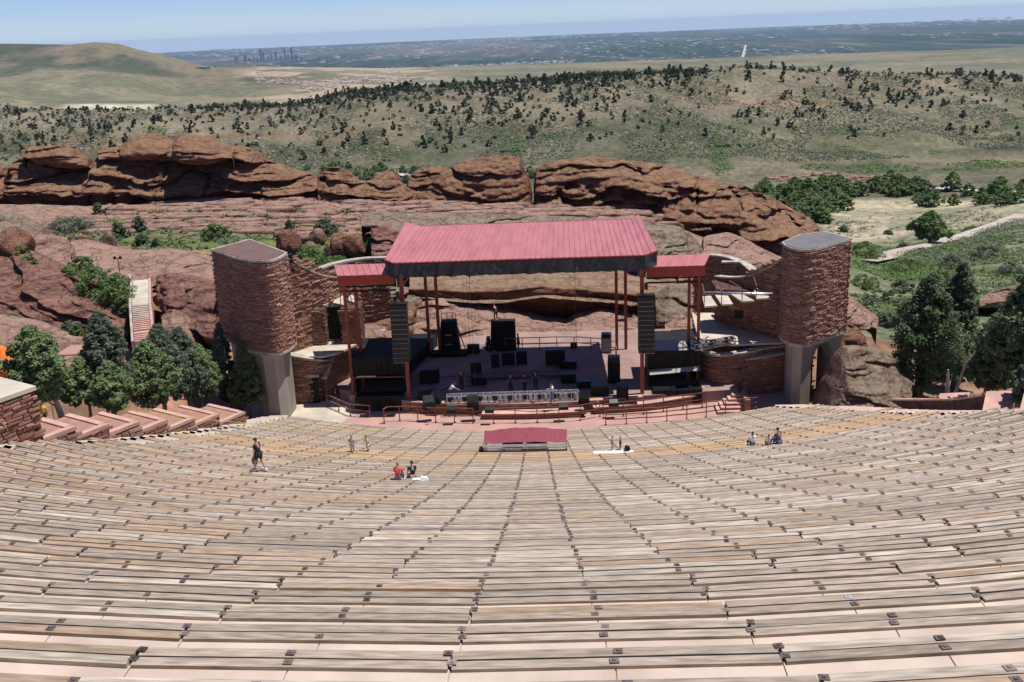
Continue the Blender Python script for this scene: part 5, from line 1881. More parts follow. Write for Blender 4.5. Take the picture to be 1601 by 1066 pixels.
# ------------------------------------------------------------------ planters down the left side, side steps on the right
cor = [(117, 667), (169, 663), (217, 659), (261, 656), (304, 653), (342, 647), (382, 644)]
ords = ['nearest', 'second', 'third', 'fourth', 'fifth', 'sixth', 'farthest']
for i, (x, y) in enumerate(cor):
    c = atX(x, y, -21.95)
    sc = 1 + .0 * i
    a = np.array((-.95, -1.55)); b = np.array((-2.6, 1.5))
    if i > 3:
        b = b * 1.15
    hh = 1.5
    t = thing('stone_planter', '%s of the seven angled stone planters stepping down the left edge of the seating' % ords[i], 'planter', (c[0], c[1], c[2] - hh), 0, 'angled stone planters along the left edge')
    P4 = [a * 1.25, np.array((0, 0)), b, b + a * 1.25]
    org = (c[0], c[1], c[2] - hh)
    MB().prism([tuple(q) for q in P4], 0, hh - .16).build('body', M['mortar'], t)
    MB().prism([tuple(q * .985 + np.array((-.03, .0))) for q in P4], hh - .158, hh - .05).build('soil_bed', M['soil'], t)
    for (q0, q1, nm) in ((P4[0], P4[1], 0), (P4[1], P4[2], 1)):
        dv = (q1 - q0) / np.linalg.norm(q1 - q0); nv_ = np.array((-dv[1], dv[0]))
        s0 = 0 if nm == 0 else .32
        poly = [q0 - nv_ * .05 + dv * (s0 - .02), q1 - nv_ * .05 + dv * .04, q1 + nv_ * .28, q0 + nv_ * .28 + dv * s0]
        MB().prism([tuple(q) for q in poly], hh - .155, hh + .02 + .003 * nm).build('coping', M['coping'], t)
    g = [np.array(org[:2]) + q for q in (P4[0], P4[1])]
    cladding(t, g, lambda u: org[2] + .02, lambda u: org[2] + hh - .16, 20, 30 + i, org=org, ch=.18, cl=.5, prot=.07)
    md = (P4[0] + P4[1]) * .45
    MB().box(md[0] + .06, md[0] + .26, md[1] - .14, md[1] + .02, hh * .45, hh * .58).build('step_light', M['alu'], t)
# low pale side path between the planters and the benches: stepped slabs
for n in range(12, N1 + 1):
    h = H0 + n * PITCH_ROW
    y = row_Y(-21.9, h)
    z = CZ - drop(h) - .05
    o = MB().box(-23.3, -21.55, y - PITCH_ROW + .14, y + .15, z - .7, z).build('side_step', M['cream' if n % 5 else 'coping'])
    tag(o, '%s pale concrete step beside the left end of the benches, counted from the plaza' % ordn(N1 - n + 1), 'step', 'concrete steps down the left side')
for n in range(8, N1 + 1):
    h = H0 + n * PITCH_ROW
    x0 = side_limits(h)[1]
    y = row_Y(x0 + .5, h)
    z = CZ - drop(h) - .05
    wd = np.interp(h, [0, 40, 46, 55, 69], [1.0, 1.0, 2.6, 3.2, 2.2])
    o = MB().box(x0 + .1, x0 + .1 + wd, y - PITCH_ROW + .14, y + .25, z - .9, z).build('side_step', M['coping' if n % 2 else 'concrete'])
    tag(o, '%s pink concrete step beyond the right end of the benches, counted from the plaza' % ordn(N1 - n + 1), 'step', 'concrete steps down the right side')
# building corner at the left edge
c1 = atX(53, 606, -22.6)
c2 = np.array((c1[0] - 3.6, c1[1] - 7.0))
t = thing('stone_building', 'corner of a stone building with a flat pale roof at the left edge', 'building', (c1[0], c1[1], c1[2] - 5))
pl4 = [(0, 0), (-6.5, 3.8), (-14, -4), (-3.8, -7.4)]
MB().prism(pl4, 0, 4.9).build('core', M['mortar'], t)
MB().prism([(q[0] * 1.01 + .1, q[1] * 1.01) for q in pl4], 4.9, 5.08).build('roof', M['cream'], t)
cladding(t, [np.array(c1[:2]) + np.array(pl4[3]), np.array(c1[:2])], lambda u: c1[2] - 5, lambda u: c1[2] - .12, 300, 41, org=(c1[0], c1[1], c1[2] - 5), ch=.15, cl=.5, prot=.09)
# right side wedges and stair rail
for i, (pa, pb, pc) in enumerate((((1457, 664), (1499, 660), (1468, 640)), ((1533, 664), (1572, 661), (1540, 640)), ((1590, 664), (1640, 664), (1600, 640)))):
    A = atX(pa[0], pa[1], 20.9 + 2.2 * i * 0)
    q = [atz(*pa, A[2])[:2], atz(*pb, A[2])[:2], atz(pb[0] + 14, pb[1] - 22, A[2])[:2], atz(*pc, A[2])[:2]]
    t = thing('stone_planter', ('left', 'middle', 'right edge')[i] + ' one of the dark wedge walls under the right junipers', 'planter', (A[0], A[1], A[2]))
    q = [(v[0] - A[0], v[1] - A[1]) for v in q]
    MB().prism(q, -.8, [.05, .05, .9, .9]).build('body', M['soil'], t)
    c_ = np.mean(np.array(q), 0)
    MB().prism([tuple(c_ + (np.array(v) - c_) * 1.05) for v in q], [.055, .055, .905, .905], [.15, .15, 1.0, 1.0]).build('coping', M['coping'], t)
# curved low wall with a taped rail above the right steps
pts = [(1345, 655), (1375, 655), (1405, 651), (1430, 644), (1455, 634)]
P_ = [ground_hit(x, y) for x, y in pts]
stone_wall('curb_wall', 'low curved wall carrying a taped rail below the huge right boulder', 'wall',
           [(20.6, 61.5, seat_z(np.array(19.), np.array(61.5)) + .5), (21.6, 58.0, seat_z(np.array(19.), np.array(58.)) + .6), (22.0, 55.0, seat_z(np.array(19.), np.array(55.)) + .7), (22.3, 52.0, seat_z(np.array(19.), np.array(52.)) + 1.0)][::-1],
           5.0, .3, 30, 43, cop='coping', copw=.1)
A, B = atX(1340, 654, 20.9), atX(1440, 638, 22.3)
for (x0_, y0_, x1_, y1_, lab) in ((1285, 656, 1450, 636, 'yellow caution tape strung in front of the huge right boulder'), ):
    m_ = MB()
    pr = None
    org = atX(x0_, y0_, 18.5)
    for k in range(13):
        u = k / 12
        q = atX(x0_ + (x1_ - x0_) * u, y0_ + (y1_ - y0_) * u + 3 * math.sin(math.pi * u), 18.5 + 3.6 * u) - org
        if pr is not None:
            m_.add([pr + UP * -.04, q + UP * -.04, q + UP * .04, pr + UP * .04], [(0, 1, 2, 3)])
            m_.bar(pr, q, .012)
        pr = q
    o = m_.build('caution_tape', cloth('yellow tape', (.62, .55, .03), .5))
    o.location = org
    tag(o, lab, 'tape')
org = atX(300, 651, -24)
m_ = MB(); pr = None
for k in range(9):
    u = k / 8
    q = atz(195 + 400 * u, 641 + 32 * u + 5 * math.sin(math.pi * u), 9.8 - 6.3 * u) - org
    if pr is not None:
        m_.bar(pr, q, .014, n=4)
    pr = q
o = m_.build('caution_tape', cloth('yellow tape', (.62, .55, .03), .5)); o.location = org
tag(o, 'yellow tape stretched from the left planters down towards the plaza', 'tape')

# ------------------------------------------------------------------ outdoor stairs on the left slope
base, mid_, topp = atz(224, 534, 4.3), atz(221.5, 476, 6.3), atz(220, 438, 6.3)
t = thing('outdoor_stairs', 'long straight concrete stairs climbing the rocks to a pale landing', 'stairs', tuple(base))
d_ = topp - base
fl2 = np.array([d_[0], d_[1]]); Lf = np.linalg.norm(fl2); fl2 = fl2 / Lf
sd = np.array([fl2[1], -fl2[0]])
ns = 20
wd = 1.4
land = float(np.linalg.norm((topp - mid_)[:2]) / np.linalg.norm((topp - base)[:2]))
for i in range(ns):
    u0, u1 = i / ns * (1 - land), (i + 1) / ns * (1 - land)
    z1_ = d_[2] * (i + 1) / ns
    q = [fl2 * Lf * u0 - sd * wd / 2, fl2 * Lf * u0 + sd * wd / 2, fl2 * Lf * (u1 + .05) + sd * wd / 2, fl2 * Lf * (u1 + .05) - sd * wd / 2]
    if i in (4, 5):
        continue
    MB().prism([tuple(v) for v in q], z1_ - .55, z1_).build('step', M['coping'] if i < 12 else M['concrete'], t)
u0 = 1 - land
q = [fl2 * Lf * u0 - sd * wd / 2, fl2 * Lf * u0 + sd * wd / 2, fl2 * Lf * 1.0 + sd * wd / 2, fl2 * Lf * 1.0 - sd * wd / 2]
MB().prism([tuple(v) for v in q], d_[2] - .6, d_[2] + .03).build('landing', M['cream'], t)
q = [fl2 * Lf * 4 / ns * (1 - land) - sd * wd / 2, fl2 * Lf * 4 / ns * (1 - land) + sd * wd / 2, fl2 * Lf * 6.3 / ns * (1 - land) + sd * wd / 2, fl2 * Lf * 6.3 / ns * (1 - land) - sd * wd / 2]
MB().prism([tuple(v) for v in q], d_[2] * 5 / ns - .5, d_[2] * 5 / ns + .02).build('resting_step', M['coping'], t)
for s_ in (-1, 1):
    e = sd * (wd / 2 + .14) * s_
    m_ = MB()
    for (ua, ub, za, zb_) in ((0, u0, .15, d_[2] + .15), (u0, 1, d_[2] + .15, d_[2] + .15)):
        pa, pb = fl2 * Lf * ua + e, fl2 * Lf * ub + e
        nn = sd * .1
        m_.add([(*(pa - nn), za - 2), (*(pa + nn), za - 2), (*(pb + nn), zb_ - 2), (*(pb - nn), zb_ - 2), (*(pa - nn), za), (*(pa + nn), za), (*(pb + nn), zb_), (*(pb - nn), zb_)],
               [(4, 5, 6, 7), (0, 1, 5, 4), (1, 2, 6, 5), (2, 3, 7, 6), (3, 0, 4, 7)])
    m_.build('side_wall', M['coping'] if s_ > 0 else M['concrete_edge'], t)
p = topp + np.array((*(-sd * 1.0), -.3))
t = thing('lamp_bollard', 'small white lamp bollard at the left edge of the stair landing', 'lamp', tuple(p))
MB().bar((0, 0, 0), (0, 0, .6), .07).build('post', M['rail'], t)
MB().bar((0, 0, .6), (0, 0, .95), .16, .12, 8).build('lamp_head', cloth('white paint', (.7, .68, .66)), t)
p = atd(187, 424, 96)
t = thing('floodlight_pole', 'thin pole with two floodlights in the thicket above the stairs', 'lamp', (p[0], p[1], p[2] - .4))
MB().bar((0, 0, 0), (0, 0, 1.7), .03).build('pole', M['black'], t)
for sx in (-.28, .28):
    MB().box(sx - .1, sx + .1, -.1, .1, 1.6, 1.85).build('floodlight', M['black_gloss'], t)
MB().bar((-.28, 0, 1.68), (.28, 0, 1.68), .025).build('cross_arm', M['black'], t)

# orange canopy tent at the left
c = atd(8, 574, 66)
t = thing('canopy_tent', 'bright orange peaked canopy tent at the left edge behind the junipers', 'tent', (c[0] - .2, c[1], c[2] - 1.95))
orng = cloth('orange canvas', (.85, .17, .03), .6)
s = 1.9
for k in range(4):
    a0, a1 = math.pi / 4 + k * math.pi / 2, math.pi / 4 + (k + 1) * math.pi / 2
    A, B = (s * 1.41 * math.cos(a0), s * 1.41 * math.sin(a0)), (s * 1.41 * math.cos(a1), s * 1.41 * math.sin(a1))
    A2_, B2_ = (A[0] * .45, A[1] * .45), (B[0] * .45, B[1] * .45)
    MB().add([(A[0], A[1], 2.2), (B[0], B[1], 2.2), (B2_[0], B2_[1], 2.75), (A2_[0], A2_[1], 2.75), (0, 0, 3.6)], [(0, 1, 2, 3), (3, 2, 4)]).build('roof_panel', orng, t)
    MB().add([(A[0], A[1], 2.2), (B[0], B[1], 2.2), (B[0], B[1], 1.9), (A[0], A[1], 1.9)], [(0, 1, 2, 3)]).build('valance', orng, t)
    MB().bar((A[0], A[1], -2.5), (A[0], A[1], 2.2), .035).build('leg', M['alu'], t)
p = atd(140, 553, 68)
t = thing('flat_canopy', 'thin pink edged shade roof glimpsed between the left junipers', 'canopy', (p[0], p[1], p[2] - 2.3))
MB().prism([(-2.3, -.2), (1.6, .1), (1.4, 2.2), (-2.3, 2.0)], 2.25, 2.35).build('roof', cloth('dusty roof', (.36, .22, .18)), t)
MB().bar((-2.3, -.22, 2.3), (1.6, .08, 2.3), .05).build('edge', cloth('orange edge', (.62, .27, .13)), t)
for x in (-2.1, 1.4):
    MB().bar((x, .4, -1), (x, .4, 2.25), .06).build('post', M['rail'], t)


# ------------------------------------------------------------------ vegetation
def leaf_cloud(V_, F_, centers, radii, nleaf, size, rg, flat=.8, up=.75):
    """adds small leaf sprays (quads) round each clump centre"""
    C_ = np.repeat(centers, nleaf, 0)
    Rr = np.repeat(radii, nleaf)
    n = len(C_)
    u = rg.normal(size=(n, 3)); u /= np.linalg.norm(u, axis=1)[:, None]
    r_ = rg.uniform(.35, 1.0, n) ** .6
    P_ = C_ + u * (Rr * r_)[:, None] * np.array([1, 1, flat])
    nn = u + rg.normal(size=(n, 3)) * .55; nn[:, 2] += up
    nn /= np.linalg.norm(nn, axis=1)[:, None]
    a = np.cross(nn, rg.normal(size=(n, 3))); a /= np.linalg.norm(a, axis=1)[:, None] + 1e-9
    b = np.cross(nn, a)
    s = size * rg.uniform(.6, 1.4, n)[:, None]
    q = np.stack([P_ - a * s - b * s * .55, P_ + a * s * .8 - b * s * .6, P_ + a * s * .9 + b * s * .5, P_ - a * s * .7 + b * s * .65], 1).reshape(-1, 3)
    k = sum(len(v) for v in V_)
    V_.append(q)
    F_.append(np.arange(n * 4).reshape(-1, 4) + k)


def crown_mesh(nm, H, Rd, shape, seed, nclump, nleaf, size, base=.15, lop=.18):
    rg = np.random.default_rng(seed)
    V_, F_ = [], []
    t = rg.uniform(0, 1, nclump) ** (.85 if shape == 'round' else 1.25)
    if shape == 'cone':
        prof = (1 - t) ** .75 * (.55 + .45 * smooth(0, .18, t)) + .04
    elif shape == 'column':
        prof = np.sin(np.pi * np.clip(t * .93 + .07, 0, 1)) ** .5 * (1 - .35 * t)
    elif shape == 'bush':
        prof = np.sqrt(np.maximum(1 - (t * 1.0) ** 2, .02))
    else:
        prof = np.sin(np.pi * np.clip(t * .86 + .12, 0, 1)) ** .75 * (1 - .5 * t) * 1.15
    th = rg.uniform(0, 2 * np.pi, nclump)
    lob = 1 + lop * np.sin(3 * th + 4 * t + seed) + lop * np.sin(5 * th - 7 * t + 2 * seed) + .12 * rg.normal(size=nclump)
    rr = Rd * prof * lob * rg.uniform(.25, 1.0, nclump) ** .45
    cen = np.stack([rr * np.cos(th), rr * np.sin(th), H * (base + (1 - base) * t)], -1)
    cr_ = Rd * rg.uniform(.13, .27, nclump) * (.6 + .4 * prof)
    leaf_cloud(V_, F_, cen, cr_, nleaf, size, rg)
    return np_mesh(nm, np.concatenate(V_), np.concatenate(F_)), cen


def tree(label, x, y, topy, halfpx, shape, lm, seed, group=None, pos=None, trunks=1, name='juniper_tree', bark='bark', nclump=300, nleaf=46, lean=0.0, base=.16, lsize=.07, offx=0.0):
    p = ground_hit(x, y) if pos is None else np.array(pos, float)
    dd = p[:2] @ FH[:2]
    sc = (dd * math.cos(PITCH) + (CZ - p[2]) * math.sin(PITCH)) / F
    H = (y - topy) * sc / .94
    Rd = halfpx * sc
    t = thing(name, label, 'tree', tuple(p), 0, group)
    me, cen = crown_mesh('crown', H, Rd, shape, seed, nclump, nleaf, lsize, base)
    cx = offx * sc
    me.materials.append(lm)
    c = link('crown', me, t)
    c.location = (cx, 0, 0)
    rg = random.Random(seed)
    for k in range(trunks):
        m_ = MB()
        pts = [Vector((.12 * k * (-1) ** k, 0, -.4))]
        n = 6
        for i in range(1, n):
            u = i / (n - 1)
            pts.append(Vector((cx * u + lean * u * u * (1 if k == 0 else -1) + rg.uniform(-.1, .1) * H * .12 + .25 * k * u * (-1) ** k, rg.uniform(-.1, .1) * H * .1, H * .8 * u)))
        r0 = max(.07, H * .028) / (1 + .25 * k)
        for i in range(n - 1):
            m_.bar(pts[i], pts[i + 1], r0 * (1 - i / n), r0 * (1 - (i + 1) / n), 7)
        for i in range(10):
            a = pts[1 + i % (n - 2)]
            e = Vector(cen[rg.randrange(len(cen))]) + Vector((cx, 0, 0))
            if e.z > a.z * .8:
                m_.bar(a, a + (e - a) * .85, r0 * .35, r0 * .1, 5)
        m_.build('trunk', M[bark], t)
    return t


JT = [
    ('wide dark juniper with a bare curved pale trunk, first from the left', 104, 661, 514, 47, 'round', 'juniper', 1, 2, -32, .28),
    ('bushy juniper tucked between the first two tall ones', 141, 648, 560, 34, 'round', 'juniper', 2, 1, 0, .25),
    ('tall greyish juniper with a pointed top left of the stairs', 180, 652, 494, 38, 'round', 'juniper_blue', 3, 2, -2, .2),
    ('short bright juniper with a slim trunk in front of the tall greyish one', 170, 668, 568, 30, 'round', 'juniper', 4, 2, 14, .32),
    ('olive green juniper below the outdoor stairs', 244, 651, 536, 38, 'round', 'juniper', 5, 2, 0, .2),
    ('dark juniper just right of the outdoor stairs', 257, 643, 512, 36, 'round', 'juniper_blue', 6, 1, 8, .2),
    ('dense juniper behind, right of the dark one', 300, 645, 516, 34, 'round', 'juniper_blue', 7, 1, -4, .2),
    ('mid green juniper with low branches near the slim ones', 318, 640, 540, 32, 'round', 'juniper', 8, 2, 0, .2),
    ('slim spire shaped juniper against the left tower', 364, 641, 508, 17, 'column', 'juniper_blue', 9, 1, -6, .12),
    ('neat cone shaped bright juniper in front of the left tower leg', 390, 647, 535, 33, 'cone', 'juniper', 10, 1, 4, .2),
]
for i, (lab, x, y, ty, hw, shp, lm, sd, tr, off, bs) in enumerate(JT):
    Xp = -25.0 - (.0 if i in (0, 3, 9) else 1.6 if i in (2, 4, 8) else 2.6)
    q = atX(x, y, Xp)
    tree(lab, x, y, ty, hw, shp, M[lm], sd, None, (q[0], q[1], q[2]), tr, offx=off, bark='bark_pale' if i == 0 else 'bark', base=bs, nclump=340, nleaf=56)
JR = [
    ('largest juniper at the right, beside the huge boulder', 1432, 640, 438, 52, 'round', 'juniper_dark', 21, 3, 8, .22, 27.0),
    ('tall juniper rising behind the largest right one', 1488, 624, 420, 34, 'round', 'juniper_dark', 22, 2, 0, .15, 31.0),
    ('olive dark juniper in the shade near the right stair rail', 1540, 634, 496, 34, 'round', 'juniper_dark', 23, 2, 6, .22, 28.0),
    ('tall dark juniper cut by the right picture edge', 1590, 648, 424, 48, 'round', 'juniper_dark', 24, 2, 4, .24, 26.0),
    ('pale young juniper hanging low in front of the right edge one', 1604, 668, 560, 26, 'round', 'juniper_blue', 25, 1, 0, .35, 23.6),
]
for i, (lab, x, y, ty, hw, shp, lm, sd, tr, off, bs, Xp) in enumerate(JR):
    q = atX(x, y, Xp)
    tree(lab, x, y, ty, hw, shp, M[lm], sd, None, (q[0], q[1], q[2]), tr, offx=off, base=bs, nclump=480, nleaf=50, lsize=.09)
p = atX(1482, 622, 24)
t = thing('dead_trunk', 'bare grey dead trunk forking beside the largest right juniper', 'tree', tuple(p - UP * .3))
MB().bar((0, 0, -.3), (-.1, 0, 1.3), .16, .12, 7).bar((-.1, 0, 1.3), (-.15, 0, 2.2), .12, .05, 7).build('trunk', M['bark_pale'], t)
MB().bar((.25, 0, -.2), (.7, .1, 1.6), .12, .09, 7).bar((.7, .1, 1.6), (1.1, .1, 3.2), .09, .04, 7).bar((.9, .1, 2.4), (1.5, .1, 3.4), .05, .02, 5).build('limb', M['bark_pale'], t)


def shrub(label, x, y, wpx, hpx, lm, seed, dist=None, name='shrub', group=None, nclump=110, nleaf=46, cat='shrub'):
    p = ground_hit(x, y) if dist is None else atd(x, y, dist)
    dd = p[:2] @ FH[:2]
    sc = (dd * math.cos(PITCH) + (CZ - p[2]) * math.sin(PITCH)) / F
    W, H = wpx * sc / 2, hpx * sc
    me, _ = crown_mesh('foliage', H, W, 'bush', seed, nclump, nleaf, max(.07, 1.1 * sc), .0, .15)
    me.materials.append(lm)
    o = link(name, me)
    o.location = (p[0], p[1], p[2] - .1 * H)
    return tag(o, label, cat, group)


SH = [
    (155, 337, 18, 22, 'juniper_dark', 'small round dark juniper bush on the pink shelf', 11, None),
    (187, 372, 22, 28, 'juniper_dark', 'dark upright bush right of the pointed boulder', 12, None),
    (219, 362, 22, 26, 'juniper_blue', 'bluish bush left of the dry gully on the shelf', 13, None),
    (222, 384, 22, 20, 'juniper_dark', 'round dark bush in front of the bluish one', 14, None),
    (245, 388, 14, 16, 'juniper_dark', 'small dark bush above the domed slab', 15, None),
    (336, 374, 46, 26, 'juniper', 'wide dark green bush above the left tower', 16, None),
    (453, 362, 14, 20, 'juniper_dark', 'small cone shaped bush above the boulder pile', 17, None),
    (508, 366, 40, 26, 'juniper_blue', 'loose greyish bush behind the pale boulders', 18, None),
    (546, 402, 30, 26, 'juniper', 'round green bush in front of the wide brown boulder', 19, None),
    (581, 402, 24, 34, 'juniper', 'upright green bush at the right of the boulder pile', 20, None),
    (480, 408, 60, 26, 'oak', 'sprawling green shrub below the boulder pile', 21, None),
    (110, 362, 80, 22, 'sage', 'greyish green thicket below the pink shelf', 22, None),
    (520, 415, 50, 14, 'oak', 'low bright shrub along the rear left wall', 23, None),
    (110, 452, 46, 40, 'oak', 'bright green thicket at the top of the tilted slab', 31, 94),
    (150, 455, 62, 40, 'oak', 'wide bright green thicket left of the stairs', 32, 92),
    (185, 470, 60, 48, 'oak', 'densest green thicket close beside the stairs', 33, 91),
    (196, 488, 34, 34, 'oak', 'low green bush hanging beside the stair wall', 34, 90),
    (128, 425, 44, 26, 'juniper', 'darker bush at the head of the green thicket', 35, 96),
    (34, 408, 40, 26, 'oak', 'yellow green shrub between the left edge rocks', 36, 95),
    (52, 420, 26, 20, 'oak', 'small bright shrub below the yellow green one', 37, 94),
    (110, 520, 30, 20, 'sage', 'grey green shrub on the rock apron', 38, 84),
    (120, 520, 16, 14, 'oak', 'tiny bright shrub on the rock apron', 39, 83),
    (18, 502, 24, 12, 'sage', 'low grey tuft at the foot of the great tilted slab', 40, 86),
    (1365, 590, 34, 30, 'oak', 'bright shrub between right tower and right junipers', 41, 84),
    (1386, 510, 40, 26, 'sage', 'pale grey shrub beyond the right tower rocks', 42, None),
    (1430, 498, 46, 24, 'juniper_dark', 'dark low juniper bush behind the largest right tree', 43, None),
]
for (x, y, w_, h_, lm, lab, sd, ds) in SH:
    shrub(lab, x, y, w_, h_, M[lm], sd, ds)
for (x, y, w_, h_, lm, lab, sd) in (
        (1352, 402, 56, 26, 'oak', 'long dark shrub beside the dirt road', 51), (1412, 392, 24, 14, 'juniper_dark', 'small round shrub left of the lone tree', 52),
        (1388, 366, 14, 6, 'sage', 'low shrub on the pale meadow', 53), (1318, 362, 16, 10, 'oak', 'small shrub at the left side of the meadow', 54),
        (1350, 448, 50, 20, 'oak', 'yellow green shrub patch above the rocks', 55), (1420, 424, 70, 22, 'oak', 'bright shrub belt just below the road', 56),
        (1490, 420, 60, 26, 'sage', 'grey shrub belt right of the bright one', 57), (1545, 405, 60, 22, 'sage', 'grey green shrub patch near the road', 58),
        (1470, 446, 50, 24, 'oak', 'green gully shrub above the largest juniper', 59), (1580, 430, 50, 22, 'sage', 'grey shrub patch on the right slope', 60),
        (1410, 456, 40, 20, 'juniper_dark', 'dark gully shrub above the right junipers', 61), (1360, 480, 40, 24, 'sage', 'grey shrub beside the tower rocks', 62),
        (1560, 468, 34, 14, 'juniper_dark', 'dark shrub by the thin red outcrop', 63), (1520, 360, 24, 6, 'oak', 'thin shrub strip beside the meadow road', 64),
        (1395, 478, 44, 26, 'juniper_dark', 'dark bush in the gully right of the tower', 65), (1500, 445, 50, 22, 'sage', 'dusty shrub on the lower slope', 66)):
    shrub(lab, x, y, w_, h_, M[lm], sd, None, nclump=60, nleaf=40)
# lone tree by the road
p = ground_hit(1452, 384)
tree('lone broad tree standing at the bend of the dirt road', 1452, 384, 335, 27, 'round', M['oak'], 71, None, tuple(p), 2, 'lone_tree', nclump=170, nleaf=40, base=.25, lsize=.4)

# ground cover: tufts and low scrub on the shelf, the right slope and the valley floor
def ground_cover(nm, lm, regions, seed, size, label):
    rg = np.random.default_rng(seed)
    V_, F_ = [], []
    cs, rs2 = [], []
    for (a0, a1, d0, d1, n, rad, cond) in regions:
        a = rg.uniform(a0, a1, n); d = rg.uniform(d0, d1, n)
        k = fbm(p3(a * d / 14, d / 14), 3, seed + 3) > cond
        a, d = a[k], d[k]
        cs.append(gpos(a, d)); rs2.append(rg.uniform(.5, 1.2, len(a)) * rad)
    cs = np.concatenate(cs); rs2 = np.concatenate(rs2)
    leaf_cloud(V_, F_, cs, rs2, 14, size, rg, .6)
    me = np_mesh(nm, np.concatenate(V_), np.concatenate(F_))
    me.materials.append(lm)
    tag(link(nm, me), label, None, None, 'stuff')


aL = lambda x, y=380: aE(x, y)[0]
ground_cover('scrub', M['oak'], [(aL(0), aL(640), 106, 142, 1500, .8, -.02), (aL(1290), aL(1700), 110, 250, 3800, 1.1, -.1)], 5, .2, 'low green scrub on the rock shelf and the right slope')
ground_cover('sagebrush', M['sage'], [(aL(0), aL(640), 106, 142, 900, .7, .05), (aL(1290), aL(1700), 110, 330, 3800, 1.2, -.05), (aL(1300), aL(1700), 330, 470, 300, 1.2, .28)], 6, .22, 'grey green sagebrush on the slopes')


# trees along the creek and on the ridge face
def small_tree_mesh(nm, H, W, shp, seed, lm, nclump=20, nleaf=18, sz=.5):
    me, _ = crown_mesh(nm, H, W, shp, seed, nclump, nleaf, sz, .06, .15)
    me.materials.append(lm)
    return me


CT = [small_tree_mesh('creek_tree', 7, 4.2, 'round', 300 + i, M['oak' if i % 3 else 'juniper'], 60, 30, .38) for i in range(5)]
rg = np.random.default_rng(77)
cand = []
for (x0, x1, yy0, yy1, n) in ((1180, 1340, 296, 330, 30), (1240, 1430, 292, 308, 26), (1420, 1601, 298, 326, 22), (1230, 1300, 312, 352, 22), (555, 660, 268, 286, 16), (480, 560, 262, 275, 5), (822, 842, 268, 280, 3)):
    for i in range(n):
        cand.append((rg.uniform(x0, x1), rg.uniform(yy0, yy1)))
for i, (x, y) in enumerate(cand):
    p = ground_hit(x, y)
    o = link('creek_tree', CT[i % 5])
    o.location = p
    s = rg.uniform(.55, 1.1) * (1.0 if x > 1000 else .8)
    o.scale = (s, s, s * rg.uniform(.8, 1.1))
    o.rotation_euler = (0, 0, rg.uniform(0, 6.28))
    tag(o, 'leafy green tree in the creek bottom before the rocky ridge', 'tree', 'leafy trees crowded along the creek')
RT_ = [small_tree_mesh('ridge_juniper', 5.0, (1.7, 2.1, 1.5, 2.6, 1.9, 1.6)[i], ('round', 'round', 'cone', 'round', 'round', 'column')[i], 400 + i, M['far_juniper']) for i in range(6)]
rg = np.random.default_rng(99)
N = 9000
a = rg.uniform(aE(-40, 160)[0], aE(1640, 150)[0], N)
d = 798 - 190 * rg.uniform(0, 1, N) ** 1.7
dens = (.55 + .45 * fbm(p3(a * d / 45, d / 40), 3, 7)) * np.interp(d, [590, 650, 700, 760, 800], [.05, .2, .42, .8, 1.0])
xx_, yy_ = px_of(gpos(a, d))
dens = dens * np.interp(xx_, [0, 200, 330, 500, 900, 1150, 1300, 1600], [.8, .8, 1.1, 1.35, 1.2, .9, .7, .7]) * (1 - .6 * smooth(.0, .3, fbm(p3(a * d / 90, d / 60), 3, 17)))
kp = rg.uniform(0, 1, N) < dens * 1.1
a, d = a[kp], d[kp]
GPs = gpos(a, d)
xx_, yy_ = px_of(GPs)
sz = rg.uniform(.35, 1.12, len(a))
order = np.argsort(-(sz / d) * ((xx_ > 5) & (xx_ < 1596)))
inst = order[:298]
for i in inst:
    o = link('ridge_juniper', RT_[int(rg.integers(0, 6))])
    o.location = GPs[i] + np.array([0, 0, -.2])
    s = sz[i]
    o.scale = (s, s, s * rg.uniform(.8, 1.15))
    o.rotation_euler = (0, 0, rg.uniform(0, 6.28))
    tag(o, 'dark juniper dotted on the face of the rocky ridge', 'tree', 'dark junipers scattered over the ridge')
rest = order[298:]
V_, F_ = [], []
P_ = GPs[rest]; s_ = sz[rest]
cen = np.repeat(P_, 5, 0) + rg.normal(size=(len(rest) * 5, 3)) * np.repeat(s_, 5)[:, None] * np.array([.75, .75, .9])
cen[:, 2] += np.repeat(s_, 5) * 1.9
leaf_cloud(V_, F_, cen, np.repeat(s_, 5) * 1.1, 8, .5, rg)
me = np_mesh('far_junipers', np.concatenate(V_), np.concatenate(F_)); me.materials.append(M['far_juniper'])
tag(link('far_junipers', me), 'more small dark junipers spread over the ridge', None, None, 'stuff')
# low brush speckling the ridge face and pale broken stones
N = 40000
a = rg.uniform(aE(-40, 160)[0], aE(1640, 150)[0], N); d = rg.uniform(560, 790, N)
k = fbm(p3(a * d / 28, d / 40), 3, 27) > -.05
a, d = a[k], d[k]
V_, F_ = [], []
leaf_cloud(V_, F_, gpos(a, d) + np.array([0, 0, .25]), rg.uniform(.4, 1.1, len(a)), 4, .42, rg, .5)
me = np_mesh('ridge_brush', np.concatenate(V_), np.concatenate(F_)); me.materials.append(M['sage'])
tag(link('ridge_brush', me), 'low grey brush speckling the ridge face', None, None, 'stuff')
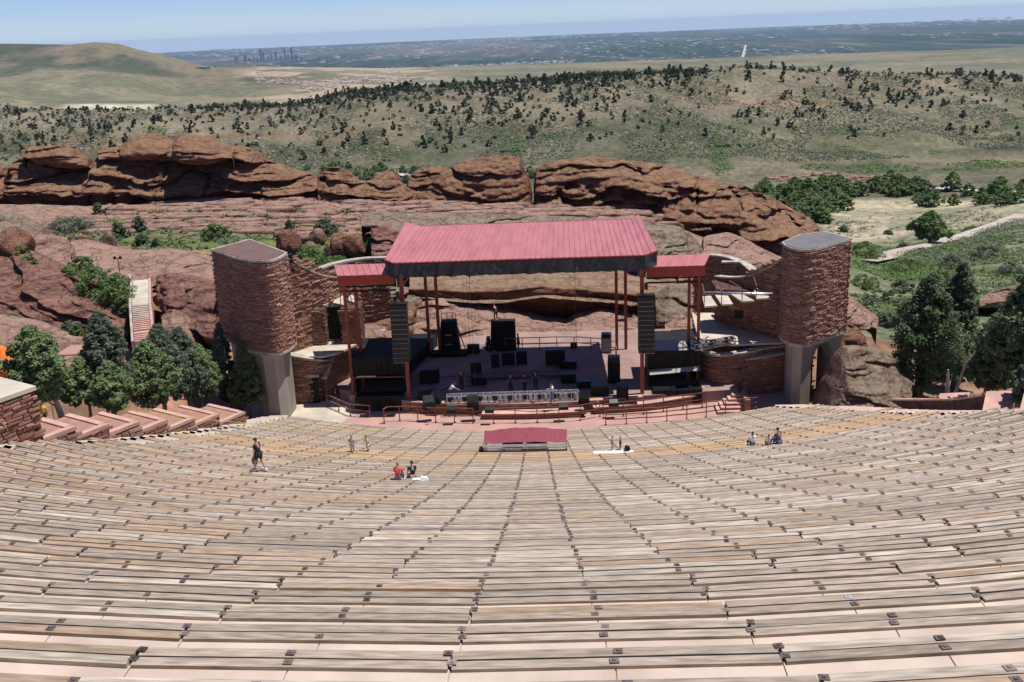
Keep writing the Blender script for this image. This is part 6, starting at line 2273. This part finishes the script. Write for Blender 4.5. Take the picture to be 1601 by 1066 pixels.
# green oak brush patches low on the ridge
pat = [(240 + 0, 205, 20, 9), (500, 210, 16, 5), (598, 238, 34, 12), (560, 226, 14, 5), (660, 222, 14, 4), (705, 232, 10, 4), (800, 228, 22, 18), (870, 212, 22, 4), (990, 212, 14, 4), (1122, 232, 16, 26), (1130, 266, 18, 10), (1325, 205, 20, 7),
       (1375, 212, 10, 5), (1320, 238, 18, 9), (1375, 266, 60, 9), (1540, 202, 24, 8), (1580, 190, 20, 8), (1573, 215, 12, 6), (1550, 258, 60, 7), (1500, 270, 50, 7), (1460, 240, 10, 4), (30, 235, 30, 8), (60, 250, 20, 8), (700, 264, 30, 4), (1280, 262, 30, 5)]
cs, rr2 = [], []
for (x, y, w_, h_) in pat:
    n = int(w_ * h_ * .9) + 10
    for i in range(n):
        an, r_ = rg.uniform(0, 6.28), rg.uniform(0, 1) ** .6
        q = (x + w_ * r_ * math.cos(an) * rg.uniform(.8, 1.25), y + h_ * r_ * math.sin(an))
        aa_, _ = aE(*q)
        # march along the ground
        p = None
        dr = ray(*q)
        f_ = dr.dot(FH)
        ds = np.arange(520, 800, 3.0)
        zz = CAM[2] + dr[2] / f_ * ds
        g = ground_far(np.full(len(ds), dr.dot(RH) / f_), ds)
        hit = np.nonzero(zz <= g)[0]
        if len(hit):
            dd = ds[hit[0]]
            cs.append(CAM + dr / f_ * dd); rr2.append(rg.uniform(.8, 1.9))
V_, F_ = [], []
leaf_cloud(V_, F_, np.array(cs), np.array(rr2), 10, .5, rg, .5)
me = np_mesh('oak_brush', np.concatenate(V_), np.concatenate(F_)); me.materials.append(M['oak'])
tag(link('oak_brush', me), 'bright green oak brush patches low on the ridge', None, None, 'stuff')
# rubble
N = 15000
a = rg.uniform(aE(-40, 160)[0], aE(1640, 150)[0], N); d = rg.uniform(600, 797, N)
dn = np.interp(d, [600, 660, 740, 797], [.08, .35, .9, 1]) * smooth(-.25, .25, fbm(p3(a * d / 50, d / 40), 3, 37))
k = rg.uniform(0, 1, N) < dn
a, d = a[k], d[k]
P_ = gpos(a, d)
V0, F0 = ico(1)
n = len(P_)
sc3 = rg.uniform(.25, .95, (n, 1, 1)) * rg.uniform(.6, 1.5, (n, 1, 3)) * np.array([1.3, 1, .7])
V_ = (V0[None] * sc3 * (1 + .18 * rg.normal(size=(n, len(V0), 1))) + P_[:, None]).reshape(-1, 3)
F_ = (F0[None] + (np.arange(n) * len(V0))[:, None, None]).reshape(-1, 3)
me = np_mesh('rubble', V_, F_)
me.materials.append(mat('pale rubble', (.42, .35, .27), .95, col2=(.24, .19, .15), scale=.05))
tag(link('rubble', me), 'pale broken stones strewn over the ridge face', None, None, 'stuff')
# broken caprock along the crest: separate ledges
capm = rock_mat('caprock', (.30, .21, .15), (.17, .12, .09), (.30, .23, .15), (.40, .31, .23))
segs = [(300, 355), (372, 402), (880, 915), (925, 985), (992, 1040), (1130, 1168), (1172, 1225), (1235, 1262), (1275, 1310), (1322, 1372), (1385, 1450), (1465, 1530), (1545, 1601)]
for i, (x0_, x1_) in enumerate(segs):
    xs2 = np.linspace(x0_, x1_, 7)
    rx = [r_[0] for r_ in RIDGE]; ry = [r_[1] for r_ in RIDGE]
    rr_ = random.Random(i)
    top = [(x, float(np.interp(x, rx, ry)) - rr_.uniform(.2, 2.6) + 1) for x in xs2]
    bot = [(x, float(np.interp(x, rx, ry)) + rr_.uniform(3, 6.5)) for x in xs2]
    rock_mass('brown caprock ledge on the ridge crest, %s from the left' % ordn(i + 1), top, bot, capm, 789, 783, 200 + i, per=2.2, amp=1.6, nv=16, back=8, step=1.6, rough=1.2, bulge=.1, group='broken caprock ledges along the ridge crest')
# slabs and blocks broken from the shelf below the cliffs
rg = np.random.default_rng(555)
N = 900
px_ = rg.uniform(-30, 1040, N)
d = rg.uniform(126, 151, N)
a = np.array([aE(x, 330)[0] for x in px_])
P_ = gpos(a, d)
V0, F0 = ico(2)
n = len(P_)
sc3 = rg.uniform(.3, 1.5, (n, 1, 1)) ** 1.3 * np.stack([rg.uniform(1.2, 3.4, (n, 1)), rg.uniform(.7, 1.3, (n, 1)), rg.uniform(.25, .5, (n, 1))], -1)
V_ = (np.clip(V0, -.72, .72)[None] * sc3 * (1 + .12 * rg.normal(size=(n, len(V0), 1))) + P_[:, None]).reshape(-1, 3)
F_ = (F0[None] + (np.arange(n) * len(V0))[:, None, None]).reshape(-1, 3)
me = np_mesh('broken_slabs', V_, F_)
me.materials.append(M['rock_pink'])
tag(link('broken_slabs', me), 'broken pink slabs strewn over the rock shelf below the cliffs', None, None, 'stuff')
# dirt roads
def road(nm, label, pts, wd, mt, z_off=.15):
    P_ = [ground_hit(x, y) for x, y in pts]
    P_ = np.array(P_)
    L_ = np.concatenate([[0], np.cumsum(np.linalg.norm(np.diff(P_, axis=0), axis=1))])
    s = np.arange(0, L_[-1], 4.0)
    Q = np.stack([np.interp(s, L_, P_[:, k]) for k in range(3)], -1)
    tg = np.gradient(Q[:, :2], axis=0); tg /= np.linalg.norm(tg, axis=1)[:, None]
    nr = np.stack([-tg[:, 1], tg[:, 0]], -1)
    V_ = []
    for k in (-1, -.33, .33, 1):
        q = Q[:, :2] + nr * wd / 2 * k
        V_.append(np.stack([q[:, 0], q[:, 1], gz_arr(q) + z_off], -1))
    V_ = np.stack(V_, 1)
    V_[..., 2] = V_[..., 2].mean(1)[:, None] + .1
    o = link(nm, np_mesh(nm, V_.reshape(-1, 3), grid_faces(len(s), 4), True), None, mt)
    tag(o, label, None, None, 'structure')


rdm = mat('road dirt', (.43, .36, .31), .95, var=.08, scale=.3)
asp = mat('pale asphalt', (.42, .40, .38), .9, var=.06, scale=.1)
road('dirt_road', 'pinkish dirt road crossing the meadow', [(1348, 408), (1395, 400), (1420, 393), (1460, 386), (1500, 373), (1540, 360), (1575, 347), (1610, 334)], 6.0, rdm, .1)
road('valley_road', 'pale road in the valley behind the creek trees', [(1465, 295), (1500, 298), (1550, 300), (1601, 303), (1640, 305)], 8, asp, .5)
road('valley_road', 'short glimpse of road between rocks and trees', [(612, 271), (636, 275), (650, 278)], 7, asp, .5)
# pink badland cut above the creek
cs = []
for i in range(60):
    cs.append((rg.uniform(1195, 1385), rg.uniform(268, 286)))
V_, F_ = [], []
m3 = []
for i, (x, y) in enumerate(cs):
    y = 276 + 4 * math.sin(x / 19.) + rg.uniform(-3, 3)
    p = ground_hit(x, y)
    V0, F0 = ico(1)
    V_.append(V0 * np.array([rg.uniform(1.5, 4), 1.5, rg.uniform(.6, 1.5)]) * (1 + .2 * rg.normal(size=(len(V0), 1))) + p)
    F_.append(F0 + 12 * 0 + i * len(V0))
me = np_mesh('pink_outcrops', np.concatenate(V_), np.concatenate(F_)); me.materials.append(M['rock_pink'])
tag(link('pink_outcrops', me), 'broken pink earth outcrops above the creek trees', None, None, 'stuff')

# ------------------------------------------------------------------ far buildings
twm = [mat('tower glass', (.22, .26, .32), .5, var=.1, scale=.01), mat('tower stone', (.42, .42, .43), .8, var=.1, scale=.01), mat('tower bronze', (.25, .21, .20), .5, var=.1, scale=.01)]
wnd = mat('dark window band', (.14, .17, .21), .4, var=.1, scale=.01)
SK = [(366, 374, 86, 1, 'short wide blue grey office tower at the left end of the skyline'), (381, 387, 85, 0, 'dark office tower with a lower annex, second group of the skyline'), (395, 399, 88, 1, 'slim pale office tower left of the dark pair'),
      (406, 411, 77, 0, 'tall dark tower with a stepped top, left of the skyline centre'), (411, 414, 81, 0, 'lower shoulder tower leaning on the tall dark one'), (418, 422, 87, 1, 'low grey office slab at the skyline centre'),
      (423, 427, 84, 1, 'mid height white tower at the skyline centre'), (430, 434, 81, 2, 'broad brownish tower right of centre'), (437, 442, 86, 1, 'pale low block between the brown and the tallest towers'),
      (445, 448, 74, 0, 'slim needle like tower, left of the two tallest'), (455, 459, 73, 0, 'tallest rectangular tower at the right of the skyline'), (449, 453, 84, 1, 'short pale tower between the two tallest'),
      (461, 466, 85, 2, 'low dark block right of the tallest tower'), (469, 475, 88, 1, 'pale low slab near the right end of the skyline'), (388, 393, 90, 2, 'low brownish block left of the slim pale tower'), (400, 404, 90, 1, 'squat grey block left of the tall dark tower')]
for i, (x0_, x1_, yt, k, lab) in enumerate(SK):
    D_ = 15500 + (i % 4) * 250
    pb = atd((x0_ + x1_) / 2, 95, D_)
    pt_ = atd((x0_ + x1_) / 2, yt, D_)
    W_ = .8 * (x1_ - x0_) * D_ / F
    t = thing('office_tower', lab, 'skyscraper', (pb[0], pb[1], PLAIN_Z - 10), .4)
    Ht = pt_[2] - PLAIN_Z + 10
    MB().box(-W_ / 2.2, W_ / 2.2, -W_ / 2.2, W_ / 2.2, 0, Ht * .93).build('shaft', twm[k], t)
    MB().box(-W_ / 3.2, W_ / 3.2, -W_ / 3.2, W_ / 3.2, Ht * .93, Ht).build('top', twm[k], t)
    for j in range(3):
        MB().box(-W_ / 2.2 + W_ * .3 * j + W_ * .06, -W_ / 2.2 + W_ * .3 * j + W_ * .16, -W_ / 2.2 - 1.5, -W_ / 2.2 - .2, 8, Ht * .9).build('window_band', wnd, t)
# suburb houses: a pale scatter of roofs in front of the plain
N = 1500
rg = np.random.default_rng(123)
a = rg.uniform(aE(480, 110)[0], aE(900, 110)[0], N); d = rg.uniform(7600, 10500, N)
k = fbm(p3(a * d / 500, d / 900), 3, 47) > -.12
a, d = a[k], d[k]
bb = np.array([(-1, -1, 0), (1, -1, 0), (1, 1, 0), (-1, 1, 0), (-1, -1, 1), (1, -1, 1), (1, 1, 1), (-1, 1, 1), (-1.05, 0, 1.6), (1.05, 0, 1.6)], float)
bf = np.array([(0, 1, 5, 4), (2, 3, 7, 6), (1, 2, 6, 5), (3, 0, 4, 7), (4, 5, 9, 8), (6, 7, 8, 9)])
n = len(a)
zz = np.full(n, PLAIN_Z + 12.0)
P_ = np.stack([FH[0] * d + RH[0] * a * d, FH[1] * d + RH[1] * a * d, zz], -1)
s3 = rg.uniform(7, 15, (n, 1, 1)) * np.array([1.1, .8, .65])
V_ = (bb[None] * s3 + P_[:, None]).reshape(-1, 3)
F_ = (bf[None] + (np.arange(n) * 10)[:, None, None]).reshape(-1, 4)
me = np_mesh('suburb_houses', V_, F_); me.materials.append(mat('house roofs', (.34, .33, .32), .8, col2=(.16, .155, .15), scale=.01))
tag(link('suburb_houses', me), 'hundreds of tiny suburb houses at the near edge of the plain', None, None, 'stuff')
# larger pale roofs and blocks all over the plain
N = 3200
rg = np.random.default_rng(321)
a = rg.uniform(-.6, .62, N); d = 9500 + 26000 * rg.uniform(0, 1, N) ** 1.3
k = fbm(p3(a * d / 1500, d / 5000), 4, 57) > -.05
a, d = a[k], d[k]
n = len(a)
P_ = np.stack([FH[0] * d + RH[0] * a * d, FH[1] * d + RH[1] * a * d, np.full(n, PLAIN_Z + 4.0)], -1)
s3 = rg.uniform(8, 26, (n, 1, 1)) * rg.uniform(.6, 1.6, (n, 1, 3)) * np.array([1.4, 1.5, .30]) * (d / 16000)[:, None, None]
V_ = (bb[None] * s3 + P_[:, None]).reshape(-1, 3)
F_ = (bf[None] + (np.arange(n) * 10)[:, None, None]).reshape(-1, 4)
me = np_mesh('city_blocks', V_, F_); me.materials.append(mat('city roofs', (.34, .33, .32), .8, col2=(.10, .11, .11), scale=.004, contrast=(.42, .58)))
tag(link('city_blocks', me), 'countless pale roofs of the city spread over the plain', None, None, 'stuff')
P0, P1 = atz(1160, 94, PLAIN_Z + 16), atz(1166, 70, PLAIN_Z + 16)
dv = (P1 - P0) / np.linalg.norm(P1 - P0); sd_ = np.array([dv[1], -dv[0], 0]) * 13
o = link('far_highway', np_mesh('far_highway', [P0 - sd_, P0 + sd_, P1 + sd_, P1 - sd_], [(0, 1, 2, 3)]), None, asp)
tag(o, 'pale straight highway running away across the plain', None, None, 'structure')
# houses on the building site
N = 420
px_ = rg.uniform(400, 640, N); py_ = 128 + 6 * np.sin(px_ / 35) + rg.normal(size=N) * 4 - (px_ - 400) * .0
P_ = []
for x, y in zip(px_, py_):
    dr = ray(x, y); f_ = dr.dot(FH)
    ds = np.arange(2700, 6400, 25.0)
    g = ground_far(np.full(len(ds), dr.dot(RH) / f_), ds)
    hit = np.nonzero(CZ + dr[2] / f_ * ds <= g)[0]
    if len(hit):
        P_.append(CAM + dr / f_ * ds[hit[0]])
P_ = np.array(P_); n = len(P_)
s3 = rg.uniform(3.5, 8, (n, 1, 1)) * np.array([1.2, .8, .7])
V_ = (bb[None] * s3 + P_[:, None] - UP).reshape(-1, 3)
F_ = (bf[None] + (np.arange(n) * 10)[:, None, None]).reshape(-1, 4)
me = np_mesh('site_houses', V_, F_); me.materials.append(mat('site walls', (.40, .33, .27), .8, col2=(.24, .165, .13), scale=.01, contrast=(.45, .55)))
tag(link('site_houses', me), 'half built houses on the pale cut earth of the valley', None, None, 'stuff')
p = atd(313, 107, 5400)
t = thing('hillside_building', 'long low building on the shoulder of the green hill', 'building', tuple(p), .15)
MB().box(-50, 50, -12, 12, -2, 7).build('wall', cloth('far wall', (.32, .27, .25)), t)
MB().box(-54, 54, -14, 14, 7.05, 9).build('roof', cloth('far roof', (.5, .48, .46)), t)
# distant tree belt in front of the skyline
N = 3000
px_ = rg.uniform(335, 700, N); d = rg.uniform(6700, 8800, N)
a = np.array([aE(x, 105)[0] for x in px_])
P_ = np.stack([FH[0] * d + RH[0] * a * d, FH[1] * d + RH[1] * a * d, np.interp(d, [6600, 8500], [np.interp(0, rings[-1][1], rings[-1][2]), PLAIN_Z])], -1)
zr_ = np.array([np.interp(q, rings[-1][1], rings[-1][2]) for q in a])
tt_ = smooth(6500, 8500, d)
P_[:, 2] = (zr_ - 3) * (1 - tt_) + (PLAIN_Z) * tt_ + 3
V_, F_ = [], []
leaf_cloud(V_, F_, P_, rg.uniform(5, 13, N), 5, 7, rg, .6)
me = np_mesh('tree_belt', np.concatenate(V_), np.concatenate(F_)); me.materials.append(M['far_juniper'])
tag(link('tree_belt', me), 'dark belt of street trees before the suburbs', None, None, 'stuff')


# ------------------------------------------------------------------ people
TMP = bpy.data.scenes.new('workbench')


def skin_mesh(nm, joints, edges, mt, sub=1):
    """joints: name -> (co, radius); one continuous surface grown over the skeleton"""
    names = list(joints)
    me = bpy.data.meshes.new(nm)
    me.from_pydata([joints[n][0] for n in names], [(names.index(a), names.index(b)) for a, b in edges], [])
    o = bpy.data.objects.new(nm, me)
    TMP.collection.objects.link(o)
    sk = o.modifiers.new('s', 'SKIN')
    sk.use_smooth_shade = True
    for i, n in enumerate(names):
        r_ = joints[n][1]
        me.skin_vertices[0].data[i].radius = (r_, r_) if not isinstance(r_, tuple) else r_
        me.skin_vertices[0].data[i].use_root = (i == 0)
    ss = o.modifiers.new('u', 'SUBSURF'); ss.levels = sub; ss.render_levels = sub
    with bpy.context.temp_override(scene=TMP, view_layer=TMP.view_layers[0]):
        dg = bpy.context.evaluated_depsgraph_get()
    m2 = bpy.data.meshes.new_from_object(o.evaluated_get(dg))
    m2.name = nm
    bpy.data.objects.remove(o)
    bpy.data.meshes.remove(me)
    m2.materials.clear(); m2.materials.append(mt)
    for p in m2.polygons:
        p.use_smooth = True
    return m2


def person(label, foot, face, pose='stand', h=1.72, shirt=(.5, .5, .5), legs=(.1, .1, .12), hair='hair', short=True, sleeves=True, arms=None, lean=0.0, stride=0.0, shoes=(.5, .5, .5), group=None, z=0.0):
    """foot: world position of the feet (or of the seat when sitting); face: yaw, 0 looks to +Y"""
    k = h / 1.75 * (.76 if foot[1] < 60 and foot[2] > 1.5 else 1.0)
    t = thing('person', label, 'person', (foot[0], foot[1], foot[2] + z), face, group)
    if pose == 'stand':
        hz_ = .93
        hip = {'L': Vector((-.09, 0, hz_)), 'R': Vector((.09, 0, hz_))}
        knee = {'L': Vector((-.10, stride * .28 + .02, .50)), 'R': Vector((.10, -stride * .20 + .02, .50))}
        ank = {'L': Vector((-.10, stride * .5, .08)), 'R': Vector((.10, -stride * .55, .09 + abs(stride) * .08))}
        toe = {s_: ank[s_] + Vector((0, .18, -.04)) for s_ in 'LR'}
    elif pose == 'sit':
        hz_ = .10
        hip = {'L': Vector((-.09, 0, hz_)), 'R': Vector((.09, 0, hz_))}
        knee = {'L': Vector((-.13, .44, .20)), 'R': Vector((.13, .44, .22))}
        ank = {'L': Vector((-.12, .55, -.22)), 'R': Vector((.12, .53, -.22))}
        toe = {s_: ank[s_] + Vector((0, .18, -.05)) for s_ in 'LR'}
    else:   # crouch / bend forward
        hz_ = .86
        hip = {'L': Vector((-.1, 0, hz_)), 'R': Vector((.1, 0, hz_))}
        knee = {'L': Vector((-.12, .08, .47)), 'R': Vector((.12, .04, .47))}
        ank = {'L': Vector((-.14, 0, .08)), 'R': Vector((.14, -.05, .08))}
        toe = {s_: ank[s_] + Vector((0, .18, -.04)) for s_ in 'LR'}
    fw_ = lean
    pel = Vector((0, 0, hz_ + .04))
    up_ = Vector((0, math.sin(fw_), math.cos(fw_)))
    wai = pel + up_ * .14
    che = pel + up_ * .36
    nek = pel + up_ * .53
    hd0 = pel + up_ * .60 + Vector((0, .02, 0))
    hd1 = pel + up_ * .69 + Vector((0, .035, 0))
    hd2 = pel + up_ * .77 + Vector((0, .03, 0))
    arms = arms or {'L': ((-.24, .02, -.26), (-.22, .10, -.50)), 'R': ((.24, .02, -.26), (.22, .10, -.50))}
    J = {'pel': (pel * k, .13 * k), 'wai': (wai * k, .115 * k), 'che': (che * k, (.15 * k, .115 * k)), 'nek': (nek * k, .055 * k), 'hd0': (hd0 * k, .062 * k), 'hd1': (hd1 * k, .088 * k), 'hd2': (hd2 * k, .07 * k)}
    E_ = [('pel', 'wai'), ('wai', 'che'), ('che', 'nek'), ('nek', 'hd0'), ('hd0', 'hd1'), ('hd1', 'hd2')]
    Sh, Pa = {}, {}
    cj = {}
    for s_ in 'LR':
        sg = -1 if s_ == 'L' else 1
        sh = pel + up_ * .47 + Vector((sg * .185, 0, 0))
        el = sh + Vector(arms[s_][0]) - Vector((sg * .185, 0, 0)) + Vector((0, 0, .0))
        wr = sh + Vector(arms[s_][1]) - Vector((sg * .185, 0, 0))
        hn = wr + (wr - el).normalized() * .09
        J['sh' + s_] = (sh * k, .058 * k); J['el' + s_] = (el * k, .040 * k); J['wr' + s_] = (wr * k, .028 * k); J['hn' + s_] = (hn * k, (.038 * k, .022 * k))
        for q in range(4):
            f0 = hn + Vector((sg * .0 + (q - 1.5) * .018, .01, 0))
            f1 = f0 + (wr - el).normalized() * (.07 - .008 * abs(q - 1.5)) + Vector((0, .015, 0))
            J['f%d%s' % (q, s_)] = (f1 * k, .009 * k)
            E_.append(('hn' + s_, 'f%d%s' % (q, s_)))
        J['th' + s_] = ((wr + (wr - el).normalized() * .05 + Vector((-sg * .035, .03, 0))) * k, .010 * k)
        E_.append(('wr' + s_, 'th' + s_))
        E_ += [('che', 'sh' + s_), ('sh' + s_, 'el' + s_), ('el' + s_, 'wr' + s_), ('wr' + s_, 'hn' + s_)]
        J['hi' + s_] = (hip[s_] * k, .095 * k); J['kn' + s_] = (knee[s_] * k, .058 * k); J['an' + s_] = (ank[s_] * k, .042 * k); J['to' + s_] = (toe[s_] * k, .035 * k)
        E_ += [('pel', 'hi' + s_), ('hi' + s_, 'kn' + s_), ('kn' + s_, 'an' + s_), ('an' + s_, 'to' + s_)]
    link('body', skin_mesh('body', J, E_, M['skin']), t)
    g = lambda n, f_: (J[n][0], tuple(r_ * f_ for r_ in J[n][1]) if isinstance(J[n][1], tuple) else J[n][1] * f_)
    T_ = {'che': g('che', 1.12), 'wai': g('wai', 1.16), 'pel': g('pel', 1.12), 'nek': (nek * k - up_ * .035, .075 * k)}
    TE = [('che', 'wai'), ('wai', 'pel'), ('che', 'nek')]
    for s_ in 'LR':
        T_['sh' + s_] = g('sh' + s_, 1.3)
        m_ = J['sh' + s_][0].lerp(J['el' + s_][0], .75 if short else 1.0)
        T_['e' + s_] = (m_, .055 * k)
        TE += [('che', 'sh' + s_), ('sh' + s_, 'e' + s_)]
        if not short:
            T_['w' + s_] = (J['el' + s_][0].lerp(J['wr' + s_][0], .9), .04 * k); TE.append(('e' + s_, 'w' + s_))
    link('shirt', skin_mesh('shirt', T_, TE, cloth('cloth %.2f %.2f %.2f' % shirt, shirt)), t)
    L_ = {'pel': (pel * k - Vector((0, 0, .03)), .142 * k)}
    LE = []
    cut = .8 if len(legs) > 3 else 1.9
    for s_ in 'LR':
        L_['hi' + s_] = g('hi' + s_, 1.14)
        LE.append(('pel', 'hi' + s_))
        if cut < 1:
            L_['k' + s_] = (J['hi' + s_][0].lerp(J['kn' + s_][0], cut), .082 * k); LE.append(('hi' + s_, 'k' + s_))
        else:
            L_['kn' + s_] = g('kn' + s_, 1.3); L_['a' + s_] = (J['kn' + s_][0].lerp(J['an' + s_][0], .92), .058 * k)
            LE += [('hi' + s_, 'kn' + s_), ('kn' + s_, 'a' + s_)]
    link('shorts' if cut < 1 else 'trousers', skin_mesh('shorts' if cut < 1 else 'trousers', L_, LE, cloth('cloth %.2f %.2f %.2f' % legs[:3], legs[:3])), t)
    for s_ in 'LR':
        m_ = MB()
        a_ = (J['an' + s_][0] + J['to' + s_][0]) / 2
        m_.box(a_.x - .05, a_.x + .05, a_.y - .14, a_.y + .14, a_.z - .045, a_.z + .03)
        m_.build('shoe', cloth('shoe %.2f' % shoes[0], shoes), t)
    # hair cap, nose
    V0, F0 = ico(2)
    hc = hd1.lerp(hd2, .55) * k
    V1 = V0 * np.array([.088, .10, .095]) * k
    V1[:, 1] -= .012
    keep = V0[:, 2] * .9 - V0[:, 1] * .55 > -.18
    V1[~keep] *= .8
    link('hair', np_mesh('hair', V1 + np.array(hc), F0, True), t, M[hair])
    fc = hd1 * k
    MB().add([(fc.x - .012, fc.y + .075 * k, fc.z - .015), (fc.x + .012, fc.y + .075 * k, fc.z - .015), (fc.x, fc.y + .105 * k, fc.z - .012), (fc.x, fc.y + .08 * k, fc.z + .03)], [(0, 1, 2), (0, 2, 3), (2, 1, 3)]).build('nose', M['skin'], t)
    for sx in (-1, 1):
        MB().box(fc.x + sx * .03 - .009, fc.x + sx * .03 + .009, fc.y + .079 * k, fc.y + .086 * k, fc.z + .02, fc.z + .032).build('eye', M['black_gloss'], t)
    return t


def on_row(x, y):
    """a point on the bench planks under the photograph point"""
    p = seat(x, y)
    h = p[1] - (p[0] - row_xc(p[1])) ** 2 / (2 * RC)
    n = round((h - H0) / PITCH_ROW)
    hh = H0 + n * PITCH_ROW
    return np.array([p[0], row_Y(p[0], hh), CZ - drop(hh)])


fwdarm = {'L': ((-.26, .08, -.24), (-.14, .28, -.20)), 'R': ((.26, .08, -.24), (.14, .28, -.20))}
person('man in black T-shirt and shorts walking along the benches, grey jacket in hand', on_row(401, 738), R(65), 'stand', 1.83, (.018, .02, .032), (.03, .03, .035, 1), 'hair', lean=.1, stride=.5, shoes=(.7, .7, .7),
       arms={'L': ((-.22, .0, -.28), (-.20, .08, -.52)), 'R': ((.22, .12, -.26), (.20, .28, -.46))})
p = on_row(396, 737)
t = thing('jacket', 'grey jacket hanging from the hand of the walking man', 'jacket', (p[0], p[1], p[2] + .25))
V0, F0 = ico(3)
link('cloth', np_mesh('cloth', V0 * np.array([.12, .08, .2]) * (1 + .25 * fbm(V0 * 2.2, 3, 4))[:, None] + np.array([0, 0, .2]), F0, True), t, cloth('grey jacket', (.13, .145, .12)))
person('person in a pale vest and shorts standing left of the yellow shirt', on_row(551, 706), R(170), 'stand', 1.7, (.42, .33, .31), (.42, .42, .46, 1), 'hair_fair', arms=fwdarm, z=-.35)
person('person in a yellow shirt and white shorts looking down by the pale vest', on_row(573, 706), R(120), 'stand', 1.72, (.62, .50, .09), (.62, .62, .68, 1), 'hair_fair', arms=fwdarm, lean=.15, z=-.35)
a1 = {'L': ((-.24, .12, -.24), (-.12, .30, -.30)), 'R': ((.24, .12, -.24), (.12, .30, -.30))}
person('fair haired person in a coral red T-shirt sitting on a bench', on_row(626, 748), R(-8), 'sit', 1.72, (.70, .07, .075), (.12, .12, .14), 'hair_fair', arms=a1, lean=.12)
person('person in black sitting close beside the coral red T-shirt', on_row(643, 748), R(25), 'sit', 1.70, (.016, .016, .018), (.45, .32, .30), 'hair', arms=a1, lean=.08)
p = on_row(656, 749)
t = thing('paper_bag', 'white paper bag and wrapper lying right of the person in black', 'bag', tuple(p))
MB().box(-.2, .16, -.08, .1, 0, .05).build('wrapper', cloth('white paper', (.68, .72, .76)), t)
MB().add([(.1, -.1, 0), (.42, -.08, 0), (.4, .12, 0), (.12, .1, 0), (.14, -.05, .14), (.36, -.04, .1), (.35, .06, .12), (.15, .05, .15)], [(4, 5, 6, 7), (0, 1, 5, 4), (1, 2, 6, 5), (2, 3, 7, 6), (3, 0, 4, 7)]).build('bag', cloth('white paper', (.68, .72, .76)), t)
person('small child in a turquoise top and pink trousers standing on a white mat', on_row(958, 706), R(-80), 'stand', 1.12, (.16, .52, .56), (.75, .28, .38), 'hair', arms=fwdarm)
person('small child in dark green with a purple hat next to the turquoise child', on_row(970, 704), R(80), 'stand', 1.05, (.07, .085, .05), (.06, .07, .05), 'hair', arms=fwdarm)
p = on_row(958, 708)
o = MB().box(-1.0, 1.1, -.2, .14, .002, .05).build('mat', cloth('white mat', (.78, .77, .78))); o.location = tuple(p)
tag(o, 'long white mat spread on the bench under the turquoise child', 'mat')
p = on_row(980, 705)
t = thing('backpack', 'small black backpack at the right end of the white mat', 'bag', tuple(p))
link('bag', np_mesh('bag', V0 * np.array([.15, .11, .2]) * (1 + .3 * fbm(V0 * 2, 2, 9))[:, None] + np.array([0, 0, .16]), F0, True), t, M['black'])
MB().bar((-.1, -.1, .35), (-.08, -.2, .15), .02).build('strap', M['black_gloss'], t)
person('dark haired person in a white T-shirt seated left of the trio on the right benches', on_row(1179, 696), R(15), 'sit', 1.68, (.72, .74, .82), (.1, .1, .12), 'hair', arms=a1)
person('small seated person in a pale top, middle of the trio', on_row(1199, 694), R(10), 'sit', 1.3, (.55, .47, .46), (.22, .17, .15), 'hair', arms=a1)
person('large person in a dark grey shirt and jeans seated right of the trio', on_row(1215, 692), R(35), 'sit', 1.95, (.085, .085, .10), (.10, .15, .30), 'hair', arms=a1, lean=.15)
# on the stage
person('stagehand in a white shirt bending over the left end of the truss', atz(704, 628, .9), R(-75), 'bend', 1.75, (.70, .74, .82), (.03, .03, .035), 'hair', arms={'L': ((-.2, .2, -.2), (-.16, .42, -.3)), 'R': ((.2, .2, -.2), (.16, .42, -.34))}, lean=.55)
person('stagehand in a white shirt and jeans walking past the right part of the truss', atz(864, 633, .9), R(100), 'stand', 1.8, (.74, .76, .84), (.16, .21, .33), 'hair', stride=.35, arms=fwdarm)
person('dark figure working on top of the rear riser', atz(776, 549, .9) + np.array([0, 1.3, 2.5]), R(30), 'bend', 1.6, (.03, .03, .035), (.03, .03, .03), 'hair', lean=.5)
person('figure in black standing right of the rear riser', atz(811, 551, .9), R(90), 'stand', 1.75, (.16, .09, .08), (.03, .03, .03), 'hair', arms=fwdarm)
person('crouching figure left of the rear riser', atz(762, 551, .9), R(-60), 'sit', 1.7, (.03, .03, .03), (.03, .03, .03), 'hair', z=.3)
person('stagehand in black with bare arms in the shade behind the truss', atz(821, 616, .9), R(120), 'stand', 1.7, (.04, .035, .035), (.03, .03, .03), 'hair', arms=fwdarm)
person('second stagehand in dark red in the shade behind the truss', atz(799, 617, .9), R(180), 'stand', 1.7, (.08, .025, .025), (.03, .03, .03), 'hair', arms=fwdarm)
person('lone stagehand in black in the shade left of the dark truss', atz(722, 611, .9), R(10), 'stand', 1.78, (.03, .03, .03), (.03, .03, .03), 'hair')
person('stagehand in black in the shade right of the drum heap', atz(838, 612, .9), R(10), 'stand', 1.75, (.03, .03, .03), (.03, .03, .03), 'hair')
# left path
q = atX(70, 662, -24.6)
person('man in a yellow T-shirt seen from behind under the first left juniper', (q[0], q[1], q[2] - .3), R(5), 'stand', 1.8, (.78, .52, .02), (.04, .03, .03), 'hair')
q = atX(61, 660, -25.3)
person('person in dark clothes in front of the yellow T-shirt man', (q[0], q[1], q[2] - .3), R(5), 'stand', 1.75, (.05, .035, .035), (.04, .03, .03), 'hair')
q = atX(0, 692, -20.0)

bpy.data.scenes.remove(TMP)
